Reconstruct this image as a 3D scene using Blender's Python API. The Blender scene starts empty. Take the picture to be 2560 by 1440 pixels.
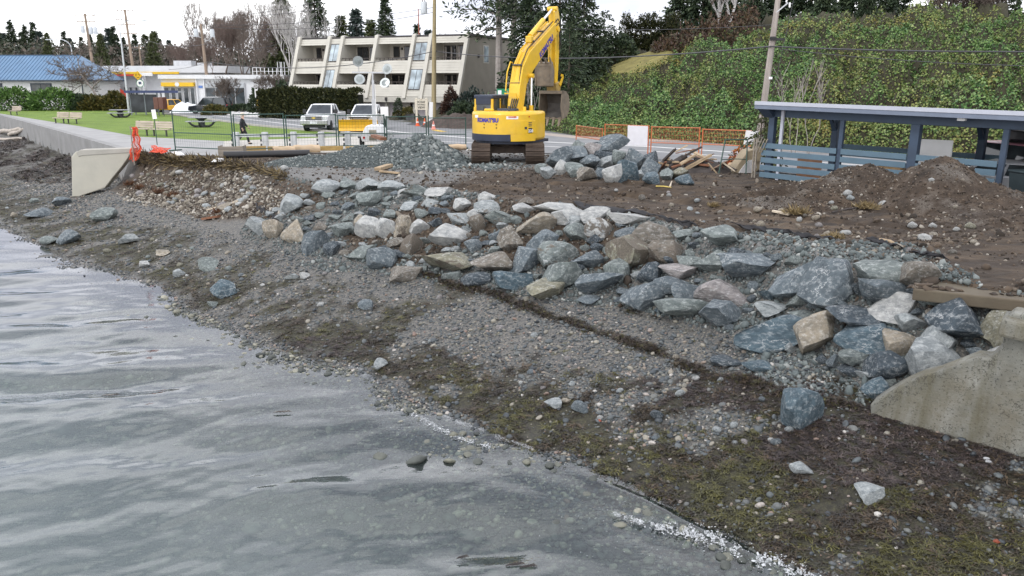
import bpy, bmesh, math, random
import numpy as np
from mathutils import Vector, Matrix, Euler
SC = bpy.context.scene
COL = SC.collection
R = math.radians
# ------------------------------------------------------------------ camera
CAM_H = 3.5
PITCH = R(14.1)
FPX = 2050.0                       # focal length in pixels of a 2560 wide frame
cam_data = bpy.data.cameras.new("camera")
cam = bpy.data.objects.new("camera", cam_data)
COL.objects.link(cam)
cam_data.sensor_width = 36.0
cam_data.lens = 36.0 * FPX / 2560.0
cam_data.clip_start = 0.1
cam_data.clip_end = 5000
cam.location = (0, 0, CAM_H)
cam.rotation_euler = (math.pi / 2 - PITCH, 0, 0)
SC.camera = cam
# ------------------------------------------------------------------ sky, overcast
SUN_EL, SUN_AZ = R(48), R(215)     # azimuth clockwise from +Y: behind the camera, to its left
world = bpy.data.worlds.new("World")
SC.world = world
world.use_nodes = True
wn, wl = world.node_tree.nodes, world.node_tree.links
wn.clear()
w_out = wn.new("ShaderNodeOutputWorld")
w_bg = wn.new("ShaderNodeBackground")
w_sky = wn.new("ShaderNodeTexSky")
w_sky.sky_type = 'NISHITA'
w_sky.sun_disc = False
w_sky.sun_elevation = SUN_EL
w_sky.sun_rotation = SUN_AZ
w_sky.air_density = 1.0
w_sky.dust_density = 2.0
w_tc = wn.new("ShaderNodeTexCoord")
w_map = wn.new("ShaderNodeMapping")
w_map.inputs['Scale'].default_value = (1.6, 1.6, 4.5)
w_noise = wn.new("ShaderNodeTexNoise")
w_noise.inputs['Scale'].default_value = 1.5
w_noise.inputs['Detail'].default_value = 5
w_noise.inputs['Roughness'].default_value = 0.5
w_ramp = wn.new("ShaderNodeValToRGB")
w_ramp.color_ramp.elements[0].position = 0.39
w_ramp.color_ramp.elements[0].color = (5.6, 5.75, 6.7, 1)
w_ramp.color_ramp.elements[1].position = 0.57
w_ramp.color_ramp.elements[1].color = (13.8, 13.8, 14.0, 1)
w_mix = wn.new("ShaderNodeMixRGB")
w_mix.inputs['Fac'].default_value = 0.88
wl.new(w_tc.outputs['Generated'], w_map.inputs['Vector'])
wl.new(w_map.outputs['Vector'], w_noise.inputs['Vector'])
wl.new(w_noise.outputs['Fac'], w_ramp.inputs['Fac'])
wl.new(w_sky.outputs['Color'], w_mix.inputs['Color1'])
w_sep = wn.new("ShaderNodeSeparateXYZ"); wl.new(w_tc.outputs['Generated'], w_sep.inputs['Vector'])
w_el = wn.new("ShaderNodeValToRGB")          # brighter towards the horizon all round
w_el.color_ramp.elements[0].position = 0.08; w_el.color_ramp.elements[0].color = (1.05, 1.05, 1.05, 1)
w_el.color_ramp.elements[1].position = 0.85; w_el.color_ramp.elements[1].color = (1.0, 1.0, 1.03, 1)
wl.new(w_sep.outputs['Z'], w_el.inputs['Fac'])
w_mul = wn.new("ShaderNodeMixRGB"); w_mul.blend_type = 'MULTIPLY'; w_mul.inputs['Fac'].default_value = 1.0
wl.new(w_ramp.outputs['Color'], w_mul.inputs['Color1']); wl.new(w_el.outputs['Color'], w_mul.inputs['Color2'])
wl.new(w_mul.outputs['Color'], w_mix.inputs['Color2'])
wl.new(w_mix.outputs['Color'], w_bg.inputs['Color'])
wl.new(w_bg.outputs['Background'], w_out.inputs['Surface'])
w_bg.inputs['Strength'].default_value = 0.11
sun_data = bpy.data.lights.new("sun", 'SUN')
sun_data.energy = 0.75
sun_data.angle = R(14)
sun_data.color = (1.0, 0.97, 0.93)
sun = bpy.data.objects.new("sun", sun_data)
COL.objects.link(sun)
sdir = Vector((math.sin(SUN_AZ) * math.cos(SUN_EL), math.cos(SUN_AZ) * math.cos(SUN_EL), math.sin(SUN_EL)))
sun.rotation_euler = sdir.to_track_quat('Z', 'Y').to_euler()
SC.view_settings.view_transform = 'Standard'
SC.view_settings.look = 'None'
SC.view_settings.gamma = 1.0
SC.view_settings.exposure = 0.63
SC.view_settings.use_curve_mapping = False
SC.cycles.max_bounces = 8
SC.cycles.transparent_max_bounces = 24
# ------------------------------------------------------------------ measuring from the photograph
CP, SP = math.cos(PITCH), math.sin(PITCH)
def ray(px, py):
 a, b = (px - 1280.0) / FPX, (720.0 - py) / FPX
 return Vector((a, CP + b * SP, -SP + b * CP))
def P(px, py, z=0.0):
 d = ray(px, py)
 t = (z - CAM_H) / d.z
 return Vector((d.x * t, d.y * t, z))
def Q(px, py, dist):
 d = ray(px, py)
 t = dist / d.y
 return Vector((d.x * t, dist, CAM_H + d.z * t))
def mpp(p):                         # metres per photograph pixel at a point
 return (p[1] * CP + (CAM_H - p[2]) * SP) / FPX
def X(px, dist, z=0.0):
 return (px - 1280.0) / FPX * (dist * CP + (CAM_H - z) * SP)
# ------------------------------------------------------------------ noise in numpy
def _hash(ix, iy, seed):
 h = (ix.astype(np.int64) * 374761393 + iy.astype(np.int64) * 668265263 + seed * 1442695041) & 0xFFFFFFFF
 h = ((h ^ (h >> 13)) * 1274126177) & 0xFFFFFFFF
 return ((h ^ (h >> 16)) & 0xFFFF) / 65535.0
def vnoise(x, y, seed=0):
 x = np.asarray(x, float); y = np.asarray(y, float)
 ix, iy = np.floor(x), np.floor(y)
 fx, fy = x - ix, y - iy
 fx = fx * fx * (3 - 2 * fx); fy = fy * fy * (3 - 2 * fy)
 a = _hash(ix, iy, seed); b = _hash(ix + 1, iy, seed)
 c = _hash(ix, iy + 1, seed); d = _hash(ix + 1, iy + 1, seed)
 return (a + (b - a) * fx) * (1 - fy) + (c + (d - c) * fx) * fy
def fbm(x, y, oct=4, seed=0, gain=0.5):
 s, a, t, f = 0.0, 1.0, 0.0, 1.0
 for o in range(oct):
  s = s + a * vnoise(np.asarray(x) * f + 17.3 * o, np.asarray(y) * f - 9.1 * o, seed + o * 7)
  t += a; a *= gain; f *= 2.03
 return s / t - 0.5
def smooth(e0, e1, x):
 t = np.clip((np.asarray(x, float) - e0) / (e1 - e0), 0, 1)
 return t * t * (3 - 2 * t)
# ------------------------------------------------------------------ materials
MATS = {}
def nodes_of(name):
 m = bpy.data.materials.new(name)
 m.use_nodes = True
 n, l = m.node_tree.nodes, m.node_tree.links
 b = n['Principled BSDF']
 return m, n, l, b
def mixrgb(n, l, fac, a, b, mode='MIX'):
 x = n.new("ShaderNodeMixRGB"); x.blend_type = mode
 for sock, v in (('Fac', fac), ('Color1', a), ('Color2', b)):
  if hasattr(v, 'links'): l.new(v, x.inputs[sock])
  elif sock == 'Fac': x.inputs[sock].default_value = v
  else: x.inputs[sock].default_value = (*v[:3], 1)
 return x.outputs['Color']
def noise_node(n, l, scale, detail=4, rough=0.55, vec=None, stretch=None):
 t = n.new("ShaderNodeTexNoise")
 t.inputs['Scale'].default_value = scale
 t.inputs['Detail'].default_value = detail
 t.inputs['Roughness'].default_value = rough
 if vec is None:
  vec = n.new("ShaderNodeTexCoord").outputs['Object']
 if stretch:
  mp = n.new("ShaderNodeMapping"); mp.inputs['Scale'].default_value = stretch
  l.new(vec, mp.inputs['Vector']); vec = mp.outputs['Vector']
 l.new(vec, t.inputs['Vector'])
 return t.outputs['Fac']
def ramp(n, l, fac, stops):
 r = n.new("ShaderNodeValToRGB")
 el = r.color_ramp.elements
 while len(el) < len(stops): el.new(0.5)
 for e, (p, c) in zip(el, stops):
  e.position = p
  e.color = (*(c if hasattr(c, '__len__') else (c, c, c))[:3], 1)
 l.new(fac, r.inputs['Fac'])
 return r.outputs['Color']
def add_bump(n, l, b, h, strength, dist=0.02):
 bp = n.new("ShaderNodeBump")
 bp.inputs['Strength'].default_value = strength
 bp.inputs['Distance'].default_value = dist
 l.new(h, bp.inputs['Height'])
 l.new(bp.outputs['Normal'], b.inputs['Normal'])
def mat(name, col, rough=0.6, metal=0.0, var=0.18, vs=3.0, bump=0.0, bs=25.0, dirt=0.0, dcol=(0.10, 0.085, 0.065), stretch=None, alpha=1.0, coat=0.0):
 if name in MATS: return MATS[name]
 m, n, l, b = nodes_of(name)
 f = noise_node(n, l, vs, 5, 0.6, stretch=stretch)
 lo = [c * (1 - var) for c in col]; hi = [min(1, c * (1 + var)) for c in col]
 c = ramp(n, l, f, [(0.3, lo), (0.7, hi)])
 if dirt:
  f2 = noise_node(n, l, vs * 0.7 + 0.4, 6, 0.65)
  f2 = ramp(n, l, f2, [(0.5 - dirt * 0.25, 0), (0.8, 1)])
  f3 = n.new("ShaderNodeMath"); f3.operation = 'MULTIPLY'; f3.inputs[1].default_value = dirt
  l.new(f2, f3.inputs[0])
  c = mixrgb(n, l, f3.outputs[0], c, dcol)
 l.new(c, b.inputs['Base Color'])
 b.inputs['Roughness'].default_value = rough
 b.inputs['Metallic'].default_value = metal
 b.inputs['Coat Weight'].default_value = coat
 if alpha < 1: b.inputs['Alpha'].default_value = alpha
 if bump: add_bump(n, l, b, noise_node(n, l, bs, 4, 0.6, stretch=stretch), bump)
 MATS[name] = m
 return m
def glass_mat(name, col=(0.02, 0.025, 0.03), rough=0.05, refl=0.5):
 if name in MATS: return MATS[name]
 m, n, l, b = nodes_of(name)
 c = ramp(n, l, noise_node(n, l, 0.9, 2), [(0.35, [x * 0.5 for x in col]), (0.7, [min(1, x * 1.6) for x in col])])
 l.new(c, b.inputs['Base Color'])
 b.inputs['Roughness'].default_value = rough
 b.inputs['Specular IOR Level'].default_value = refl
 MATS[name] = m
 return m
def leaf_mat(name, stops, patch=None, pscale=0.25, rough=0.6):
 """stops: colours spread over single leaves; patch: (colour, low, high) mixed in by broad noise"""
 if name in MATS: return MATS[name]
 m, n, l, b = nodes_of(name)
 g = n.new("ShaderNodeNewGeometry")
 k = len(stops)
 c = ramp(n, l, g.outputs['Random Per Island'], [((i + 0.5) / k, s) for i, s in enumerate(stops)])
 if patch:
  f = noise_node(n, l, pscale, 4, 0.6)
  f = ramp(n, l, f, [(patch[1], 0), (patch[2], 1)])
  mm = n.new("ShaderNodeMath"); mm.operation = 'MULTIPLY'
  l.new(f, mm.inputs[0])
  rr = ramp(n, l, g.outputs['Random Per Island'], [(0.1, 0.15), (0.9, 1.0)])
  l.new(rr, mm.inputs[1])
  c = mixrgb(n, l, mm.outputs[0], c, patch[0])
 l.new(c, b.inputs['Base Color'])
 b.inputs['Roughness'].default_value = rough
 b.inputs['Specular IOR Level'].default_value = 0.35
 MATS[name] = m
 return m
# ------------------------------------------------------------------ objects
def tag(o, label=None, cat=None, group=None, kind=None):
 if label: o['label'] = label
 if cat: o['category'] = cat
 if group: o['group'] = group
 if kind: o['kind'] = kind
 return o
ORD = 'first second third fourth fifth sixth seventh eighth ninth tenth eleventh twelfth thirteenth fourteenth fifteenth sixteenth seventeenth eighteenth nineteenth twentieth twenty-first twenty-second twenty-third twenty-fourth twenty-fifth'.split()
def number_labels(group, form):
 """tell the members of a row apart by their order from the left"""
 os_ = [o for o in COL.objects if o.get('group') == group]
 os_.sort(key=lambda o: o.location.x / max(o.location.y, 1))
 for k, o in enumerate(os_): o['label'] = form % ORD[k]
def thing(name, label, cat, loc=(0, 0, 0), rz=0.0, group=None):
 o = bpy.data.objects.new(name, None)
 o.empty_display_size = 0.2
 COL.objects.link(o)
 o.location = loc
 o.rotation_euler = (0, 0, rz)
 return tag(o, label, cat, group)
def link(name, me, parent=None, loc=None, rz=None):
 o = bpy.data.objects.new(name, me)
 COL.objects.link(o)
 if parent: o.parent = parent
 if loc is not None: o.location = loc
 if rz is not None: o.rotation_euler = (0, 0, rz)
 return o
def dup(root, loc, rz=None, label=None, group=None, scale=None):
 r = root.copy(); COL.objects.link(r); r.location = loc
 if rz is not None: r.rotation_euler = (0, 0, rz)
 if scale is not None: r.scale = (scale,) * 3 if not hasattr(scale, '__len__') else scale
 if label: r['label'] = label
 if group: r['group'] = group
 for ch in list(root.children):
  c = ch.copy(); COL.objects.link(c); c.parent = r
  for g in list(ch.children):
   d = g.copy(); COL.objects.link(d); d.parent = c
 return r
def np_mesh(name, v, f, m=None, smooth_=False):
 v = np.asarray(v, np.float32); f = np.asarray(f, np.int32)
 me = bpy.data.meshes.new(name)
 k = f.shape[1]
 me.vertices.add(len(v)); me.vertices.foreach_set('co', v.ravel())
 me.loops.add(f.size); me.loops.foreach_set('vertex_index', f.ravel())
 me.polygons.add(len(f))
 me.polygons.foreach_set('loop_start', np.arange(len(f), dtype=np.int32) * k)
 me.polygons.foreach_set('loop_total', np.full(len(f), k, np.int32))
 if smooth_: me.polygons.foreach_set('use_smooth', np.ones(len(f), bool))
 me.update(calc_edges=True); me.validate()
 if m: me.materials.append(m)
 return me
class MB:
 def __init__(s): s.v, s.f = [], []
 def add(s, vs, fs):
  o = len(s.v)
  s.v += [tuple(p) for p in vs]
  s.f += [tuple(i + o for i in q) for q in fs]
  return s
 def hexa(s, p):
  return s.add(p, [(0, 3, 2, 1), (4, 5, 6, 7), (0, 1, 5, 4), (1, 2, 6, 5), (2, 3, 7, 6), (3, 0, 4, 7)])
 def box(s, c, d, rz=0, rx=0, ry=0, top=(1, 1)):
  M = Euler((rx, ry, rz)).to_matrix()
  x, y, z = d[0] / 2, d[1] / 2, d[2] / 2
  ps = [(-x, -y, -z), (x, -y, -z), (x, y, -z), (-x, y, -z)]
  ps += [(-x * top[0], -y * top[1], z), (x * top[0], -y * top[1], z), (x * top[0], y * top[1], z), (-x * top[0], y * top[1], z)]
  return s.hexa([M @ Vector(p) + Vector(c) for p in ps])
 def b2(s, lo, hi):
  return s.box([(a + b) / 2 for a, b in zip(lo, hi)], [b - a for a, b in zip(lo, hi)])
 def bar(s, p, q, w, h):          # a beam of rectangular section between two points, h measured upwards
  p, q = Vector(p), Vector(q)
  d = (q - p).normalized()
  up = Vector((0, 0, 1)) if abs(d.z) < 0.95 else Vector((0, 1, 0))
  a = d.cross(up).normalized() * (w / 2); b = a.cross(d).normalized() * (h / 2)
  return s.hexa([p - a - b, p + a - b, p + a + b, p - a + b, q - a - b, q + a - b, q + a + b, q - a + b])
 def path(s, pts, r, n=6, cap=True):
  pts = [Vector(p) for p in pts]
  rs = r if hasattr(r, '__len__') else [r] * len(pts)
  o = len(s.v)
  ref = None
  for i, p in enumerate(pts):
   d = (pts[min(i + 1, len(pts) - 1)] - pts[max(i - 1, 0)]).normalized()
   if ref is None or abs(d.dot(ref)) > 0.97:
    ref = Vector((0, 0, 1)) if abs(d.z) < 0.9 else Vector((1, 0, 0))
   a = d.cross(ref).normalized(); b = d.cross(a).normalized()
   for k in range(n):
    t = 2 * math.pi * k / n
    s.v.append(tuple(p + (a * math.cos(t) + b * math.sin(t)) * rs[i]))
  for i in range(len(pts) - 1):
   for k in range(n):
    s.f.append((o + i * n + k, o + i * n + (k + 1) % n, o + (i + 1) * n + (k + 1) % n, o + (i + 1) * n + k))
  if cap:
   s.f.append(tuple(o + k for k in range(n))[::-1])
   s.f.append(tuple(o + (len(pts) - 1) * n + k for k in range(n)))
  return s
 def tube(s, p, q, r0, r1=None, n=8): return s.path([p, q], [r0, r0 if r1 is None else r1], n)
 def prism(s, poly, axis, lo, hi):
  def pt(a, b, t): return (t, a, b) if axis == 'x' else ((a, t, b) if axis == 'y' else (a, b, t))
  n = len(poly)
  vs = [pt(a, b, lo) for a, b in poly] + [pt(a, b, hi) for a, b in poly]
  fs = [tuple(range(n))[::-1], tuple(range(n, 2 * n))] + [(i, (i + 1) % n, n + (i + 1) % n, n + i) for i in range(n)]
  return s.add(vs, fs)
 def slab(s, top, down):          # polygon of 3D points and its copy moved by the vector down
  n = len(top)
  top = [Vector(p) for p in top]
  vs = top + [p + Vector(down) for p in top]
  return s.add(vs, [tuple(range(n)), tuple(range(n, 2 * n))[::-1]] + [(i, n + i, n + (i + 1) % n, (i + 1) % n) for i in range(n)])
 def lathe(s, prof, c=(0, 0, 0), n=16, axis='z'):
  o = len(s.v)
  for r, z in prof:
   for k in range(n):
    t = 2 * math.pi * k / n
    u, w = r * math.cos(t), r * math.sin(t)
    q = (u, w, z) if axis == 'z' else ((z, u, w) if axis == 'x' else (u, z, w))
    s.v.append((q[0] + c[0], q[1] + c[1], q[2] + c[2]))
  for i in range(len(prof) - 1):
   for k in range(n):
    s.f.append((o + i * n + k, o + i * n + (k + 1) % n, o + (i + 1) * n + (k + 1) % n, o + (i + 1) * n + k))
  if prof[0][0] > 1e-4: s.f.append(tuple(o + k for k in range(n))[::-1])
  if prof[-1][0] > 1e-4: s.f.append(tuple(o + (len(prof) - 1) * n + k for k in range(n)))
  return s
 def ball(s, c, r, n=10):
  r = r if hasattr(r, '__len__') else (r, r, r)
  o = len(s.v); m = max(4, n // 2)
  for i in range(m + 1):
   a = math.pi * i / m
   for k in range(n):
    t = 2 * math.pi * k / n
    s.v.append((c[0] + r[0] * math.sin(a) * math.cos(t), c[1] + r[1] * math.sin(a) * math.sin(t), c[2] + r[2] * math.cos(a)))
  for i in range(m):
   for k in range(n):
    s.f.append((o + i * n + k, o + (i + 1) * n + k, o + (i + 1) * n + (k + 1) % n, o + i * n + (k + 1) % n))
  return s
 def xf(s, M):
  s.v = [tuple(M @ Vector(p)) for p in s.v]; return s
 def mesh(s, name, m, smooth_=False):
  me = bpy.data.meshes.new(name)
  me.from_pydata(s.v, [], s.f)
  bm = bmesh.new(); bm.from_mesh(me)
  bmesh.ops.remove_doubles(bm, verts=bm.verts, dist=1e-5)
  bmesh.ops.recalc_face_normals(bm, faces=bm.faces)
  bm.to_mesh(me); bm.free()
  if m: me.materials.append(m)
  if smooth_:
   me.polygons.foreach_set('use_smooth', np.ones(len(me.polygons), bool))
   me.set_sharp_from_angle(angle=R(38))
  return me
 def build(s, name, m, parent=None, smooth_=False, bevel=0.0, loc=None, rz=None):
  o = link(name, s.mesh(name, m, smooth_), parent, loc, rz)
  if bevel:
   md = o.modifiers.new("bevel", 'BEVEL'); md.width = bevel; md.segments = 2; md.limit_method = 'ANGLE'; md.angle_limit = R(40)
  return o
def text_mesh(body, size, align='CENTER', bold=0.0, depth=0.004):
 c = bpy.data.curves.new("lettering", 'FONT')
 c.body = body; c.size = size; c.align_x = align; c.align_y = 'CENTER'
 c.offset = bold; c.extrude = depth; c.resolution_u = 3
 o = bpy.data.objects.new("lettering", c)
 COL.objects.link(o)
 dg = bpy.context.evaluated_depsgraph_get()
 me = bpy.data.meshes.new_from_object(o.evaluated_get(dg))
 bpy.data.objects.remove(o); bpy.data.curves.remove(c)
 me.materials.clear()
 return me
def text(name, body, m, parent, loc, rot, size, align='CENTER', bold=0.0, depth=0.004, bend=0.0):
 me = text_mesh(body, size, align, bold, depth)
 if bend:                          # wrap round a vertical drum of this radius
  for v in me.vertices:
   a = v.co.x / bend; r = bend + v.co.z
   v.co = Vector((r * math.sin(a), v.co.y, r * math.cos(a) - bend))
 me.materials.append(m)
 o = link(name, me, parent, loc)
 o.rotation_euler = rot
 return o
# ================================================================== TERRAIN
WATER_Z = -2.7
def line(pts):                       # image points (px, py, z) -> world arrays sorted by x
 w = sorted([tuple(P(a, b, c)) for a, b, c in pts])
 return np.array([p[0] for p in w]), np.array([p[1] for p in w]), np.array([p[2] for p in w])
_cr = [(-60, 272, 0), (0, 287, 0), (160, 330, 0), (325, 377, 0), (420, 392, 0), (560, 403, 0), (640, 418, 0), (720, 440, 0), (800, 452, 0),
       (950, 455, 0), (1130, 475, 0), (1300, 500, 0), (1440, 512, 0), (1620, 545, 0), (1770, 578, 0), (1900, 610, 0), (2060, 645, 0),
       (2290, 690, 0), (2560, 735, 0), (2800, 790, 0)]
CRX, CRY, _ = line(_cr)
_toe = [(345, 500, -1.7), (480, 540, -1.7), (610, 600, -1.7), (780, 640, -1.7), (980, 692, -1.7), (1180, 715, -1.65), (1330, 745, -1.6), (1560, 770, -1.55),
  (1750, 815, -1.5), (1900, 860, -1.5), (2060, 905, -1.6), (2170, 990, -1.75), (2400, 1060, -1.9), (2700, 1150, -2.05)]
TOX, TOY, TOZ = line(_toe)
_wa = [(-300, 455, WATER_Z), (0, 570, WATER_Z), (100, 614, WATER_Z), (200, 656, WATER_Z), (300, 690, WATER_Z), (390, 712, WATER_Z), (470, 768, WATER_Z),
       (560, 803, WATER_Z), (640, 850, WATER_Z), (740, 884, WATER_Z), (900, 920, WATER_Z), (980, 975, WATER_Z), (1180, 1062, WATER_Z), (1330, 1118, WATER_Z),
       (1480, 1170, WATER_Z), (1600, 1220, WATER_Z), (1760, 1300, WATER_Z), (1900, 1365, WATER_Z), (2050, 1450, WATER_Z), (2300, 1600, WATER_Z)]
WAX, WAY, _ = line(_wa)
_fa = [(-60, 272, 0), (0, 286, 0), (325, 376, 0), (440, 388, 0), (560, 391, 0), (700, 386, 0), (1000, 378, 0), (1170, 374, 0), (1400, 390, 0), (1700, 409, 0), (1900, 436, 0), (2300, 474, 0), (2800, 515, 0)]
FAX, FAY, _ = line(_fa)
def ext(x, X_, Y_):
 y = np.interp(x, X_, Y_)
 s0 = (Y_[1] - Y_[0]) / (X_[1] - X_[0]); s1 = (Y_[-1] - Y_[-2]) / (X_[-1] - X_[-2])
 y = np.where(x < X_[0], Y_[0] + (x - X_[0]) * s0, y)
 return np.where(x > X_[-1], Y_[-1] + (x - X_[-1]) * s1, y)
WALLX = float(P(325, 377, 0).x)      # where the whole seawall ends
TRACKS = [(-6, 32.2, 9.5, 24.8), (-6.5, 30.2, 8.3, 23.0), (-1.2, 34.5, 3.6, 24.5), (1.1, 34.8, 6.0, 25.2), (1.5, 29, 11, 21.0), (3, 26.5, 10, 19.0)]
def hz(x, y, fine=True):
 x = np.asarray(x, float); y = np.asarray(y, float)
 yc = ext(x, CRX, CRY); yw = ext(x, WAX, WAY)
 yt = ext(x, TOX, TOY); zt = np.interp(x, TOX, TOZ)
 left = x < WALLX
 yt = np.where(left, yc - 0.25, np.minimum(yt, yc - 0.4)); zt = np.where(left, -1.55, zt)
 yw = np.minimum(yw, yt - 1.0)
 s = np.clip((yc - y) / (yc - yt), 0, 1)
 er = smooth(-10.5, -13.0, x)
 s2 = s * (1 - er) + (1 - (1 - s) ** 2.6) * er
 z = zt * s2
 b = np.clip((yt - y) / (yt - yw), 0, 1)
 z = np.where(y < yt, zt + (WATER_Z - zt) * b ** 0.9, z)
 z = np.where(y < yw, WATER_Z - np.clip((yw - y) * 0.65, 0, 60) * 0.085, z)
 yf = ext(x, FAX, FAY)
 far = y > yf
 # dirt yard: low in front of the far edge, rutted
 yard = (y > yc) & ~far & ~left
 fade = smooth(0, 1.6, yf - y) * smooth(-0.3, 0.6, y - yc)
 ruts = 0.16 * fbm(x * 0.35 + 0.2 * y, y * 1.5 + 0.25 * x, 4, 3) + 0.07 * fbm(x * 1.7, y * 3.4, 3, 9)
 z = np.where(yard, z + (ruts + 0.06) * fade, z)
 for (ax, ay, bx_, by_) in TRACKS:     # wheel and track ruts
  L_ = math.hypot(bx_ - ax, by_ - ay); ux, uy = (bx_ - ax) / L_, (by_ - ay) / L_
  s_ = (x - ax) * ux + (y - ay) * uy; q_ = np.abs((x - ax) * -uy + (y - ay) * ux + .35 * np.sin(s_ * .35) - np.where(s_ > -99, 0, 0))
  on = smooth(-.5, .8, s_) * smooth(L_ + .5, L_ - .8, s_)
  z = np.where(yard, z + on * fade * (-.075 * smooth(.42, .25, q_) + .05 * np.exp(-((q_ - .52) / .11) ** 2)), z)
 slope = (y <= yc) & (y > yt) & ~left
 z = np.where(slope, z + 0.22 * fbm(x * 0.9, y * 0.9, 4, 21) * smooth(0, 0.3, s) * (1 - smooth(0.8, 1, s)), z)
 bch = y <= yt
 amp = 0.10 * fbm(x * 0.45, y * 0.45, 3, 31) + 0.05 * fbm(x * 2.2, y * 2.2, 3, 35)
 z = np.where(bch, z + amp * smooth(0, 1.2, yt - y) * np.where(y > yw, smooth(0.0, 0.25, 1 - b) * 0.8 + 0.2, 1.5), z)
 z = np.where(far, -0.03, z)
 z = np.where(far & (y > 150), -0.03 + (y - 150) * 0.05, z)
 if fine:
  f = np.where(yard, 0.05 * fade, np.where(bch, 0.012, np.where(slope, 0.05, 0)))
  z = z + f * fbm(x * 7, y * 7, 3, 51)
 return z
def hz1(x, y): return float(hz(np.array([x]), np.array([y]))[0])
def on_ground(px, py):               # first point of the terrain seen through a photograph pixel
 d = ray(px, py)
 t = np.exp(np.linspace(math.log(6.0), math.log(160.0), 3000))
 X_, Y_, Z_ = d.x * t, d.y * t, CAM_H + d.z * t
 h = hz(X_, Y_, False)
 k = np.argmax(Z_ <= h)
 if not (Z_ <= h).any(): k = len(t) - 1
 return Vector((X_[k], Y_[k], h[k]))
def to_img(x, y, z):
 zz = y * CP + (CAM_H - z) * SP
 return 1280 + FPX * x / zz, 720 + FPX * ((CAM_H - z) * CP - y * SP) / zz
def in_blobs(px, py, blobs):         # soft ellipses given in photograph pixels (cx, cy, rx, ry)
 m = np.zeros_like(px)
 for cx, cy, rx, ry in blobs:
  d = ((px - cx) / rx) ** 2 + ((py - cy) / ry) ** 2
  m = np.maximum(m, smooth(1.25, 0.55, d))
 return m
def fields(x, y, z):
 px, py = to_img(x, y, z)
 yc = ext(x, CRX, CRY); yt = np.minimum(ext(x, TOX, TOY), yc - 0.25); yw = ext(x, WAX, WAY); yf = ext(x, FAX, FAY)
 left = x < WALLX
 yt = np.where(left, yc - 0.25, yt)
 n1 = fbm(x * 0.6, y * 0.6, 4, 61); n2 = fbm(x * 1.6, y * 1.6, 4, 67); n3 = fbm(x * 0.25, y * 0.5, 3, 71)
 db = yt - y                       # distance down the beach from the toe
 span = np.maximum(yt - yw, 0.5)
 b = db / span
 bch = (y <= yt)
 # weed: a band next to the water, patches, and the thick wrack to the right
 near = smooth(0.50, 0.70, b + 0.45 * n2) * smooth(1.0, .92, b)
 weed = near * smooth(-0.20, 0.02, n2 + 0.5 * n1)
 weed = np.maximum(weed, smooth(0.08, 0.22, n1) * 0.75)
 weed = np.maximum(weed, smooth(-0.05, 0.1, n2) * in_blobs(px, py, [(250, 610, 330, 50), (1050, 660, 120, 30), (700, 760, 260, 60), (820, 850, 100, 40), (1600, 1080, 260, 60), (80, 400, 190, 55), (1780, 980, 300, 50)]))
 thick = in_blobs(px, py, [(2300, 1130, 450, 130), (2480, 1330, 460, 260), (2000, 1370, 380, 160), (1720, 1200, 300, 110), (1950, 1200, 260, 90), (830, 868, 90, 26), (1430, 1090, 260, 40), (2050, 1000, 260, 60), (1900, 1150, 200, 70)])
 weed = np.maximum(weed, thick * smooth(-0.32, -0.12, n2 + 0.4 * n1))
 weed = np.where(bch, np.clip(weed, 0, 1), 0)
 slope = (y <= yc) & ~bch & ~left
 dirt = ((y > yc) & (y < yf) & ~left).astype(float)
 sd = in_blobs(px, py, [(1250, 560, 330, 70), (1450, 620, 260, 60), (560, 480, 300, 75), (640, 440, 260, 90), (480, 420, 160, 50), (1000, 600, 150, 70), (2430, 690, 180, 60)])
 dirt = np.where(slope, np.clip(sd * 1.2 + n2 * 1.2 - 0.1, 0, 1), dirt)
 grey = in_blobs(px, py, [(1270, 395, 160, 32), (930, 430, 260, 40), (700, 425, 70, 16), (2100, 640, 240, 40), (1900, 610, 120, 30)])
 dirt = dirt * (1 - 0.75 * np.clip(grey + n2 * 0.9 * (grey > 0.02), 0, 1))
 wet = np.where(bch, smooth(0.86, 1.0, b + 0.15 * n1), 0)
 return dirt, np.clip(weed, 0, 1), np.clip(wet, 0, 1), b, bch, slope
def make_terrain():
 th = np.linspace(R(-58), R(58), 620)
 r1 = np.exp(np.linspace(math.log(5.5), math.log(48), 420))
 r2 = np.exp(np.linspace(math.log(48), math.log(420), 130))[1:]
 r = np.concatenate([r1, r2])
 RR, TT = np.meshgrid(r, th, indexing='ij')
 x = RR * np.sin(TT); y = RR * np.cos(TT)
 z = hz(x, y)
 dirt, weed, wet, b, bch, slope = fields(x, y, z)
 v = np.stack([x, y, z], -1).reshape(-1, 3)
 nr, nt = RR.shape
 i = np.arange(nr * nt).reshape(nr, nt)
 f = np.stack([i[:-1, :-1], i[:-1, 1:], i[1:, 1:], i[1:, :-1]], -1).reshape(-1, 4)
 yc = ext(x, CRX, CRY)
 seaward = ((y <= yc + 0.0)).reshape(-1)
 fs = seaward[f].all(1)
 out = []
 for nm, sel, m in (("beach", fs, beach_mat()), ("ground", ~fs, yard_mat())):
  ff = f[sel]
  used, inv = np.unique(ff, return_inverse=True)
  me = np_mesh(nm, v[used], inv.reshape(-1, 4), m, True)
  for an, arr in (("dirt", dirt), ("weed", weed), ("wet", wet)):
   at = me.attributes.new(an, 'FLOAT', 'POINT')
   at.data.foreach_set('value', arr.reshape(-1)[used].astype(np.float32))
  o = link(nm, me)
  o['kind'] = 'structure'
  out.append(o)
 return out
def attr(n, name):
 a = n.new("ShaderNodeAttribute"); a.attribute_name = name
 return a.outputs['Fac']
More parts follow.
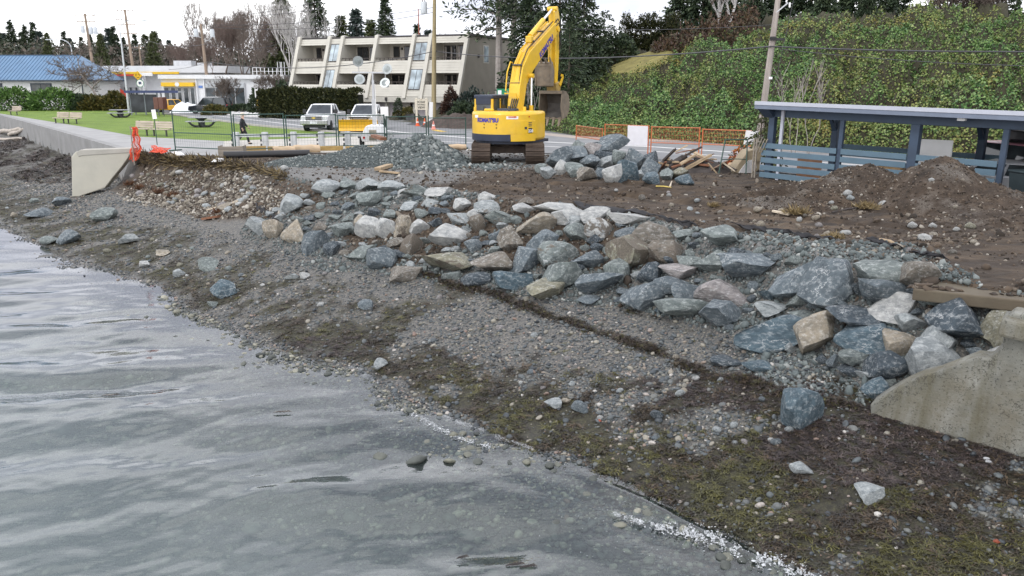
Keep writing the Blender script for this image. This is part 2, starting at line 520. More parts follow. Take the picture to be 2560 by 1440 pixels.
def beach_mat():
 m, n, l, b = nodes_of("pebble_beach")
 vor = n.new("ShaderNodeTexVoronoi"); vor.inputs['Scale'].default_value = 26
 tc = n.new("ShaderNodeTexCoord"); l.new(tc.outputs['Object'], vor.inputs['Vector'])
 sep = n.new("ShaderNodeSeparateColor"); l.new(vor.outputs['Color'], sep.inputs['Color'])
 c = ramp(n, l, sep.outputs[0], [(0.0, (0.045, 0.05, 0.055)), (0.35, (0.10, 0.105, 0.105)), (0.7, (0.17, 0.165, 0.15)), (1.0, (0.30, 0.27, 0.22))])
 fine = noise_node(n, l, 60, 3, 0.7)
 c = mixrgb(n, l, 0.5, c, ramp(n, l, fine, [(0.3, (0.05, 0.05, 0.05)), (0.7, (0.20, 0.19, 0.17))]))
 dcol = ramp(n, l, noise_node(n, l, 5, 6, 0.7), [(0.3, (0.025, 0.018, 0.012)), (0.7, (0.10, 0.070, 0.044))])
 at = attr(n, "dirt")
 c = mixrgb(n, l, at, c, dcol)
 wcol = ramp(n, l, noise_node(n, l, 13.0, 8, 0.8), [(0.32, (0.010, 0.010, 0.007)), (0.5, (0.042, 0.039, 0.024)), (0.66, (0.085, 0.08, 0.04)), (0.78, (0.15, 0.14, 0.09))])
 c = mixrgb(n, l, attr(n, "weed"), c, wcol)
 wetc = mixrgb(n, l, 1.0, c, (0.78, 0.78, 0.80), 'MULTIPLY')
 c = mixrgb(n, l, attr(n, "wet"), c, wetc)
 l.new(c, b.inputs['Base Color'])
 rg = ramp(n, l, attr(n, "wet"), [(0, 0.85), (1, 0.35)])
 l.new(rg, b.inputs['Roughness'])
 add_bump(n, l, b, noise_node(n, l, 22, 7, 0.75), 1.0, 0.05)
 return m
def yard_mat():
 m, n, l, b = nodes_of("site_dirt")
 c = ramp(n, l, noise_node(n, l, 1.3, 8, 0.68, stretch=(0.6, 1.5, 1)), [(0.30, (0.014, 0.010, 0.0065)), (0.46, (0.042, 0.029, 0.018)), (0.62, (0.10, 0.070, 0.043)), (0.78, (0.19, 0.14, 0.09))])
 c = mixrgb(n, l, ramp(n, l, noise_node(n, l, .45, 4, 0.6, stretch=(.5, 1.6, 1)), [(0.42, 0), (0.62, 0.7)]), c, (0.035, 0.024, 0.016))
 grey = ramp(n, l, noise_node(n, l, 9, 6, 0.7), [(0.3, (0.10, 0.105, 0.105)), (0.7, (0.27, 0.275, 0.265))])
 c = mixrgb(n, l, attr(n, "dirt"), grey, c)
 l.new(c, b.inputs['Base Color'])
 b.inputs['Roughness'].default_value = 0.9
 add_bump(n, l, b, noise_node(n, l, 11, 7, 0.7), 0.9, 0.06)
 return m
ground_objs = make_terrain()
# ------------------------------------------------------------------ flat sheets over the level ground
def sheet(name, pts, z, m, kind='structure'):
 w = [P(a, b, 0) for a, b in pts]
 me = bpy.data.meshes.new(name)
 me.from_pydata([(p.x, p.y, z) for p in w], [], [tuple(range(len(w)))])
 bm = bmesh.new(); bm.from_mesh(me)
 bmesh.ops.triangulate(bm, faces=bm.faces[:])
 bmesh.ops.recalc_face_normals(bm, faces=bm.faces)
 for f in bm.faces:
  if f.normal.z < 0: f.normal_flip()
 bm.to_mesh(me); bm.free()
 me.materials.append(m)
 o = link(name, me)
 o['kind'] = kind
 return o
ROAD_FAR = [(120, 244), (380, 262), (520, 272), (690, 290), (740, 290), (900, 295), (1000, 302), (1100, 318), (1170, 328), (1300, 331), (1440, 345), (1560, 352), (1750, 353), (1900, 371), (2100, 385), (2900, 430)]
ROAD_NEAR = [(2900, 506), (2300, 461), (1900, 428), (1700, 402), (1400, 385), (1170, 372), (990, 374), (960, 347), (900, 335), (740, 323), (633, 313), (413, 283), (300, 268), (80, 252)]
asphalt = mat("asphalt", (0.20, 0.205, 0.21), 0.9, var=0.16, vs=0.7, bump=0.25, bs=60, stretch=(1, 1, 1))
sheet("road", ROAD_FAR + ROAD_NEAR, 0.004, asphalt)
lawn_m, _n, _l, _b = nodes_of("lawn_grass")
_c = ramp(_n, _l, noise_node(_n, _l, 0.35, 6, 0.7), [(0.3, (0.085, 0.135, 0.016)), (0.5, (0.14, 0.22, 0.021)), (0.72, (0.20, 0.265, 0.038))])
_c = mixrgb(_n, _l, ramp(_n, _l, noise_node(_n, _l, 9, 5, 0.7), [(0.35, 0.0), (0.75, 0.55)]), _c, (0.07, 0.13, 0.012))
_l.new(_c, _b.inputs['Base Color']); _b.inputs['Roughness'].default_value = 0.9
add_bump(_n, _l, _b, noise_node(_n, _l, 14, 5, 0.7), 0.8, 0.06)
LAWN = [(-160, 268), (0, 277), (200, 272), (317, 271), (400, 280), (413, 286), (633, 315), (740, 325), (900, 337), (910, 341), (580, 352), (560, 353), (345, 342), (200, 316), (0, 284), (-160, 256)]
LAWN = [(-100, 262), (0, 277), (200, 272), (317, 271), (400, 280), (413, 286), (633, 315), (740, 325), (900, 337), (910, 341), (580, 352), (560, 353), (345, 342), (200, 316), (0, 284)]
sheet("lawn", LAWN, 0.012, lawn_m)
path_m = mat("path_concrete", (0.30, 0.30, 0.295), 0.9, var=0.14, vs=0.8, bump=0.2, bs=30)
walk_m = mat("walk_concrete", (0.42, 0.40, 0.36), 0.9, var=0.10, vs=1.0, bump=0.2, bs=30)
sheet("footpath", [(-60, 269.5), (0, 283.5), (200, 315.5), (345, 341.5), (560, 352.5), (556, 390), (440, 387), (325, 375.5), (160, 329), (0, 286.5), (-60, 271.5)], 0.008, path_m)
sheet("pavement", [(560, 352.5), (580, 351.5), (905, 340.5), (960, 348), (990, 374.5), (1000, 377), (700, 385), (556, 390)], 0.010, walk_m)
sheet("shoulder", [(1300, 326), (1440, 340), (1560, 347), (1750, 348), (1900, 366), (2100, 380), (2900, 425), (2900, 431.5), (2100, 386.5), (1900, 372.5), (1750, 354.5), (1560, 353.5), (1440, 346.5), (1300, 332)], 0.010,
      mat("shoulder_gravel", (0.36, 0.31, 0.27), 0.95, var=0.2, vs=3, bump=0.4, bs=40))
white_paint = mat("white_paint", (0.72, 0.72, 0.70), 0.8, var=0.12, vs=2)
yellow_paint = mat("yellow_paint", (0.62, 0.42, 0.08), 0.8, var=0.12, vs=2)
def stripe(name, pts, w, m, z=0.012):
 ps = [P(a, b, 0) for a, b in pts]
 vs, fs = [], []
 for i, p in enumerate(ps):
  d = (ps[min(i + 1, len(ps) - 1)] - ps[max(0, i - 1)]).normalized()
  s = Vector((-d.y, d.x, 0)) * w / 2
  vs += [(p.x + s.x, p.y + s.y, z), (p.x - s.x, p.y - s.y, z)]
 for i in range(len(ps) - 1): fs.append((2 * i, 2 * i + 1, 2 * i + 3, 2 * i + 2))
 me = bpy.data.meshes.new(name); me.from_pydata(vs, [], fs); me.materials.append(m)
 o = link(name, me); o['kind'] = 'structure'
 return o
stripe("road_marking", [(430, 268), (560, 282), (700, 299), (860, 312), (1000, 331), (1170, 345), (1400, 357), (1640, 368), (1850, 382), (2800, 440)], 0.30, white_paint)
stripe("road_marking", [(470, 281), (640, 301), (760, 315), (900, 327)], 0.22, white_paint)
stripe("road_marking", [(1010, 350), (1170, 357), (1400, 368), (1640, 379), (1850, 394), (2800, 455)], 0.18, white_paint)
stripe("road_marking", [(1085, 325), (1110, 330)], 0.5, yellow_paint, 0.016)
# kerbs beside the road
kerb = MB()
_k = [P(a, b, 0) for a, b in [(413, 284.5), (633, 314), (740, 324), (900, 336), (958, 347)]]
for p, q in zip(_k[:-1], _k[1:]): kerb.bar(p + Vector((0, 0, 0.06)), q + Vector((0, 0, 0.06)), 0.16, 0.13)
_o = kerb.build("kerb", walk_m); _o['kind'] = 'structure'
# far grounds behind the town, rising inland
hm = MB()
fg = [(-900, 170, 0), (-260, 175, 0), (-90, 170, 0), (20, 150, 0), (300, 130, 0), (900, 100, 0)]
far_pts, far_f = [], []
for (x, y, z) in fg:
 far_pts += [(x, y, -0.3), (x * 1.25, y * 1.5, 7.0), (x * 1.9, y * 2.4, 13.0), (x * 6, 1900, 20.0)]
for i in range(len(fg) - 1):
 for k in range(3): far_f.append((4 * i + k, 4 * i + 4 + k, 4 * i + 5 + k, 4 * i + 1 + k))
me = np_mesh("hills", far_pts, far_f, mat("far_ground", (0.05, 0.055, 0.035), 0.95, var=0.3, vs=0.05))
_o = link("hills", me); _o['kind'] = 'structure'
# ------------------------------------------------------------------ hillside behind the road
HBX = np.array([-12, -4, 2.5, 4.3, 10.5, 13.6, 19.4, 22.5, 40, 80.0])
HBY = np.array([78, 70, 63, 57, 51.5, 46.5, 40.5, 37.5, 27, 10.0])
HD = np.array([-1.0, 0, 0.5, 1.4, 3, 8, 15, 21, 26, 45, 90])
HH = np.array([-0.4, 0, 1.1, 2.1, 2.8, 4.5, 6.2, 7.3, 7.6, 7.7, 7.8])
def hill_z(x, y):
 d = (y - np.interp(x, HBX, HBY)) * 0.82
 f = np.interp(x, [-12, -4, 3, 8, 14, 20, 34, 60], [0, 0.18, 0.5, 0.68, 0.88, 1.0, 1.03, 1.0])
 z = np.interp(d, HD, HH) * f
 bil = 1 - np.abs(2 * fbm(x * .32 + y * .12, y * .36, 2, 85)) * 3.2 + .55 * (1 - np.abs(2 * fbm(x * .95 - y * .2, y * 1.0, 2, 87)) * 3.2)
 lump = (1.4 * fbm(x * 0.25 + y * .1, y * 0.22, 3, 81) + 1.5 * (bil - .75)) * smooth(0.2, 2.5, d) * (0.4 + 0.6 * f)
 lump = lump * smooth(.7, 1.5, ((x - 10.8) / 2.7) ** 2 + ((y - 72.5) / 6.2) ** 2)
 return z + lump
def hill1(x, y): return float(hill_z(np.array([float(x)]), np.array([float(y)]))[0])
gx, gd = np.meshgrid(np.linspace(-12, 80, 400), np.concatenate([np.linspace(-1, 6, 50), np.linspace(6.15, 40, 170), np.linspace(41, 110, 40)]), indexing='ij')
gy = np.interp(gx, HBX, HBY) + gd
gz = hill_z(gx, gy)
i = np.arange(gx.size).reshape(gx.shape)
f = np.stack([i[:-1, :-1], i[1:, :-1], i[1:, 1:], i[:-1, 1:]], -1).reshape(-1, 4)
soil = mat("hill_soil", (0.045, 0.042, 0.025), 0.95, var=0.4, vs=0.6, bump=0.6, bs=5)
hill = link("hillside", np_mesh("hillside", np.stack([gx, gy, gz], -1).reshape(-1, 3), f, soil, True))
hill['kind'] = 'structure'
# ------------------------------------------------------------------ leaf sprays
def sprays(pos, dirs, ln, wd, rng, flat=0.0, face=0.0):
 """rhombic leaves: pos (N,3) base, dirs (N,3), length and width arrays"""
 n = len(pos)
 d = dirs / np.maximum(np.linalg.norm(dirs, axis=1, keepdims=True), 1e-6)
 q = rng.normal(size=(n, 3)) + face; q[:, 2] += flat
 s = np.cross(d, q); s /= np.maximum(np.linalg.norm(s, axis=1, keepdims=True), 1e-6)
 ln = np.asarray(ln)[:, None]; wd = np.asarray(wd)[:, None]
 a = pos; b = pos + d * ln * 0.5 + s * wd * 0.5; c = pos + d * ln; e = pos + d * ln * 0.5 - s * wd * 0.5
 v = np.stack([a, b, c, e], 1).reshape(-1, 3)
 f = np.arange(4 * n).reshape(n, 4)
 return v, f
# ivy and brambles over the slope
rng = np.random.default_rng(5)
N = 520000
ix = rng.uniform(1.0, 50, N)
idd = np.abs(rng.beta(1.0, 1.25, N)) * 27 - 0.1
iy = np.interp(ix, HBX, HBY) + idd
iz = hill_z(ix, iy)
ang = np.abs(np.arctan2(ix, iy)) < R(37)
open_lawn = (((ix - 10.8) / 2.6) ** 2 + ((iy - 72.5) / 6.0) ** 2) < 1.05
keep = ang & ~open_lawn
ix, iy, iz, idd = ix[keep], iy[keep], iz[keep], idd[keep]
lump = fbm(ix * 0.55, iy * 0.55, 4, 91)
pos = np.stack([ix, iy, iz + np.abs(rng.normal(size=len(ix))) * 0.13 + 0.35 * np.clip(lump + 0.05, 0, 1) - 0.03], -1)
pos[:, 1] -= np.where(idd < 3, np.abs(rng.normal(size=len(ix))) * 0.35, 0)
dd = rng.normal(size=(len(ix), 3)); dd[:, 1] -= 0.7; dd[:, 2] += 0.1
ln = rng.uniform(0.075, 0.165, len(ix)) * np.where(rng.uniform(0, 1, len(ix)) < .05, 1.5, 1)
e_ = .15
sn = np.stack([-(hill_z(ix + e_, iy) - hill_z(ix - e_, iy)) / (2 * e_), -(hill_z(ix, iy + e_) - hill_z(ix, iy - e_)) / (2 * e_), np.ones(len(ix))], -1)
sn /= np.linalg.norm(sn, axis=1, keepdims=True)
v, f = sprays(pos, dd, ln, ln * 0.8, rng, 0.0, sn * 2.6)
ivy_m = leaf_mat("ivy_leaf", [(0.035, 0.085, 0.025), (0.065, 0.145, 0.04), (0.105, 0.205, 0.052), (0.16, 0.26, 0.07), (0.24, 0.33, 0.12), (0.085, 0.155, 0.065)],
                 ((0.30, 0.235, 0.07), 0.46, 0.66), 0.16)
ivy = link("ivy", np_mesh("ivy", v, f, ivy_m))
tag(ivy, "green and yellowing ivy and brambles covering the steep bank beyond the road", "ivy", kind="stuff")
# brown bramble and red twig patches
def patch_leaves(name, label, blobs, m, n, size, lift, kind="stuff"):
 P_, D_, L_ = [], [], []
 for (cx, cy, rx, ry, w) in blobs:
  k = int(n * w)
  a = rng.uniform(0, 2 * math.pi, k); rr = np.sqrt(rng.uniform(0, 1, k))
  x = cx + rx * rr * np.cos(a); y = cy + ry * rr * np.sin(a)
  z = hill_z(x, y) + rng.uniform(0, lift, k) * (1 - rr ** 2 * 0.8) 
  P_.append(np.stack([x, y, z], -1))
 pos = np.concatenate(P_)
 d = rng.normal(size=pos.shape); d[:, 2] += 0.6
 ln = rng.uniform(0.6, 1.5, len(pos)) * size
 v, f = sprays(pos, d, ln, ln * 0.35, rng)
 o = link(name, np_mesh(name, v, f, m))
 return tag(o, label, name.replace('_', ' '), kind=kind)
bramble_m = leaf_mat("bramble_brown", [(0.05, 0.03, 0.022), (0.085, 0.05, 0.035), (0.12, 0.075, 0.04), (0.06, 0.055, 0.03)])
patch_leaves("dry_brambles", "reddish brown dry brambles along the top of the ivy bank", [(15.2, 74, 3.0, 4, 1.0), (17.5, 70, 2.5, 3, .6), (38.5, 47, 3.2, 3.5, .8)], bramble_m, 6500, 0.32, 1.7)
# grass clearing on the slope
cl = rng.uniform(0, 2 * math.pi, 10)
me = bpy.data.meshes.new("grass_clearing")
gv, gf = [], []
for a_ in range(17):
 for b_ in range(17):
  x, y = 8.0 + a_ * 0.36, 66 + b_ * 0.8
  gv.append((x, y, hill1(x, y) + 0.05))
for a_ in range(16):
 for b_ in range(16):
  if (((8 + a_ * .36 - 10.8) / 2.7) ** 2 + ((66 + b_ * .8 - 72.5) / 6.2) ** 2) < 1:
   gf.append((a_ * 17 + b_, a_ * 17 + 17 + b_, a_ * 17 + 18 + b_, a_ * 17 + 1 + b_))
me.from_pydata(gv, [], gf); me.materials.append(mat("dry_lawn", (0.20, 0.175, 0.05), 0.95, var=0.3, vs=1.2, bump=0.5, bs=10))
_o = link("grass_slope", me); _o['kind'] = 'structure'
# ------------------------------------------------------------------ water
def make_water():
 th = np.linspace(R(-75), R(60), 760)
 r = np.concatenate([np.exp(np.linspace(math.log(4.0), math.log(70), 560)), np.exp(np.linspace(math.log(70), math.log(900), 40))[1:]])
 RR, TT = np.meshgrid(r, th, indexing='ij')
 x = RR * np.sin(TT); y = RR * np.cos(TT)
 yw = ext(x, WAX, WAY)
 ds = np.clip((yw - y) * 0.65, -3, 60)
 rg = np.random.default_rng(11)
 wx = x + 0.7 * fbm(x * 0.4, y * 0.4, 2, 101); wy = y + 0.9 * fbm(x * 0.3, y * 0.35, 2, 103)
 z = np.zeros_like(x)
 for lam, amp, spread, cnt in ((3.2, 0.043, 0.32, 3), (1.6, 0.0125, 0.4, 5), (0.85, 0.0055, 0.45, 6), (0.42, 0.0022, 0.7, 7)):
  for _ in range(cnt):
   a = R(96) + rg.normal() * spread; L = lam * rg.uniform(0.75, 1.3)
   k = 2 * math.pi / L
   ph = k * (wx * math.cos(a) + wy * math.sin(a)) + rg.uniform(0, 6.28)
   z += amp / math.sqrt(cnt) * (np.sin(ph) + 0.15 * np.sin(2 * ph + 0.6)) * np.clip(1.0 + 1.2 * fbm(x * 0.3 + lam * 9, y * 0.5, 2, int(lam * 100)), 0.3, 1.4)
 # ripples running in to the shore
 ph = ds * 2 * math.pi / 0.55 + 3.0 * fbm(x * 0.7, y * 0.7, 3, 107)
 z += 0.0045 * np.sin(ph) * np.exp(-((ds - 0.7) / 0.8) ** 2)
 z *= smooth(-0.1, 3.6, ds) * 0.85 + 0.15
 z *= smooth(400, 60, RR)
 # the small breaking wave near the camera
 px, py = to_img(x, y, np.full_like(x, WATER_Z))
 br = np.exp(-((ds - 0.30 - 0.10 * fbm(x * 1.5, y * 1.5, 2, 109)) / 0.13) ** 2) * smooth(0.7, 2.2, x) * smooth(4.6, 3.6, x)
 z += 0.035 * br
 v = np.stack([x, y, z + WATER_Z], -1).reshape(-1, 3)
 nr, nt = RR.shape
 i = np.arange(nr * nt).reshape(nr, nt)
 f = np.stack([i[:-1, :-1], i[:-1, 1:], i[1:, 1:], i[1:, :-1]], -1).reshape(-1, 4)
 ok = (ds > -1.4).reshape(-1)
 f = f[ok[f].all(1)]
 used, inv = np.unique(f, return_inverse=True)
 me = np_mesh("water", v[used], inv.reshape(-1, 4), water_mat(), True)
 at = me.attributes.new("depth", 'FLOAT', 'POINT')
 at.data.foreach_set('value', np.clip(ds, -3, 30).reshape(-1)[used].astype(np.float32))
 o = link("water", me); o['kind'] = 'structure'
 return o
def water_mat():
 m, n, l, b = nodes_of("sea_water")
 n.remove(b)
 out = n['Material Output']
 tr = n.new("ShaderNodeBsdfTransparent"); tr.inputs['Color'].default_value = (0.80, 0.90, 0.87, 1)
 df = n.new("ShaderNodeBsdfDiffuse"); df.inputs['Color'].default_value = (0.165, 0.205, 0.20, 1)
 body = n.new("ShaderNodeMixShader")
 dep = attr(n, "depth")
 tb = ramp(n, l, dep, [(0.0, 0.0), (0.10, 0.10), (0.36, 0.40), (1.0, 0.82)])
 # colour ramp works on 0..1, depth runs to 30 m from the edge
 mp = n.new("ShaderNodeMath"); mp.operation = 'MULTIPLY'; mp.inputs[1].default_value = 1 / 14.0
 l.new(dep, mp.inputs[0]); l.new(mp.outputs[0], tb.node.inputs['Fac'])
 l.new(tb, body.inputs['Fac']); l.new(tr.outputs[0], body.inputs[1]); l.new(df.outputs[0], body.inputs[2])
 gl = n.new("ShaderNodeBsdfGlossy"); gl.inputs['Roughness'].default_value = 0.04; gl.inputs['Color'].default_value = (0.96, 0.96, 1.0, 1)
 fr = n.new("ShaderNodeFresnel"); fr.inputs['IOR'].default_value = 1.46
 bp = n.new("ShaderNodeBump"); bp.inputs['Strength'].default_value = 0.05; bp.inputs['Distance'].default_value = 0.04
 l.new(noise_node(n, l, 9.0, 3, 0.5, stretch=(0.45, 1.5, 1)), bp.inputs['Height'])
 l.new(bp.outputs['Normal'], gl.inputs['Normal']); l.new(bp.outputs['Normal'], fr.inputs['Normal'])
 mx = n.new("ShaderNodeMixShader")
 l.new(fr.outputs[0], mx.inputs['Fac']); l.new(body.outputs[0], mx.inputs[1]); l.new(gl.outputs[0], mx.inputs[2])
 l.new(mx.outputs[0], out.inputs['Surface'])
 return m
make_water()
# ================================================================== TREES
bark_brown = mat("bark_brown", (0.11, 0.085, 0.065), 0.9, var=0.35, vs=3, bump=0.6, bs=14, stretch=(1, 1, 0.3))
bark_grey = mat("bark_grey", (0.30, 0.27, 0.245), 0.9, var=0.25, vs=3, bump=0.5, bs=14)
bark_pale = mat("bark_pale", (0.52, 0.50, 0.48), 0.9, var=0.3, vs=3, bump=0.4, bs=14)
bark_twig = mat("bark_twig", (0.15, 0.12, 0.10), 0.9, var=0.3, vs=1)
bark_red = mat("bark_reddish", (0.17, 0.125, 0.105), 0.9, var=0.3, vs=1)
needle_dark = leaf_mat("needle_dark", [(0.016, 0.030, 0.016), (0.028, 0.048, 0.024), (0.042, 0.066, 0.030), (0.06, 0.085, 0.04)], ((0.075, 0.09, 0.035), 0.5, 0.75), 0.35)
needle_blue = leaf_mat("needle_bluish", [(0.022, 0.038, 0.034), (0.036, 0.055, 0.048), (0.05, 0.072, 0.058)])
needle_olive = leaf_mat("needle_olive", [(0.03, 0.042, 0.014), (0.055, 0.072, 0.022), (0.085, 0.10, 0.03)])
cedar_m = leaf_mat("cedar_hedge_leaf", [(0.012, 0.018, 0.006), (0.024, 0.032, 0.010), (0.045, 0.052, 0.016), (0.07, 0.072, 0.022)])
rhodo_m = leaf_mat("rhododendron_leaf", [(0.03, 0.07, 0.015), (0.055, 0.12, 0.022), (0.09, 0.18, 0.035), (0.14, 0.23, 0.06)])
heath_m = leaf_mat("heather_leaf", [(0.04, 0.04, 0.010), (0.085, 0.075, 0.018), (0.14, 0.11, 0.024), (0.06, 0.07, 0.02)])
russet_m = leaf_mat("russet_leaf", [(0.035, 0.02, 0.016), (0.07, 0.035, 0.025), (0.11, 0.06, 0.04)])
gold_m = leaf_mat("golden_leaf", [(0.16, 0.12, 0.02), (0.22, 0.17, 0.03), (0.10, 0.10, 0.02)])
def conifer_data(H, Rr, seed, nb=170, per=15, droop=0.25, leaf=0.5, low=0.1, ragged=0.3, m=needle_dark, power=0.85):
 g = np.random.default_rng(seed)
 h = low + (1 - low) * (g.uniform(0, 1, nb) ** 1.25)
 az = g.uniform(0, 2 * math.pi, nb)
 L = Rr * np.clip((1 - h), 0.02, 1) ** power * g.uniform(1 - ragged, 1 + ragged * 0.5, nb) + 0.15
 t = g.uniform(0.12, 1.0, (nb, per)) ** 0.75
 x = np.cos(az)[:, None] * L[:, None] * t; y = np.sin(az)[:, None] * L[:, None] * t
 z = h[:, None] * H - droop * L[:, None] * t ** 1.6 + 0.12 * L[:, None] * t
 pos = np.stack([x, y, z], -1).reshape(-1, 3)
 pos += g.normal(size=pos.shape) * leaf * 0.22
 d = np.stack([np.cos(az)[:, None] + 0 * t, np.sin(az)[:, None] + 0 * t, -droop * 1.4 + 0 * t], -1).reshape(-1, 3)
 d = d + g.normal(size=d.shape) * 0.65
 ln = leaf * g.uniform(0.6, 1.5, len(pos)) * (0.55 + 0.45 * (1 - pos[:, 2] / H).clip(0, 1))
 v, f = sprays(pos, d, ln, ln * 0.42, g, 0.8)
 crown = np_mesh("crown", v, f, m)
 tk = MB().path([(0, 0, -0.3), (0.02 * H * 0.1, 0, H * 0.5), (0, 0, H * 0.97)], [H * 0.018, H * 0.011, 0.02], 7)
 for i in g.choice(nb, min(nb, 46), replace=False):
  p0 = (0, 0, h[i] * H); l = L[i] * 0.8
  tk.path([p0, (math.cos(az[i]) * l * .5, math.sin(az[i]) * l * .5, h[i] * H - droop * l * .2), (math.cos(az[i]) * l, math.sin(az[i]) * l, h[i] * H - droop * l * .7)], [H * 0.004, H * .003, 0.01], 3)
 return tk.mesh("trunk", bark_brown), crown
def tree_from(data, name, label, cat, loc, rz=0, group=None):
 t = thing(name, label, cat, loc, rz, group)
 link("trunk", data[0], t); link("crown", data[1], t)
 return t
def bare_data(H, seed, spread=0.55, levels=6, m=bark_twig, trunk_h=0.22, r0=None, stems=1, upright=0.25, kids=(2, 4), wig=0.12, twm=None):
 """limbs and twigs as two meshes"""
 g = random.Random(seed)
 segs = []
 r0 = r0 or H * 0.016
 def grow(p, d, L, r, lev):
  n = 3 if lev < 3 else 2
  q = p
  for k in range(n):
   d = (d + Vector((g.gauss(0, wig), g.gauss(0, wig), g.gauss(0, wig) + upright * 0.15))).normalized()
   e = q + d * (L / n)
   rr = r * (1 - 0.35 * (k + 1) / n)
   segs.append((q, e, r * (1 - 0.35 * k / n), rr, lev))
   if lev < levels and k < n - 1 and lev > 0 and g.random() < 0.6:
    grow(e, (d + Vector((g.gauss(0, spread), g.gauss(0, spread), g.gauss(0.1, spread * .6)))).normalized(), L * g.uniform(0.45, 0.7), rr * 0.5, lev + 1)
   q = e
  if lev < levels:
   for _ in range(g.randint(*kids)):
    dd = (d + Vector((g.gauss(0, spread), g.gauss(0, spread), g.gauss(upright, spread * .55)))).normalized()
    grow(q, dd, L * g.uniform(0.58, 0.85), r * 0.62, lev + 1)
 for s in range(stems):
  d0 = Vector((g.gauss(0, 0.05 + 0.14 * (stems > 1)), g.gauss(0, 0.05 + 0.14 * (stems > 1)), 1)).normalized()
  grow(Vector((g.gauss(0, .15) if stems > 2 else 0, g.gauss(0, .15) if stems > 2 else 0, -0.2)), d0, H * trunk_h, r0 * (1 if stems == 1 else 0.7), 0)
 top = max(s[1].z for s in segs)
 k = H / top
 out = []
 for sel, nm, mm in ((lambda l: l <= 2, "trunk", m), (lambda l: l > 2, "crown", twm or m)):
  S = [s for s in segs if sel(s[4])]
  nn = 5 if nm == "trunk" else 3
  p = np.array([s[0] for s in S]) * k; q = np.array([s[1] for s in S]) * k
  a = np.maximum(np.array([s[2] for s in S]), 0.012); b = np.maximum(np.array([s[3] for s in S]), 0.010)
  d = q - p; d /= np.linalg.norm(d, axis=1, keepdims=True)
  ref = np.where(np.abs(d[:, 2:3]) > 0.9, np.array([[1., 0, 0]]), np.array([[0, 0, 1.]]))
  u = np.cross(d, ref); u /= np.linalg.norm(u, axis=1, keepdims=True); w = np.cross(d, u)
  ring = []
  for base, rad in ((p, a), (q, b)):
   for j in range(nn):
    t = 2 * math.pi * j / nn
    ring.append(base + (u * math.cos(t) + w * math.sin(t)) * rad[:, None])
  v = np.stack(ring, 1).reshape(-1, 3)
  f = []
  for j in range(nn): f.append([j, (j + 1) % nn, nn + (j + 1) % nn, nn + j])
  f = (np.array(f)[None] + (np.arange(len(S)) * 2 * nn)[:, None, None]).reshape(-1, 4)
  out.append(np_mesh(nm, v, f, mm))
 return out
def shrub_data(rx, ry, rz_, seed, m, n=2600, leaf=0.2, lump=0.25, flat=False):
 g = np.random.default_rng(seed)
 d = g.normal(size=(n, 3)); d /= np.linalg.norm(d, axis=1, keepdims=True)
 d[:, 2] = np.abs(d[:, 2])
 a = np.arctan2(d[:, 1], d[:, 0])
 rr = g.uniform(0.55, 1.0, n) ** 0.5 * (1 + lump * 2 * fbm(d[:, 0] * 2.3 + 9, d[:, 1] * 2.3 + d[:, 2] * 3, 3, seed))
 if flat:      # a clipped block
  k = np.max(np.abs(d), axis=1, keepdims=True); d = d / (0.3 + 0.7 * k)
 pos = d * rr[:, None] * np.array([[rx, ry, rz_]])
 dd = d + g.normal(size=d.shape) * 0.55
 ln = leaf * g.uniform(0.6, 1.4, n)
 v, f = sprays(pos, dd, ln, ln * 0.5, g, 0.3)
 st = MB()
 for k in range(7):
  t = k * 0.9
  st.path([(0.1 * math.cos(t), 0.1 * math.sin(t), -0.1), (rx * .35 * math.cos(t), ry * .35 * math.sin(t), rz_ * .45), (rx * .6 * math.cos(t), ry * .6 * math.sin(t), rz_ * .75)], [0.05, 0.035, 0.015], 5)
 return st.mesh("stem", bark_brown), np_mesh("foliage", v, f, m)
def shrub(name, label, cat, loc, r, seed, m, n=2600, leaf=0.2, group=None, lump=0.25):
 t = thing(name, label, cat, loc, 0, group)
 a, b = shrub_data(*r, seed, m, n, leaf, lump)
 link("stem", a, t); link("foliage", b, t)
 return t
# ---- far conifers at the left, each a tree of its own
cA = conifer_data(16, 3.6, 1, 380, 16, leaf=.72, m=needle_dark, ragged=.2, power=1.05)
cB = conifer_data(13, 4.2, 2, 360, 16, leaf=.72, m=needle_blue, ragged=0.25, power=1.05)
cC = conifer_data(20, 4.6, 3, 400, 18, leaf=0.75, m=needle_dark, ragged=0.3, power=1.0)
cD = conifer_data(12, 3.4, 4, 260, 18, leaf=0.65, m=needle_olive, droop=0.4)
def put_tree(data, H0, px, ytop, ybase, dist, name, label, cat, group, seed=0, wide=1.0):
 top = Q(px, ytop, dist); bot = Q(px, ybase, dist)
 t = tree_from(data, name, label, cat, (bot.x, dist, bot.z), seed * 1.7, group)
 s = (top.z - bot.z) / H0; w = s * wide
 t.scale = (w, w, s)
 return t
G1 = "conifers along the far skyline beyond the blue roof"
far_con = [(6, 62, cA, 16), (22, 82, cB, 13), (42, 50, cC, 20), (66, 80, cA, 16), (78, 62, cC, 20), (99, 56, cA, 16), (112, 78, cB, 13), (-22, 70, cC, 20), (-45, 60, cA, 16),
           (125, 95, cB, 13), (172, 78, cA, 16), (185, 95, cB, 13), (282, 70, cB, 13), (296, 66, cA, 16), (318, 92, cC, 20), (346, 85, cA, 16), (372, 86, cD, 12), (396, 78, cD, 12), (408, 98, cA, 16), (430, 100, cB, 13), (214, 92, cA, 16), (236, 86, cC, 20), (262, 84, cD, 12)]
for i, (px, yt, dat, h0) in enumerate(far_con):
 put_tree(dat, h0, px, yt, 190, 205 + (i * 37 % 40), "conifer", "dark distant conifer in the skyline row beyond the blue roofed building", "tree", G1, i, 1.25)
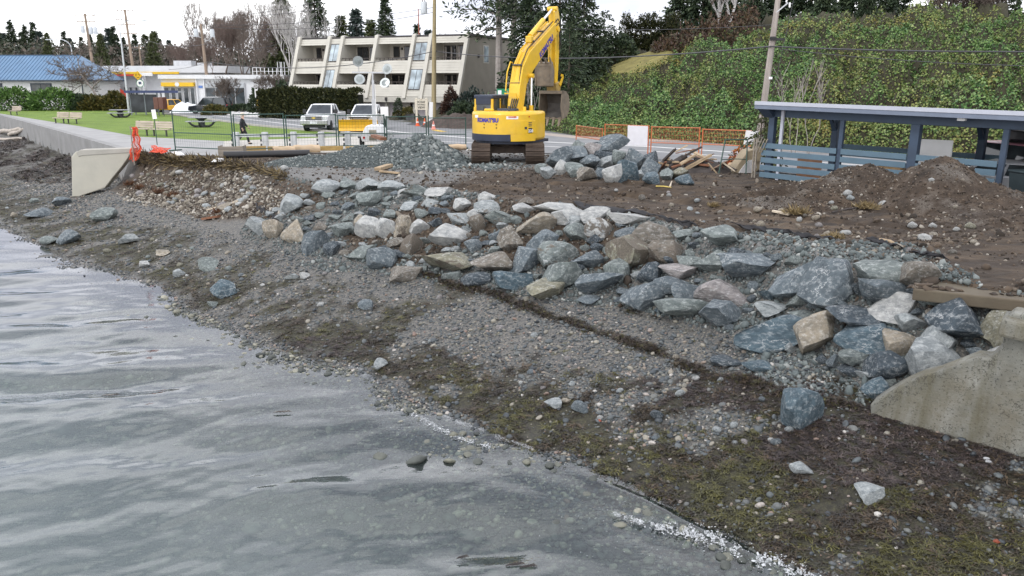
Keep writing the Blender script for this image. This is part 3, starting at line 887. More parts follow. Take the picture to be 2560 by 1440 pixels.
put_tree(cD, 12, 128, 82, 175, 178, "conifer", "broad olive green conifer rising right behind the blue roof ridge", "tree", None, 3)
put_tree(cD, 12, 260, 86, 178, 176, "conifer", "olive green round topped conifer behind the bare park tree", "tree", None, 5)
put_tree(cD, 12, 388, 84, 178, 175, "conifer", "light green conifer just right of the tall street lamp head", "tree", None, 6)
# the far-off wood that reads as one mass
g = np.random.default_rng(8)
n = 64000
wx = g.uniform(-190, 60, n); wy = g.uniform(185, 255, n)
wz = g.uniform(0, 1, n) ** 0.8 * (9 + 5.0 * fbm(wx * 0.09, wy * 0.09, 3, 5)) + 2.5
d = g.normal(size=(n, 3)); d[:, 2] -= 0.2
ln = g.uniform(0.5, 1.2, n)
v, f = sprays(np.stack([wx, wy, wz], -1), d, ln, ln * 0.55, g)
far_leaf = leaf_mat("far_wood_leaf", [(0.03, 0.04, 0.025), (0.05, 0.06, 0.03), (0.085, 0.07, 0.05), (0.11, 0.09, 0.07), (0.04, 0.05, 0.035)], ((0.115, 0.09, 0.078), 0.45, 0.6), 0.03)
tag(link("woods", np_mesh("woods", v, f, far_leaf)), "distant mixed wood behind the shops and houses", "woods", kind="stuff")
number_labels(G1, "distant dark conifer, %s from the left in the skyline row beyond the blue roof")
# ---- bare trees
bA = bare_data(17, 21, 0.42, 6, bark_twig, 0.20, stems=3, upright=0.45, twm=bark_twig)
bB = bare_data(15, 22, 0.46, 6, bark_twig, 0.2, stems=2, upright=0.4, twm=bark_red)
bP = bare_data(15, 23, 0.34, 5, bark_pale, 0.22, stems=7, upright=0.45, twm=bark_pale, kids=(2, 3))
bS = bare_data(5.5, 24, 0.75, 6, bark_grey, 0.2, upright=0.12, twm=bark_twig, r0=0.13)
bT = bare_data(3.2, 25, 0.6, 5, bark_twig, 0.15, stems=4, upright=0.3, twm=bark_twig, r0=0.07)
G2 = "bare trees on the rise behind the shops"
for i, (px, yt, dat, h0, dist) in enumerate([(540, -10, bA, 17, 128), (580, 15, bB, 15, 132), (625, -20, bA, 17, 138), (500, 60, bB, 15, 140), (665, 5, bB, 15, 126), (450, 88, bA, 17, 150), (700, 30, bA, 17, 140),
           (560, 30, bB, 15, 122), (610, 25, bA, 17, 120), (470, 95, bB, 15, 132), (530, 85, bB, 15, 118), (655, 70, bA, 17, 118)]):
 put_tree(dat, h0, px, yt, 205, dist, "bare_tree", "leafless brown tree in the dense stand behind the white shops", "tree", G2, i)
number_labels(G2, "leafless brown tree, %s from the left in the stand behind the white shops")
put_tree(bP, 15, 752, -25, 250, 106, "bare_tree", "pale grey leafless tree with many upright stems behind the apartment block", "tree", None, 2)
put_tree(bS, 5.5, 252, 92, 262, 108, "bare_tree", "wide spreading bare park tree beside the blue roofed building", "tree", None, 1)
put_tree(bT, 3.2, 568, 188, 262, 96, "bare_tree", "small bare shrubby tree in front of the grey shop windows", "tree", None, 1)
put_tree(bT, 3.2, 690, 176, 262, 93, "bare_tree", "small bare tree standing just left of the apartment block", "tree", None, 4)
# ---- conifers behind the apartment block
put_tree(cC, 20, 800, -70, 272, 112, "conifer", "tall dark conifer directly right of the pale bare tree", "tree", None, 1)
put_tree(cD, 12, 720, -10, 272, 128, "conifer", "dark conifer half hidden behind the pale bare tree", "tree", None, 1)
put_tree(cC, 20, 972, -18, 272, 104, "conifer", "big green conifer above the middle of the apartment roof", "tree", None, 4)
put_tree(cD, 12, 935, 50, 272, 106, "conifer", "olive conifer left of the big one above the apartment roof", "tree", None, 2)
put_tree(cB, 13, 900, 22, 272, 128, "conifer", "thin bluish conifer against the sky above the apartment roof", "tree", None, 3)
put_tree(cD, 12, 862, 40, 272, 116, "conifer", "yellow green conifer just right of the tall dark conifer", "tree", None, 4)
put_tree(cA, 16, 1048, 62, 272, 140, "conifer", "distant pale conifer by the red mast above the apartment roof", "tree", None, 5)
put_tree(cB, 13, 1075, 75, 272, 150, "conifer", "small faraway conifer left of the large pine", "tree", None, 6)
put_tree(bA, 17, 1100, 60, 272, 150, "bare_tree", "faraway bare tree seen under the large pine", "tree", None, 6)
# ---- large pine beside the apartment block and the evergreen mass to its right
def pine_data(H, seed, clumps, r, lean=0.0, m=needle_dark, sprn=70, leaf=0.42, start=0.35):
 g = np.random.default_rng(seed); rr = random.Random(seed)
 tk = MB().path([(0, 0, -0.4), (lean * .3, 0, H * .3), (lean * .7, .1, H * .65), (lean, 0, H)], [0.42, 0.33, 0.24, 0.06], 9)
 P_, D_ = [], []
 for c in range(clumps):
  h = H * (start + (1 - start) * ((c + 0.5) / clumps) ** 0.9)
  a = c * 2.4 + rr.uniform(-.4, .4)
  L = r * (1.08 - 0.55 * (h / H)) * rr.uniform(0.55, 1.05)
  base = Vector((lean * h / H, 0, h)); tip = base + Vector((math.cos(a) * L, math.sin(a) * L, rr.uniform(-.4, 1.0)))
  tk.path([base, base.lerp(tip, .5) + Vector((0, 0, .3)), tip], [0.11, 0.07, 0.03], 5)
  for t in (0.45, 0.65, 0.85, 1.0):
   q = base.lerp(tip, t) + Vector((rr.gauss(0, .3), rr.gauss(0, .3), rr.gauss(0.25, .2)))
   p = np.array(q) + g.normal(size=(sprn, 3)) * np.array([[0.62, 0.62, 0.30]]) * (0.8 + L * .08)
   P_.append(p); D_.append((p - np.array(q)) + g.normal(size=p.shape) * .35 + np.array([[0, 0, .15]]))
 pos = np.concatenate(P_); d = np.concatenate(D_)
 ln = leaf * g.uniform(.6, 1.4, len(pos))
 v, f = sprays(pos, d, ln, ln * .3, g)
 return tk.mesh("trunk", bark_grey, True), np_mesh("crown", v, f, m)
pA = pine_data(13.5, 31, 18, 4.6, start=0.52, sprn=55)
pp = P(1250, 296); 
t = tree_from(pA, "pine_tree", "tall pine with bare grey trunk beside the right end of the apartment block", "tree", (X(1248, 74), 74, 0.2))
t2 = tree_from(pine_data(14, 32, 15, 4.8, 0.8, start=0.55, sprn=55), "pine_tree", "second tall pine leaning behind the excavator boom", "tree", (X(1272, 80), 80, 0.8))
ev = [(1325, -60, 300, 72, conifer_data(15, 4.4, 41, 420, 22, leaf=0.55, low=0.05, droop=0.35)), (1395, -120, 310, 70, conifer_data(16, 5.2, 42, 480, 24, leaf=0.55, low=0.02, ragged=0.4)),
      (1455, -70, 300, 74, conifer_data(14, 4.6, 43, 420, 24, leaf=0.55, low=0.02, ragged=0.4)), (1505, 30, 260, 78, conifer_data(11, 3.6, 44, 240, 18, leaf=0.42, low=0.0, droop=.15, power=.6)),
      (1420, 60, 330, 66, conifer_data(10, 3.6, 45, 260, 18, leaf=0.42, low=0.0, droop=0.3, power=.6))]
evl = ["dark evergreen right behind the excavator boom tip", "widest dark evergreen in the group right of the excavator boom", "tall dark evergreen at the left edge of the ivy bank",
       "shorter rounded evergreen beside the grass clearing on the bank", "low spreading evergreen over the foot of the ivy bank"]
for (px, yt, yb, dist, dat), lb in zip(ev, evl):
 x = X(px, dist); zb = hill1(x, dist) - 0.2
 H0 = max(v_.co.z for v_ in dat[0].vertices)
 t = tree_from(dat, "evergreen_tree", lb, "tree", (x, dist, zb), px)
 s = max(0.5, (Q(px, yt, dist).z - zb) / H0); t.scale = (min(s, 1.25), min(s, 1.25), s)
# clipped cedars in a row on top of the bank
cedar = conifer_data(4.2, 0.75, 51, 150, 12, leaf=0.32, low=0.0, droop=-0.6, m=cedar_m, power=0.45, ragged=.15)
GC = "columnar cedars in a row on top of the bank"
for i in range(11):
 px = 1562 + i * 12.5
 x = X(px, 84, 6); zb = hill1(x, 84) - 0.3
 t = tree_from(cedar, "cedar_tree", "slim columnar cedar in the row above the grass clearing", "tree", (x, 84, zb), i * 1.3, GC)
 top = Q(px, 38 + (i * 7 % 5) * 5 - (10 if i in (4, 6) else 0), 84).z
 t.scale = (1, 1, (top - zb) / 4.2)
number_labels(GC, "slim columnar cedar, %s from the left in the row above the grass clearing")
rs = Q(1548, 130, 76)
shrub("round_shrub", "rounded dark green shrub at the left end of the cedar row", "shrub", (rs.x, 78, hill1(rs.x, 78)), (2.0, 2.0, 2.6), 52, needle_dark, 3200, 0.3)
# trees on top of the bank at the right
bt = bare_data(8, 53, 0.4, 6, bark_pale, 0.3, stems=1, upright=0.4, twm=bark_red, r0=0.16)
for px, lb in ((1775, "left white barked bare birch on top of the ivy bank"), (1812, "middle white barked bare birch on top of the ivy bank"), (1828, "right white barked bare birch on top of the ivy bank")):
 x = X(px, 74, 6); t = tree_from(bt, "birch_tree", lb, "tree", (x, 74, hill1(x, 74) - 0.2), px)
hc = conifer_data(12, 4.4, 54, 420, 22, leaf=0.6, low=0.0, droop=.3, ragged=.4)
GH = "dark evergreens in a belt along the top of the bank"
for i, (px, yt, dist) in enumerate([(1700, -60, 92), (1752, -90, 90), (1850, -110, 88), (1905, -130, 84), (1965, -120, 84), (2020, -120, 82), (2080, -110, 82), (2140, -110, 80), (2195, -105, 80), (2235, -60, 82), (1800, -100, 92), (1880, -40, 80), (2055, -45, 76), (2160, -40, 76)]):
 x = X(px, dist, 7); zb = hill1(x, dist) - 0.3
 t = tree_from(hc, "evergreen_tree", "dark evergreen in the tree belt on top of the ivy bank", "tree", (x, dist, zb), i * 2.1, GH)
 s = (Q(px, yt, dist).z - zb) / 12; t.scale = (s * 1.05, s * 1.05, s)
number_labels(GH, "dark evergreen, %s from the left in the belt on top of the ivy bank")
bo = bare_data(7, 55, 0.55, 6, bark_brown, 0.22, stems=2, upright=0.25, twm=bark_twig, r0=0.25)
for px, lb in ((2390, "dark bare tree on the bank top near the right edge, slimmer of two"), (2460, "stout dark ivy clad tree on the bank top near the right edge")):
 x = X(px, 64, 8); t = tree_from(bo, "bare_tree", lb, "tree", (x, 64, hill1(x, 64) - .3), px); t.scale = (1, 1, .85)
x = X(2478, 68, 8)
shrub("ivy_clump", "dark leafy crown on the bank top beside the bare trees", "shrub", (x, 68, hill1(x, 68)), (2.2, 2, 3.2), 57, needle_dark, 2400, 0.3)
x = X(2335, 95, 8)
tree_from(conifer_data(5, 1.8, 56, 90, 10, leaf=.4), "conifer", "small lone conifer in the sky gap on the bank top", "tree", (x, 95, hill1(x, 95) - .5))
sap = bare_data(4.6, 58, 0.35, 3, bark_grey, 0.3, stems=2, upright=0.6, twm=bark_grey, r0=0.04, kids=(2, 2))
for px, py, d, lb in ((1985, 270, 40, "thin bare sapling in the ivy behind the left carport post"), (2018, 290, 41, "shorter thin bare sapling just right of the other sapling"), (1330, 300, 63, "bare grey sapling behind the excavator thumb")):
 x = X(px, d); z = max(hill1(x, d) - .2, 0); tree_from(sap, "sapling", lb, "tree", (x, d, z), px)
# ================================================================== PARK AT THE LEFT
for px, py, r, m_, lb in ((35, 271, (3.3, 2.0, 2.75), rhodo_m, "big green rhododendron under the left window of the blue roofed building"),
                          (138, 274, (3.5, 2.0, 2.7), rhodo_m, "big green rhododendron under the right window of the blue roofed building"),
                          (236, 276, (2.0, 1.6, 1.7), heath_m, "low olive shrub left of the bare park tree"),
                          (292, 277, (2.1, 1.6, 2.1), heath_m, "taller olive and rust shrub right of the bare park tree"),
                          (212, 272, (1.6, 1.3, 1.9), needle_dark, "dark juniper between the rhododendron and the olive shrub")):
 q = P(px, py); q = Vector((X(px, 106), 106, 0))
 shrub("shrub", lb, "shrub", q, r, px, m_, 3600, 0.34)
tw = mat("bench_timber", (0.42, 0.36, 0.29), 0.85, var=0.25, vs=2, bump=.3, bs=20, stretch=(.4, 3, 3))
steel_d = mat("dark_steel", (0.055, 0.055, 0.06), 0.5, var=.2)
def bench(units, label, px, py, rz):
 t = thing("park_bench", label, "bench", P(px, py, 0.012), rz, "timber park benches beside the footpath")
 for u in range(units):
  x0 = (u - (units - 1) / 2) * 1.75
  for k in range(3): MB().box((x0, 0.02 + k * 0.16, 0.45), (1.62, 0.14, 0.05)).build("seat_plank", tw, t)
  for k in range(3): MB().box((x0, 0.46 + k * 0.03, 0.58 + k * 0.15), (1.62, 0.045, 0.13), rx=-.2).build("back_plank", tw, t)
  for sx in (-.55, .55):
   MB().box((x0 + sx, .1, .21), (.07, .09, .43)).b2((x0 + sx - .035, -.05, .40), (x0 + sx + .035, .46, .428)).build("leg", steel_d, t)
   MB().bar((x0 + sx, .47, .40), (x0 + sx, .57, .98), .06, .05).build("back_support", steel_d, t)
 return t
bench(1, "single timber bench farthest along the footpath", 33, 288, R(-28))
bench(2, "double timber bench in the middle of the lawn edge", 163, 309, R(-28))
bench(2, "double timber bench nearest the orange netting", 374, 340, R(-24))
ptop = mat("table_slab", (0.33, 0.34, 0.36), .7, var=.12); pleg = mat("table_pedestal", (0.035, 0.035, 0.038), .6, var=.2)
def picnic(label, px, py, s):
 t = thing("picnic_table", label, "picnic table", P(px, py, 0.012), R(4), "pedestal picnic tables on the lawn"); t.scale = (s, s, s)
 MB().b2((-.95, -.38, .72), (.95, .38, .79)).build("table_top", ptop, t, bevel=.015)
 for sy in (-.68, .68): MB().b2((-.95, sy - .14, .43), (.95, sy + .14, .49)).build("seat", ptop, t, bevel=.01)
 for sx in (-.78, .78): MB().b2((sx * 1.25 - .17, -.5, .43), (sx * 1.25 + .17, .5, .488)).build("seat", ptop, t, bevel=.01)
 MB().lathe([(.34, 0), (.30, .1), (.2, .35), (.24, .55), (.5, .72)], n=12).build("pedestal", pleg, t, True)
 for a in range(4):
  c, s_ = math.cos(a * math.pi / 2), math.sin(a * math.pi / 2)
  L = 1.0 if a % 2 == 0 else .7
  MB().path([(.15 * c, .15 * s_, .08), (.55 * c * L, .55 * s_ * L, .09), (.8 * c * L, .8 * s_ * L, .2), (1.0 * c * L, 1.0 * s_ * L, .43)], .085, 8).build("seat_arm", pleg, t, True)
picnic("dark pedestal picnic table farther back, left of the bus shelter", 302, 294, 1.0)
picnic("dark pedestal picnic table nearer, behind the green mesh fence", 505, 318, 1.0)
# ---- building with the blue metal roof
def house():
 d0 = 112
 xr = X(214, d0); zr = 0.0
 t = thing("park_building", "low white sided building with a ribbed blue metal hip roof", "building", (xr, d0, 0), R(-2))
 sid = mat("white_siding", (0.72, 0.72, 0.70), .7, var=.06, vs=2)
 blue = mat("blue_roof_metal", (0.105, 0.195, 0.31), .45, var=.12, vs=.6)
 trim = mat("roof_trim", (0.045, 0.06, 0.08), .6)
 W, L, E = 10.0, 26.0, 3.75
 wl = MB().b2((-L, 0, -.2), (0, W, E)).build("wall", sid, t)
 for k in range(17):
  MB().b2((-L, -.025, .12 + k * .215), (0, -.002, .12 + k * .215 + .19)).build("siding_board", sid, wl)
 o = .55; rz_ = 7.1; ym = W / 2; hip = 3.2
 rf = MB().add([(-L - o, -o, E), (o, -o, E), (o, W + o, E), (-L - o, W + o, E), (-L, ym, rz_), (o - hip, ym, rz_)], [(0, 1, 5, 4), (1, 2, 5), (2, 3, 4, 5), (3, 0, 4), (0, 3, 2, 1)]).build("roof", blue, t)
 n = 54
 for k in range(n):
  x = -L - o + 0.25 + k * (L + 2 * o - .3) / n
  top = 1.0 if x < o - hip else (o - x) / hip
  p = Vector((x, -o, E + .02)); q = Vector((x if top == 1 else x, -o + (ym + o) * top, E + .02 + (rz_ - E) * top))
  MB().bar(p, q, .05, .09).build("roof_rib", blue, rf)
 MB().b2((-L - o, -o - .1, E - .16), (o + .1, -o, E + .02)).b2((o, -o, E - .16), (o + .1, W + o, E + .02)).build("gutter", trim, t)
 MB().bar((o - hip - .05, ym, rz_ + .03), (-L, ym, rz_ + .03), .25, .08).build("ridge_cap", trim, rf)
 gl = glass_mat("house_glass", (.05, .06, .06), .08)
 for x, w in ((-12.5, 3.0), (-5.6, 2.6), (-21, 2.6)):
  fr = MB().b2((x - w / 2 - .14, -.09, 1.35), (x + w / 2 + .14, -.03, 3.35)).build("window", trim, t)
  for s in (-1, 1):
   MB().b2((x + s * w / 4 - w / 4 + .05, -.13, 1.5), (x + s * w / 4 + w / 4 - .05, -.095, 3.2)).build("pane", gl, fr)
 MB().b2((-1.55, -.16, 1.1), (-1.2, -.03, 1.55)).b2((-1.42, -.1, 1.55), (-1.36, -.03, 3.4)).build("meter_box", mat("meter_grey", (.35, .35, .36), .5), t)
 MB().b2((-.12, -.08, 0), (.03, -.028, E - .1)).build("corner_trim", trim, t)
house()
# ---- bus shelter, brown lockers, bus signs
def shelter():
 q = P(366, 288); t = thing("bus_shelter", "grey bus shelter with dark glass panels and a flat roof", "bus shelter", q, R(3))
 gm = mat("shelter_grey", (0.16, 0.18, 0.20), .5); sg = glass_mat("shelter_glass", (0.035, 0.04, 0.045), .15)
 W = 2.9
 for x in (-1.55, -.0, 1.35): MB().box((x, 0, 1.2), (.11, .11, 2.4)).build("post", gm, t)
 for x in (-1.55, 1.35): MB().box((x, 1.2, 1.2), (.1, .1, 2.4)).build("post", gm, t)
 for x0, x1 in ((-1.48, -.07), (.07, 1.28)): MB().b2((x0, -.02, .3), (x1, .02, 2.2)).build("glass_panel", sg, t)
 MB().b2((-1.57, .1, .3), (-1.53, 1.1, 2.2)).build("glass_panel", sg, t)
 MB().b2((-1.9, -.5, 2.4), (3.8, 1.6, 2.5)).build("roof", mat("roof_pale", (.4, .42, .44), .6), t)
 MB().b2((-1.9, -.56, 2.36), (3.8, -.5, 2.62)).build("roof_edge", mat("roof_edge_blue", (0.035, 0.05, 0.13), .5), t)
 MB().b2((-1.2, .9, .42), (1.1, 1.25, .5)).build("seat", gm, t)
shelter()
t = thing("locker_box", "brown metal storage lockers on thin legs beside the road", "locker", P(404, 291), R(-20))
br = mat("locker_brown", (.12, .045, .03), .5)
MB().b2((-.62, -.3, .75), (-.02, .3, 1.95)).build("door_panel", br, t, bevel=.02); MB().b2((.02, -.3, .75), (.62, .3, 1.97)).build("body", br, t, bevel=.02)
for x in (-.3, .35): MB().tube((x, 0, 0), (x, 0, .75), .035).build("leg", steel_d, t)
galv = mat("galvanised", (.5, .51, .52), .45, .5, var=.12)
t = thing("warning_sign", "yellow diamond warning sign with circling arrows above the bus shelter", "road sign", P(354, 275), 0)
MB().tube((0, 0, 0), (0, 0, 4.6), .04).build("post", galv, t)
yb = mat("sign_yellow", (.72, .42, .01), .5, var=.05); blk = mat("sign_black", (.015, .015, .015), .5); wht = mat("sign_white", (.78, .78, .77), .5, var=.04)
MB().box((0, -.06, 4.3), (.82, .02, .82), ry=R(45)).build("sign_plate", yb, t)
for a in range(3):
 pts = [(.24 * math.cos(R(a * 120 + k * 14)), -.085, 4.3 + .24 * math.sin(R(a * 120 + k * 14))) for k in range(6)]
 MB().path(pts, .035, 4).build("arrow", blk, t)
t = thing("bus_stop_sign", "round white bus stop sign with green trim below the yellow diamond", "road sign", P(358, 276), 0)
MB().tube((0, 0, 0), (0, 0, 3.4), .04).build("post", galv, t)
MB().lathe([(0, -.08), (.42, -.08), (.42, -.05), (0, -.05)], (0, 0, 3.35), 20, 'y').build("sign_plate", wht, t)
MB().box((0, -.1, 3.4), (.34, .02, .26)).box((-.1, -.1, 3.25), (.08, .02, .08)).box((.1, -.1, 3.25), (.08, .02, .08)).build("bus_symbol", mat("sign_navy", (.03, .05, .12), .5), t)
MB().lathe([(.43, -.07), (.48, -.07), (.48, -.04), (.43, -.04)], (0, 0, 3.35), 20, 'y').build("rim", mat("sign_green", (.02, .20, .09), .5), t)
# ================================================================== POLES AND WIRES
wood_p = mat("pole_wood", (.255, .195, .145), .9, var=.3, vs=2, bump=.4, bs=14, stretch=(3, 3, .25))
wood_y = mat("pole_wood_pale", (.33, .27, .15), .9, var=.25, vs=2, bump=.4, bs=14, stretch=(3, 3, .25))
wood_g = mat("pole_wood_grey", (.33, .29, .26), .9, var=.3, vs=2, bump=.4, bs=14, stretch=(3, 3, .25))
trans = mat("transformer_grey", (.55, .58, .60), .45, var=.08)
POLE = {}
def pole(key, label, base, H, r, m, arms=(), trafos=(), lean=(0, 0), lamp=None):
 t = thing("utility_pole", label, "utility pole", base)
 MB().path([(0, 0, -.3), (lean[0], lean[1], H)], [r, r * .62], 10).build("pole", m, t, True)
 for z, w, yaw in arms:
  c, s = math.cos(yaw), math.sin(yaw); fx, fy = lean[0] * z / H, lean[1] * z / H
  MB().bar((fx - c * w / 2, fy - s * w / 2, z), (fx + c * w / 2, fy + s * w / 2, z), .12, .12).build("crossarm", m, t)
  for k in (-.46, -.2, .2, .46): MB().lathe([(.05, 0), (.07, .06), (.04, .2)], (fx + c * w * k, fy + s * w * k, z + .06), 8).build("insulator", trans, t)
 for x, y, z in trafos:
  o = MB().lathe([(.0, -.5), (.28, -.5), (.3, -.4), (.3, .4), (.27, .5), (0, .52)], (x, y, z), 14).build("transformer", trans, t, True)
  MB().tube((x - .1, y, z + .5), (x - .1, y, z + .75), .05, .03, 6).tube((x + .1, y, z + .5), (x + .1, y, z + .75), .05, .03, 6).build("bushing", steel_d, o)
 POLE[key] = Vector(base)
 return t
def ztop(px, py, d): return Q(px, py, d).z
d = 128; b = Vector((X(247, d), d, 0))
pole('a', "brown utility pole with two crossarms and three transformers behind the bare park tree", b, ztop(240, 34, d), .26, wood_p, [(ztop(240, 38, d), 3.1, 0), (ztop(241, 54, d), 2.7, 0)], [(-.9, -.3, ztop(230, 74, d)), (.35, -.4, ztop(243, 77, d)), (1.0, -.3, ztop(253, 77, d))], (-.45, 0))
d = 132; b = Vector((X(345, d), d, 0))
pole('b', "tall utility pole with four crossarms behind the curved street lamp", b, ztop(338, 24, d), .26, wood_p, [(ztop(338, 27, d), 2.4, .1), (ztop(338, 50, d), 3.2, .1), (ztop(339, 61, d), 2.6, .1), (ztop(340, 84, d), 2.7, .1)], [], (-.45, 0))
d = 150; b = Vector((X(364, d), d, 0))
pole('c', "short distant utility pole right of the tallest one", b, ztop(362, 115, d), .2, wood_p, [(ztop(362, 118, d), 1.6, .2)], [], (-.1, 0))
b = P(526, 271); d = b.y
tp = pole('d', "dark utility pole with two transformers and lamp arms in front of the white shops", b, ztop(518, 60, d), .25, wood_p, [], [(-1.0, -.1, ztop(508, 82, d)), (1.15, -.1, ztop(534, 83, d))], (-.3, 0))
z = ztop(519, 92, d)
MB().path([(0, 0, z - .4), (-.5, -.1, z - .05), (-1.6, -.3, z + .1)], .04, 6).path([(0, 0, z - .6), (.6, -.1, z - .45), (1.1, -.1, z)], .04, 6).build("bracket", galv, tp)
MB().box((-1.75, -.33, z + .1), (.5, .16, .1)).build("lamp_head", trans, tp)
b = Vector((X(1084, 76), 76, 0)); d = 76
pole('e', "yellowish utility pole with one transformer in front of the apartment block", b, 11.5, .24, wood_y, [], [(-.62, -.1, ztop(1084, 20, d))], (.35, 0))
b = Vector((X(1893, 43.5), 43.5, 0)); d = 43.5
tp = pole('f', "grey wooden utility pole leaning right behind the carport", b, 9.5, .19, wood_g, [], [], (.62, 0))
MB().tube((.15, -.25, 0.4), (1.35, -.3, 8.6), .012, n=5).build("guy_wire", steel_d, tp)
MB().box((.36, -.18, 3.7), (.18, .02, .12)).build("tag_plate", wht, tp)
MB().box((.55, -.15, 5.6), (.7, .14, .12)).box((.35, -.16, 5.68), (.3, .2, .1)).build("cable_box", blk, tp)
MB().lathe([(.02, 0), (.05, .04), (.05, .22), (.02, .26)], (1.02, -.28, 7.1), 8).build("insulator", wht, tp)
MB().bar((.43, -.1, 6.9), (.95, -.2, 7.35), .06, .06).build("bracket", galv, tp)
MB().tube((.22, .17, .2), (.72, .17, 8.5), .035, n=6).build("conduit", mat("conduit_brown", (.25, .13, .08), .7), tp)
t = thing("mast", "thin red radio mast above the apartment roof", "mast", (X(1052, 130), 130, 4))
MB().tube((0, 0, 0), (0, 0, ztop(1052, 22, 130) - 4), .12, .07).build("mast_pole", mat("mast_red", (.35, .11, .07), .6), t)
def wire(p, q, sag, label, r=.02):
 pts = [Vector(p).lerp(Vector(q), k / 14) + Vector((0, 0, -sag * 4 * (k / 14) * (1 - k / 14))) for k in range(15)]
 o = MB().path(pts, r, 4).build("overhead_wire", steel_d)
 return tag(o, label, "wire", "overhead wires strung between the poles")
W1 = "thin dark overhead wire strung between two utility poles"
pt = lambda px, py, d: Q(px, py, d)
wire(pt(1927, 116, 43.3), pt(2900, 125, 36), .15, "thick dark cable running right from the grey pole across the ivy", .035)
wire(pt(1927, 116, 43.3), pt(1088, 128, 76), .6, "thick dark cable from the grey pole past the excavator to the yellowish pole", .035)
wire(pt(1945, 122, 43.3), pt(2900, 165, 38), .3, "thin lower cable running right from the grey pole across the ivy", .018)
wire(pt(1088, 128, 76), pt(522, 155, 92), 1.0, "sagging dark cable from the yellowish pole to the dark pole by the shops", .035)
for a, b, sg, w_, lb in (((1088, 30, 76), (518, 66, 92), .8, .02, "lower thin wire from the yellowish pole top to the dark pole top"), ((1088, 18, 76), (518, 62, 92), .5, .02, "upper thin wire from the yellowish pole top to the dark pole top"),
  ((518, 110, 92), (340, 88, 132), .8, .022, "thin wire from the dark pole to the lowest crossarm of the tallest pole"), ((520, 110, 92), (700, 108, 90), .6, .02, "thin wire running right from the dark pole towards the apartment block"),
  ((326, 50, 132), (228, 38, 128), .3, .02, "left thin wire between the two far crossarm poles"), ((350, 50, 132), (254, 38, 128), .3, .02, "right thin wire between the two far crossarm poles"),
  ((521, 154, 92), (366, 162, 150), .8, .025, "low wire from the dark pole to the short distant pole"), ((1300, 66, 70), (1930, 62, 60), .3, .02, "thin wire across the dark evergreens behind the excavator boom tip"),
  ((640, 40, 92), (1092, -30, 76), .3, .022, "right one of two thin wires rising past the pale bare tree"), ((620, 36, 95), (960, -40, 85), .3, .022, "left one of two thin wires rising past the pale bare tree")):
 wire(pt(*a), pt(*b), sg, lb, w_)
def street_lamp(label, base, H, reach, side):
 t = thing("street_lamp", label, "street lamp", base)
 MB().path([(0, 0, -.1), (0, 0, H * .5), (0, 0, H)], [.12, .10, .075], 10).build("pole", mat("lamp_paint", (.55, .57, .59), .45, .3, var=.06), t, True)
 pts = [(side * reach * math.sin(a) , 0, H + 1.1 * (1 - math.cos(a)) * .95) if False else (side * (reach * .5) * (1 - math.cos(a)), 0, H + 1.25 * math.sin(a)) for a in np.linspace(0, math.pi / 2, 8)]
 pts.append((side * reach, 0, H + 1.25))
 MB().path(pts, .055, 8).build("arm", MATS["lamp_paint"], t, True)
 MB().ball((side * (reach + .25), 0, H + 1.22), (.38, .14, .08), 10).build("lamp_head", trans, t, True)
b = P(323, 284); street_lamp("tall grey curved street lamp beside the bus shelter", b, ztop(312, 80, b.y), 2.6, 1)
b = Vector((X(196, 130), 130, 0)); street_lamp("smaller curved street lamp behind the blue roof", b, ztop(195, 120, 130), 3.2, -1)
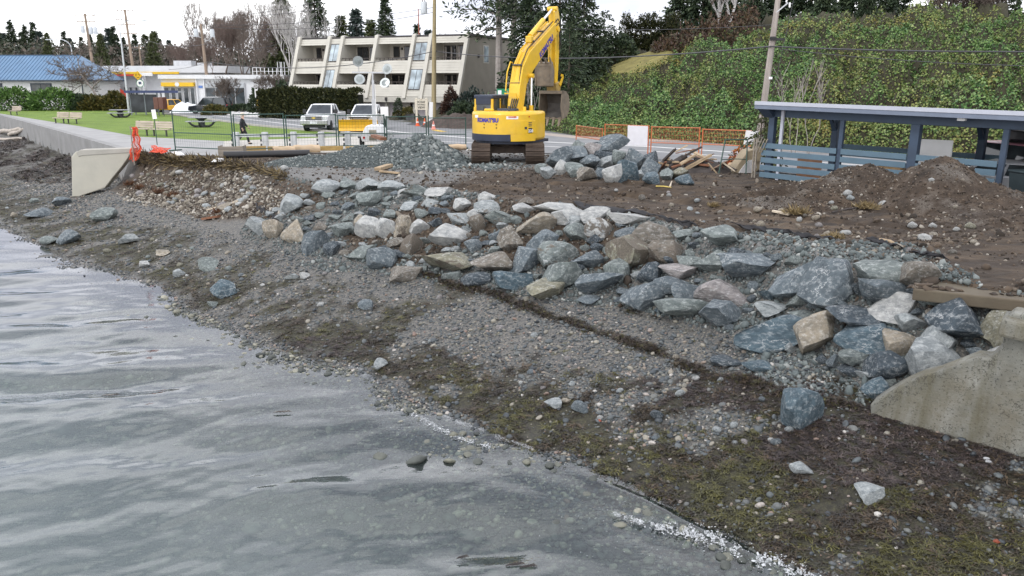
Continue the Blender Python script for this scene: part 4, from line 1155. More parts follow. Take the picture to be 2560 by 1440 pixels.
# ================================================================== SHOPS
shop_w = mat("shop_white", (.70, .71, .72), .7, var=.06, vs=.6, dirt=.12)
shop_y = mat("shop_yellow", (.74, .46, .02), .5, var=.05); shop_r = mat("shop_red", (.55, .05, .03), .5)
sglass = glass_mat("shop_glass", (.05, .06, .065), .06)
fr_m = mat("shop_frame", (.5, .51, .52), .5)
brick = mat("shop_brick", (.20, .07, .05), .8, var=.2, vs=4)
def shops():
 d = 112
 t = thing("corner_store", "long white and yellow fuel station store with brick base behind the bus shelter", "building", (0, d + 12, 0))
 D = d + 12
 x0, x1 = X(196, D), X(583, D)
 zt, zb = ztop(300, 165, D), ztop(300, 182, D); zr = ztop(300, 189, D)
 MB().b2((x0, 0.3, 0), (x1 - 3, 9, zt - .6)).build("wall", shop_w, t)
 MB().b2((x0 - .3, -1.3, zb), (x1, 9.4, zt)).build("fascia", shop_w, t)
 MB().b2((x0 - .4, -1.36, zr + .2), (x1 - 7, -1.305, zb + .12)).build("yellow_band", shop_y, t)
 MB().b2((x0 - .4, -1.34, zr - .06), (x1 - 12, -1.0, zr + .19)).build("red_band", shop_r, t)
 n = 11
 for k in range(n):
  a = x0 + .5 + k * (x1 - x0 - 14) / n; w = (x1 - x0 - 14) / n
  f_ = MB().b2((a, .1, .9), (a + w - .3, .25, 2.8)).build("window", fr_m, t)
  MB().b2((a + .12, .04, 1.0), (a + w - .42, .09, 2.7)).build("pane", sglass, f_)
  MB().b2((a, .12, .1), (a + w - .3, .28, .85)).build("brick_base", brick, t)
 for k in range(5): MB().tube((x0 + 2 + k * 4.2, -1.0, 0), (x0 + 2 + k * 4.2, -1.0, zr), .13).build("column", shop_w, t)
 # small roof plant
 MB().b2((x1 - 9, 2, zt), (x1 - 6.4, 4, zt + .8)).b2((x1 - 5.5, 2, zt), (x1 - 4, 4, zt + .5)).build("roof_vent", fr_m, t)
 # lower white shop nearer
 D = 108
 t = thing("corner_shop", "white flat roofed shop with a yellow canopy sign and wide windows", "building", (0, D, 0))
 a, b = X(408, D), X(716, D)
 zt = ztop(500, 187, D); zl = ztop(500, 197, D); zy, zy2 = ztop(450, 206, D), ztop(450, 216, D)
 z0 = ztop(450, 247, D)
 MB().b2((a, .25, -.2), (b, 10, zl)).build("wall", shop_w, t)
 MB().b2((a - .2, -.2, zl), (b, 10.2, zt)).build("parapet", shop_w, t)
 MB().b2((X(412, D), -.42, zy2), (X(492, D), .24, zy)).build("canopy_sign", shop_y, t)
 lg = MB().lathe([(0, -.02), (.28, -.02), (.24, 0)], (X(452, D), -.43, (zy + zy2) / 2), 10, 'y').build("logo", shop_w, t)
 for k, (p, q) in enumerate(((414, 428), (431, 444), (447, 459), (462, 476), (479, 491))):
  f_ = MB().b2((X(p, D), .05, .15), (X(q, D), .22, zy2 - .1)).build("window" if k != 2 else "door", fr_m, t)
  MB().b2((X(p, D) + .1, .0, .3), (X(q, D) - .1, .045, zy2 - .2)).build("pane", sglass, f_)
 f_ = MB().b2((X(518, D), .05, .3), (X(616, D), .22, ztop(560, 207, D))).build("window", fr_m, t)
 for k in range(4):
  p = 519 + k * 24.3
  MB().b2((X(p, D), .0, .4), (X(p + 22, D), .045, ztop(560, 220, D))).build("pane", sglass, f_)
  MB().b2((X(p, D), .0, ztop(560, 218, D)), (X(p + 22, D), .045, ztop(560, 208, D))).build("panel", mat("panel_grey", (.45, .48, .5), .5), f_)
 s = MB().b2((X(500, D), .18, ztop(505, 220, D)), (X(510, D), .245, ztop(505, 214, D))).build("wall_sign", mat("sign_blue", (.10, .2, .5), .5), t)
 MB().b2((X(495, D), -.02, 0), (X(497.5, D), .24, zl)).b2((X(514, D), -.02, 0), (X(516.5, D), .24, zl)).build("pilaster", shop_w, t)
 # white railing on the roof
 rl = MB()
 for k in range(10): rl.box((X(630 + k * 10, D), 1.5, zt + .45), (.07, .07, .9))
 rl.bar((X(630, D), 1.5, zt + .9), (X(720, D), 1.5, zt + .9), .06, .06).bar((X(630, D), 1.5, zt + .45), (X(720, D), 1.5, zt + .45), .05, .05)
 rl.build("roof_railing", shop_w, t)
 for px in (698, 708):
  MB().path([(X(px - 3, D), 1.2, zt), (X(px - 3, D), 1.2, zt + 1.6), (X(px + 4, D), 1.2, zt + 1.6), (X(px + 4, D), 1.2, zt)], .05, 5).build("roof_ladder_hoop", shop_w, t)
 # white truck box and price sign seen past the shelter
 D = 118
 t = thing("price_sign", "white fuel price board standing behind the bus shelter roof", "sign", (X(370, D), D, 0))
 MB().b2((-.9, -.1, ztop(370, 190, D)), (1.1, .1, ztop(370, 181, D))).build("board", wht, t)
 MB().tube((0, 0, 0), (0, 0, ztop(370, 190, D)), .1).build("post", galv, t)
 t = thing("tent_flag", "red and white promotional flag beside the store entrance", "flag", (X(305, 114), 114, 0))
 MB().tube((0, 0, 0), (0, 0, 2.7), .03).build("pole", galv, t)
 MB().slab([(0.03, -.02, 1.2), (.8, -.05, 1.35), (.75, -.05, 2.2), (.03, -.02, 2.65)], (0, .02, 0)).build("cloth", shop_r, t)
shops()
# ================================================================== CARS
tyre_m = mat("tyre_rubber", (.02, .02, .021), .8, var=.15); rim_m = mat("wheel_rim", (.42, .43, .44), .35, .7)
head_m = mat("headlight_lens", (.55, .57, .58), .15); tail_m = mat("tail_light", (.4, .02, .02), .25)
plate_m = mat("plate_white", (.6, .62, .66), .5); black_pl = mat("black_plastic", (.022, .022, .024), .55, var=.2); chrome = mat("chrome", (.55, .56, .57), .18, .9, var=.05)
cglass = glass_mat("car_glass", (.045, .055, .06), .04, .7)
def wheel(t, x, y, r, w, arch=True):
 s = 1 if x > 0 else -1
 o = MB().lathe([(r * .62, -w / 2), (r * .93, -w / 2), (r, -w / 2 + .04), (r, w / 2 - .04), (r * .93, w / 2), (r * .62, w / 2), (r * .62, -w / 2)], (x, y, r), 22, 'x').build("wheel", tyre_m, t, True)
 MB().lathe([(r * .61, -.02), (r * .55, .02), (r * .2, -.01), (0, .01)], (x + s * w * .42, y, r), 14, 'x').build("rim", rim_m, o, True)
 if arch:
  MB().lathe([(0, -.01), (r * 1.22, -.01), (r * 1.22, .01), (0, .01)], (x + s * (w * .28), y, r + .06), 22, 'x').build("wheel_arch", black_pl, t)
def car_body(t, prof, W, m, bevel=.05):
 """prof: side outline (y, z) as polygon"""
 return MB().prism(prof, 'x', -W / 2, W / 2).build("body", m, t, True, bevel)
def cabin(t, base, top, zb, zt, m):
 """base/top = (y0, y1, halfwidth); glass block with a painted roof and pillars"""
 (a0, a1, aw), (b0, b1, bw) = base, top
 p = [(-aw, a0, zb), (aw, a0, zb), (aw, a1, zb), (-aw, a1, zb), (-bw, b0, zt), (bw, b0, zt), (bw, b1, zt), (-bw, b1, zt)]
 g_ = MB().hexa(p).build("glazing", cglass, t)
 MB().hexa([(-bw - .02, b0 - .03, zt), (bw + .02, b0 - .03, zt), (bw + .02, b1 + .03, zt), (-bw - .02, b1 + .03, zt), (-bw + .06, b0 + .08, zt + .07), (bw - .06, b0 + .08, zt + .07), (bw - .06, b1 - .08, zt + .07), (-bw + .06, b1 - .08, zt + .07)]).build("roof", m, t, True, .03)
 for i, j in ((0, 4), (1, 5), (2, 6), (3, 7)):
  MB().bar(Vector(p[i]), Vector(p[j]), .09, .09).build("pillar", m, t)
 ym0, ym1 = (a0 + a1) / 2, (b0 + b1) / 2
 for s in (-1, 1): MB().bar((s * (aw + .005), ym0, zb), (s * (bw + .005), ym1, zt), .05, .1).build("pillar", m, t)
def pickup(label, loc, rz, paint, plow=False, cap=False, detail=True):
 t = thing("pickup_truck", label, "pickup truck", loc, rz, None)
 W = 1.98
 car_body(t, [(-2.9, .55), (-2.92, 1.25), (-.95, 1.28), (1.15, 1.22), (2.45, 1.14), (2.72, 1.02), (2.8, .62), (2.5, .42), (-2.6, .42)], W, paint, .06)
 cabin(t, (-.95, 1.25, .92), (-.7, .42, .74), 1.22, 1.83, paint)
 MB().b2((-.86, -2.86, 1.24), (.86, -1.02, 1.30)).build("bed_liner", black_pl, t)
 for x in (-.86, .86):
  for y in (-1.8, 1.75): wheel(t, x, y, .40, .28)
 MB().b2((-1.0, 2.66, .50), (1.0, 2.93, .80)).build("bumper", chrome, t, bevel=.03)
 gr = MB().b2((-.62, 2.70, .83), (.62, 2.83, 1.10)).build("grille", chrome, t)
 MB().b2((-.58, 2.825, .85), (.58, 2.84, .945)).b2((-.58, 2.825, .985), (.58, 2.84, 1.07)).build("grille_slot", black_pl, gr)
 if detail:
  MB().box((0, 2.852, .965), (.26, .02, .09)).box((0, 2.854, .965), (.12, .022, .13)).build("badge", mat("badge_gold", (.6, .45, .12), .4), gr)
 for s in (-1, 1):
  MB().b2((min(s * .64, s * .95), 2.66, .84), (max(s * .64, s * .95), 2.80, 1.08)).build("headlight", head_m, t, bevel=.02)
  o = MB().box((s * 1.17, .95, 1.38), (.24, .12, .30)).build("mirror", black_pl, t, bevel=.02)
  MB().bar((s * .97, .95, 1.32), (s * 1.08, .95, 1.34), .05, .05).build("mirror_arm", black_pl, o)
  for y0, y1 in ((.12, 1.05), (-.85, .08)):
   dr = MB().b2((min(s * .985, s * 1.0), y0, .55), (max(s * .985, s * 1.0), y1, 1.2)).build("door", paint, t)
   MB().b2((min(s * .995, s * 1.03), y0 + .08, 1.02), (max(s * .995, s * 1.03), y0 + .28, 1.07)).build("handle", black_pl, dr)
 MB().b2((-.26, 2.93, .56), (.26, 2.945, .72)).build("number_plate", plate_m, t)
 MB().b2((-.7, 2.3, .28), (.7, 2.75, .5)).build("valance", black_pl, t)
 MB().box((1.003, .55, .95), (.01, .2, .26)).build("door_emblem", mat("emblem", (.35, .32, .2), .5), t)
 return t
white_car = mat("white_car_paint", (.74, .75, .76), .28, var=.03, coat=.5)
pickup("white crew cab pickup truck facing the lawn on the road", (X(790, 60.5), 63.3, .01), math.pi - .04, white_car)
tb = pickup("white pickup truck behind the yellow snow plough blade", (X(905, 60), 62.5, .01), math.pi - .02, white_car, detail=False)
# the plough on its front, a part of the truck
pl_m = mat("plough_yellow", (.72, .40, .015), .45, var=.12, dirt=.2)
bl = MB()
prof = [(3.55, .12), (3.48, .3), (3.47, .55), (3.55, .8), (3.66, .92), (3.70, .90), (3.60, .78), (3.53, .55), (3.54, .3), (3.62, .14)]
pb = bl.prism(prof, 'x', -1.4, 1.4).build("plough_blade", pl_m, tb)
MB().b2((-1.4, 3.52, .02), (1.4, 3.60, .13)).build("blade_edge", black_pl, pb)
MB().bar((-.5, 2.8, .45), (-.5, 3.5, .5), .1, .1).bar((.5, 2.8, .45), (.5, 3.5, .5), .1, .1).build("push_arm", steel_d, tb)
MB().tube((-.75, 3.1, 1.05), (.75, 3.1, 1.05), .03).tube((-.6, 3.1, .5), (-.6, 3.1, 1.05), .03).tube((.6, 3.1, .5), (.6, 3.1, 1.05), .03).build("light_bar", black_pl, tb)
for s in (-.72, .72): MB().box((s, 3.1, 1.16), (.3, .16, .18)).build("plough_light", head_m, tb, bevel=.02)
def hatch(label, px, d, rz, paint, name="parked_car", cat="car", L=4.1, H=1.5, suv=False):
 t = thing(name, label, cat, (X(px, d), d, .01), rz)
 h = L / 2
 hb = .95 if suv else .82
 car_body(t, [(-h, .45), (-h - .02, hb), (h * .45, hb + .04), (h * .95, hb - .12), (h, .5), (h * .9, .28), (-h * .92, .28)], 1.74 if not suv else 1.9, paint, .07)
 cabin(t, (-h + .1, h * .48, .80 if not suv else .88), (-h + .35, h * .18, .62 if not suv else .74), hb, H - .07, paint)
 for x in (-.76, .76):
  for y in (-h * .62, h * .62): wheel(t, x * (1.1 if suv else 1), y, .32 if not suv else .38, .21)
 for s in (-1, 1):
  MB().box((s * .62, h - .08, hb - .2), (.36, .2, .16)).build("headlight", head_m, t, bevel=.02)
  MB().box((s * .68, -h - .0, hb - .08), (.22, .1, .34)).build("tail_light", tail_m, t, bevel=.02)
  MB().box((s * (.95 if not suv else 1.05), h * .35, hb + .08), (.2, .1, .14)).build("mirror", paint, t, bevel=.02)
 MB().box((0, h - .01, .42), (1.5, .12, .16)).build("bumper", black_pl, t, bevel=.02)
 return t
dkblue = mat("dark_suv_paint", (.018, .022, .03), .25, coat=.5)
hatch("yellow hatchback parked in front of the yellow shop canopy", 434, 101, R(165) + math.pi, mat("yellow_car_paint", (.72, .38, .01), .3, var=.03, coat=.5))
hatch("white hatchback parked left of the yellow one by the shop", 402, 104, R(-60), white_car)
s_ = hatch("black off road vehicle parked behind the dark utility pole", 528, 96, R(84), dkblue, L=4.6, H=1.8, suv=True)
MB().b2((-.6, -1.6, 1.81), (.6, 0.2, 1.86)).build("roof_rack", chrome, s_)
# white snow-topped barrier beside them
sn = mat("snow", (.78, .80, .82), .8, var=.05, bump=.4, bs=6)
def heap(name, label, cat, px, py, rx, ry, h, seed, m, d=None, z=0.0):
 c = P(px, py) if d is None else Vector((X(px, d), d, z))
 n = 26
 vs, fs = [], []
 for i in range(n):
  for j in range(n):
   a, b = i / (n - 1) * 2 - 1, j / (n - 1) * 2 - 1
   rr = math.hypot(a, b)
   vs.append((a * rx, b * ry, 0))
 V_ = np.array(vs)
 q = np.clip(1 - (V_[:, 0] / rx) ** 2 - (V_[:, 1] / ry) ** 2, 0, 1)
 V_[:, 2] = h * q ** .8 * (1 + 1.2 * fbm(V_[:, 0] * 2 / max(h, .4) + seed, V_[:, 1] * 2 / max(h, .4), 4, seed)) - .03
 i = np.arange(n * n).reshape(n, n)
 f = np.stack([i[:-1, :-1], i[1:, :-1], i[1:, 1:], i[:-1, 1:]], -1).reshape(-1, 4)
 o = link(name, np_mesh(name, V_, f, m, True), loc=c)
 return tag(o, label, cat)
heap("snow_pile", "white snow bank beside the yellow hatchback", "snow pile", 467, 253, 2.0, .9, 1.15, 3, sn, 99)
heap("snow_pile", "small white snow pile in front of the blue dumpster", "snow pile", 578, 272, 1.5, .8, .5, 4, sn)
# traffic island with pale stones, a kerb round it
isl = [(395, 263), (460, 266), (560, 274), (640, 283), (690, 289.5), (660, 291), (600, 288), (520, 281), (430, 273), (385, 268)]
ip = [P(a, b, .13) for a, b in isl]
o = MB().slab(ip, (0, 0, -.13)).build("traffic_island", mat("island_concrete", (.6, .59, .57), .9, var=.1)); o['kind'] = 'structure'
g = random.Random(4)
st = MB()
for k in range(620):
 u = g.random(); a, b = isl[0], isl[4]
 px = 395 + u * 290; lo = np.interp(px, [385, 430, 520, 600, 690], [268, 273, 281, 288, 290.5]); hi = np.interp(px, [395, 460, 560, 640, 690], [263, 266, 274, 283, 289.5])
 p = P(px, hi + (lo - hi) * g.uniform(.1, .8), .13); r = g.uniform(.08, .22)
 st.box((p.x, p.y, p.z + r * .3), (r * 2, r * 1.6, r), g.random() * 3, g.uniform(-.4, .4), g.uniform(-.4, .4), (.6, .6))
tag(st.build("island_stones", mat("island_stone", (.62, .62, .61), .8, var=.2, vs=3)), "pale snow dusted stones covering the traffic island", "stones", kind="stuff")
# mulch bed with shrubs
o = sheet("planting_bed", [(520, 266), (560, 258), (620, 262), (650, 268), (640, 274), (560, 272)], .02, mat("bark_mulch", (.09, .045, .028), .95, var=.3, vs=3, bump=.5, bs=10))
shrub("shrub", "low yellow green shrub at the foot of the dark utility pole", "shrub", (X(536, 91), 91.5, 0), (1.4, 1.0, 1.0), 61, heath_m, 1600, .26)
shrub("shrub", "dark green low shrub beside the small bare tree by the shops", "shrub", (X(598, 95), 95, 0), (1.7, 1.2, 1.0), 62, needle_dark, 1600, .3)
shrub("shrub", "dark conical shrub at the left corner of the apartment block", "shrub", (X(708, 91), 91, 0), (.9, .9, 3.4), 63, needle_dark, 1800, .3)
shrub("shrub", "dark shrub directly behind the keep right sign", "shrub", (X(648, 92), 92, 0), (1.0, .9, 2.9), 64, needle_dark, 1700, .3)
# dumpster
t = thing("dumpster", "dark blue metal dumpster beside the clipped hedge", "dumpster", P(632, 273), R(-4))
nb = mat("dumpster_blue", (.012, .025, .10), .45, var=.15)
MB().hexa([(-.85, -.7, .12), (.9, -.7, .12), (.9, .7, .12), (-.85, .7, .12), (-.95, -.9, 1.35), (1.0, -.9, 1.35), (1.0, .9, 1.2), (-.95, .9, 1.2)]).build("body", nb, t)
MB().box((0, 0, 1.38), (2.0, 1.85, .07), rx=-.07).build("lid", black_pl, t)
MB().box((.45, -.86, .85), (.5, .03, .62), rx=-.14).build("notice", wht, t)
MB().prism([(-.55, .75), (-.2, .75), (-.375, 1.08)], 'y', -.9, -.86).build("warning_sticker", yb, t)
for s in (-1, 1): MB().box((s * 1.02, 0, .8), (.1, .7, .14)).build("lift_pocket", nb, t)
# keep-right sign with striped board
def hazard():
 q = P(649, 288); t = thing("keep_right_sign", "white keep right arrow sign above a yellow and black striped board", "road sign", q)
 MB().tube((0, -.0, 0), (0, 0, 2.9), .045).build("post", galv, t)
 MB().b2((-.32, -.09, 1.85), (.32, -.07, 2.75)).build("sign_plate", wht, t)
 MB().path([(.04, -.1, 1.97), (.06, -.1, 2.15), (.16, -.1, 2.3), (.16, -.1, 2.5)], .035, 4).add([(.06, -.1, 2.46), (.26, -.1, 2.46), (.16, -.1, 2.64)], [(0, 1, 2)]).b2((-.22, -.105, 2.28), (-.04, -.092, 2.55)).build("arrow", blk, t)
 MB().b2((-.19, -.09, .62), (.19, -.07, 1.75)).build("striped_board", yb, t)
 for k in range(4):
  z = .68 + k * .27
  MB().add([(-.19, -.093, z + .18), (.19, -.093, z), (.19, -.093, z + .13), (-.19, -.093, min(z + .31, 1.75))], [(0, 1, 2, 3)]).build("stripe", blk, t)
hazard()
# ================================================================== APARTMENT BLOCK
def condo():
 A, B = Vector((-25.4, 90.0, 0)), Vector((-4.7, 81.0, 0))
 e = (B - A); L = e.length; yaw = math.atan2(e.y, e.x)
 t = thing("apartment_block", "three storey cream apartment block with slanted fins, balconies and sloping skylights", "building", A, yaw)
 cream = mat("cream_siding", (.52, .50, .44), .75, var=.05, vs=1.0, dirt=.12)
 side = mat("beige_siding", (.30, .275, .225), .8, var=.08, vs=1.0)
 dark = mat("dark_fascia", (.05, .045, .045), .7); rail_m = mat("rail_dark", (.045, .035, .03), .6)
 wall = mat("cream_wall", (.52, .48, .42), .8, var=.06)
 gl = glass_mat("flat_glass", (.02, .022, .026), .04, .8); sky_gl = glass_mat("skylight_glass", (.30, .36, .39), .08, .9)
 door_m = mat("garage_grey", (.40, .37, .38), .7, var=.05)
 nv = Vector((-math.sin(yaw), math.cos(yaw), 0))
 def u_at(px, z, setback):
  lo, hi = -3.0, L + 6
  for _ in range(60):
   mid = (lo + hi) / 2; p = A + e.normalized() * mid + nv * setback
   if to_img(p.x, p.y, z)[0] < px: lo = mid
   else: hi = mid
  return lo
 SL = 2.5
 def yz(z): return max(0.0, (z - 2.1) / 5.9 * SL)
 fins = [u_at(p, 8.0, SL) for p in (753, 828, 861, 946, 1039, 1081, 1172)]
 u0, u1 = fins[0] - .2, fins[-1] + .2
 DEP = 12.0
 # core and roof
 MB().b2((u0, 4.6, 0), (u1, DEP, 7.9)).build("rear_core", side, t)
 MB().b2((u0 - .2, SL - .1, 7.88), (u1 + .25, DEP + .2, 8.06)).build("roof", dark, t)
 for zf in (2.16, 5.0): MB().b2((u0, yz(zf) + .25, zf - .1), (u1, 4.6, zf + .1)).build("floor_slab", wall, t)
 # right end wall with board lines, stepped outline
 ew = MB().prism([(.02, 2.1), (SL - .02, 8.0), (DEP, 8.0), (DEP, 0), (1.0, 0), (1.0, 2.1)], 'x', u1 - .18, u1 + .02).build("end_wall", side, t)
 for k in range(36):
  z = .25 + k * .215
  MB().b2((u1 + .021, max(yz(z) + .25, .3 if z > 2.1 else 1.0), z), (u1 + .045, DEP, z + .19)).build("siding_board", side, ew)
 wn_ = MB().b2((u1 + .03, 5.2, 5.35), (u1 + .09, 6.5, 7.1)).build("window", cream, t); MB().b2((u1 + .09, 5.35, 5.45), (u1 + .11, 6.35, 7.0)).build("pane", sky_gl, wn_)
 MB().box((u1 + .1, 4.0, 6.0), (.2, .2, .3)).build("wall_lamp", dark, t)
 MB().prism([(.02, 2.1), (SL - .02, 8.0), (DEP, 8.0), (DEP, 0), (1.0, 0), (1.0, 2.1)], 'x', u0 - .02, u0 + .18).build("end_wall", cream, t)
 # fins
 for u in fins:
  MB().prism([(-.32, 1.95), (-.05, 1.95), (.3, 2.1), (4.6, 2.1), (4.6, 8.0), (SL + .35, 8.12), (SL - .0, 8.2), (SL - .34, 8.12)], 'x', u - .19, u + .19).build("fin", cream, t)
 wide = [(0, 1), (2, 3), (3, 4), (5, 6)]; narrow = [(1, 2), (4, 5)]
 def board(u_a, u_b, za, zb, nm, n, parent=t):
  """sloping panel made of horizontal boards"""
  o = MB().hexa([(u_a, yz(za) - .02, za), (u_b, yz(za) - .02, za), (u_b, yz(za) + .2, za), (u_a, yz(za) + .2, za), (u_a, yz(zb) - .02, zb), (u_b, yz(zb) - .02, zb), (u_b, yz(zb) + .2, zb), (u_a, yz(zb) + .2, zb)]).build(nm, cream, parent)
  for k in range(n):
   z0 = za + (zb - za) * k / n + .015; z1 = za + (zb - za) * (k + 1) / n - .01
   MB().hexa([(u_a, yz(z0) - .055, z0), (u_b, yz(z0) - .055, z0), (u_b, yz(z0) - .021, z0), (u_a, yz(z0) - .021, z0), (u_a, yz(z1) - .04, z1), (u_b, yz(z1) - .04, z1), (u_b, yz(z1) - .021, z1), (u_a, yz(z1) - .021, z1)]).build("siding_board", cream, o)
  return o
 rr = random.Random(3)
 for (i, j) in wide:
  a, b = fins[i] + .19, fins[j] - .19
  board(a, b, 7.25, 7.9, "roof_fascia", 3)
  board(a, b, 2.1, 3.25, "balcony_front", 5)
  board(a, b, 4.35, 5.6, "balcony_front", 5)
  MB().b2((a, 4.3, 2.2), (b, 4.6, 7.8)).build("recess_wall", wall, t)
  for zf, zp in ((2.26, 3.25), (5.1, 5.6)):
   # balcony railing
   r_ = MB(); y = yz(zp) + .06
   r_.bar((a, y, zp + .26), (b, y, zp + .26), .06, .07)
   nb_ = 8
   for k in range(nb_ + 1): r_.b2((a + (b - a) * k / nb_ - .03, y - .02, zp), (a + (b - a) * k / nb_ + .03, y + .02, zp + .25))
   r_.build("balcony_railing", rail_m, t)
   # doors and windows in the recess
   w = b - a
   big = (i in (2, 5)) or (i == 3 and zf < 3) or (i == 0 and zf < 3)
   opts = [(.05, .42), (.46, .97)] if big else [(.12, .30), (.45, .66), (.78, .95)]
   for q0, q1 in opts:
    zb_ = zf + (.04 if big else .9 if q1 - q0 < .2 else .5); zt_ = zf + 1.98
    f_ = MB().b2((a + w * q0, 4.22, zb_), (a + w * q1, 4.29, zt_)).build("window", rail_m, t)
    m_ = 2 if q1 - q0 > .3 else 1
    for k in range(m_):
     x0 = a + w * (q0 + (q1 - q0) * k / m_) + .06; x1 = a + w * (q0 + (q1 - q0) * (k + 1) / m_) - .06
     MB().b2((x0, 4.18, zb_ + .08), (x1, 4.215, zt_ - .08)).build("pane", gl, f_)
     if rr.random() < .5:
      MB().b2((x0 + .03, 4.165, zb_ + .1), (x0 + (x1 - x0) * rr.uniform(.2, .45), 4.178, zt_ - .1)).build("curtain", mat("curtain_pale", (.42, .38, .35), .8), f_)
   MB().box((a + w * .38, 4.2, zf + 1.75), (.14, .18, .22)).build("wall_lamp", dark, t)
 for (i, j) in narrow:
  a, b = fins[i] + .19, fins[j] - .19
  board(a, b, 2.1, 7.9, "sloping_wall", 22)
  for z0, z1 in ((2.75, 4.75), (5.55, 7.35)):
   f_ = MB().hexa([(a + .08, yz(z0) - .12, z0), (b - .08, yz(z0) - .12, z0), (b - .08, yz(z0) - .05, z0), (a + .08, yz(z0) - .05, z0), (a + .08, yz(z1) - .12, z1), (b - .08, yz(z1) - .12, z1), (b - .08, yz(z1) - .05, z1), (a + .08, yz(z1) - .05, z1)]).build("skylight", rail_m, t)
   mid = (a + b) / 2
   for p, q in ((a + .14, mid - .03), (mid + .03, b - .14)):
    zz0, zz1 = z0 + .07, z1 - .07
    MB().hexa([(p, yz(zz0) - .15, zz0), (q, yz(zz0) - .15, zz0), (q, yz(zz0) - .122, zz0), (p, yz(zz0) - .122, zz0), (p, yz(zz1) - .15, zz1), (q, yz(zz1) - .15, zz1), (q, yz(zz1) - .122, zz1), (p, yz(zz1) - .122, zz1)]).build("pane", sky_gl, f_)
 # ground floor: soffit beam, garage doors, entrance
 MB().b2((u0, -.12, 1.55), (u1, .3, 2.08)).build("beam", cream, t)
 MB().b2((u0, 1.0, 0), (u1, 1.2, 2.1)).build("ground_wall", wall, t)
 ds = [(946, 985), (992, 1034), (1050, 1072), (1078, 1098), (1094, 1112), (1115, 1140)]
 uu = np.linspace(fins[3] + .3, fins[6] - .3, 7)
 for k in range(6):
  if k == 2: continue
  a, b = uu[k] + .12, uu[k + 1] - .12
  f_ = MB().b2((a, .82, .03), (b, .99, 1.5)).build("garage_door", door_m, t)
  for q in range(4): MB().b2((a + .03, .79, .06 + q * .36), (b - .03, .818, .06 + q * .36 + .33)).build("door_panel", door_m, f_)
  MB().b2((uu[k] - .12, .4, 0), (uu[k] + .12, 1.0, 1.55)).build("pier", cream, t)
 f_ = MB().b2((uu[2] + .9, .9, .03), (uu[3] - .5, .99, 1.55)).build("door", mat("entry_door", (.12, .06, .035), .5), t)
 MB().b2((uu[2] + 1.0, .86, .3), (uu[2] + 1.2, .9, 1.4)).build("pane", gl, f_)
 MB().box((uu[1] + .4, -.2, 1.85), (.2, .15, .35)).build("wall_lamp", dark, t)
condo()
# hedge and garden
def hedge():
 p, q = Vector((X(655, 84), 84.5, 0)), Vector((X(906, 80), 80, 0))
 e = q - p; L = e.length
 t = thing("clipped_hedge", "long dark clipped cedar hedge in front of the apartment block", "hedge", p, math.atan2(e.y, e.x))
 g = np.random.default_rng(71); n = 15000
 x = g.uniform(0, L, n); z = g.uniform(0, 1, n) ** .8; side_ = g.uniform(0, 1, n)
 col = np.abs(np.sin(x * math.pi / 1.05)) ** .6
 wdt = .55 + .22 * col + .25 * fbm(x * .9, z * 3, 3, 4)
 top = 2.55 + .25 * col + .45 * fbm(x * .8, x * 0, 3, 2)
 y = np.where(side_ < .75, -wdt + g.normal(size=n) * .08, g.uniform(-1, 1, n) * wdt)
 zz = np.where(side_ < .75, z * top, top * g.uniform(.92, 1.0, n))
 d = g.normal(size=(n, 3)) * .6; d[:, 1] -= .5; d[:, 2] += .7
 ln = g.uniform(.16, .36, n)
 v, f = sprays(np.stack([x, y, zz], -1), d, ln, ln * .5, g)
 link("foliage", np_mesh("foliage", v, f, cedar_m), t)
 s = MB()
 for k in range(16): s.tube((.3 + k * L / 16.3, 0, -.05), (.3 + k * L / 16.3, 0, 2.2), .06, .03, 6)
 s.build("stem", bark_brown, t)
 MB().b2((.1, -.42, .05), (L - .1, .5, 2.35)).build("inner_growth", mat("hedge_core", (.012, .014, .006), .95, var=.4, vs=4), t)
hedge()
x_ = X(1128, 79)
tp = thing("russet_shrub", "tall reddish brown shrub right of the building entrance sign", "shrub", (x_, 79, 0))
a_, b_ = shrub_data(.95, .8, 2.9, 72, russet_m, 3000, .2); link("stem", bare_data(2.6, 73, .3, 4, bark_pale, .3, stems=5, upright=.5, r0=.05)[0], tp); link("foliage", b_, tp)
for px, dd_, r, m_, lb in ((1175, 76, (2.0, 1.5, 1.7), needle_dark, "dark spreading juniper at the right end of the apartment block"), (1215, 73, (1.6, 1.4, 2.4), needle_dark, "dark bush behind the excavator cab"),
                           (1180, 79, (2.4, 1.2, 2.6), needle_blue, "bluish feathery bush along the apartment end wall"), (1290, 68, (1.9, 1.2, 1.6), russet_m, "reddish brown bush behind the excavator boom foot"),
                           (1350, 64, (2.2, 1.3, 1.7), needle_dark, "dark bush at the roadside below the digging bucket")):
 shrub("shrub", lb, "shrub", (X(px, dd_), dd_, hill1(X(px, dd_), dd_) * (px > 1240)), r, px, m_, 2200, .3)
t = thing("planter_pot", "tall dark pot with clipped shrub left of the apartment entrance", "planter", (X(996, 80.5), 80.5, 0))
MB().lathe([(.22, 0), (.35, .5), (.32, .5), (.28, .4)], n=12).build("pot", mat("pot_grey", (.09, .09, .095), .6), t, True)
a_, b_ = shrub_data(.4, .4, 1.6, 74, needle_dark, 700, .16); o = link("foliage", b_, t); o.location = (0, 0, .45)
a_, b_ = shrub_data(.5, .5, .4, 75, heath_m, 400, .16); o = link("foliage", b_, t); o.location = (0, 0, .4)
t = thing("planter_pot", "square grey pot with yellow grass right of the apartment entrance", "planter", (X(1026, 79.5), 79.5, 0))
MB().box((0, 0, .3), (.75, .6, .6), top=(1.1, 1.1)).build("pot", MATS["pot_grey"], t)
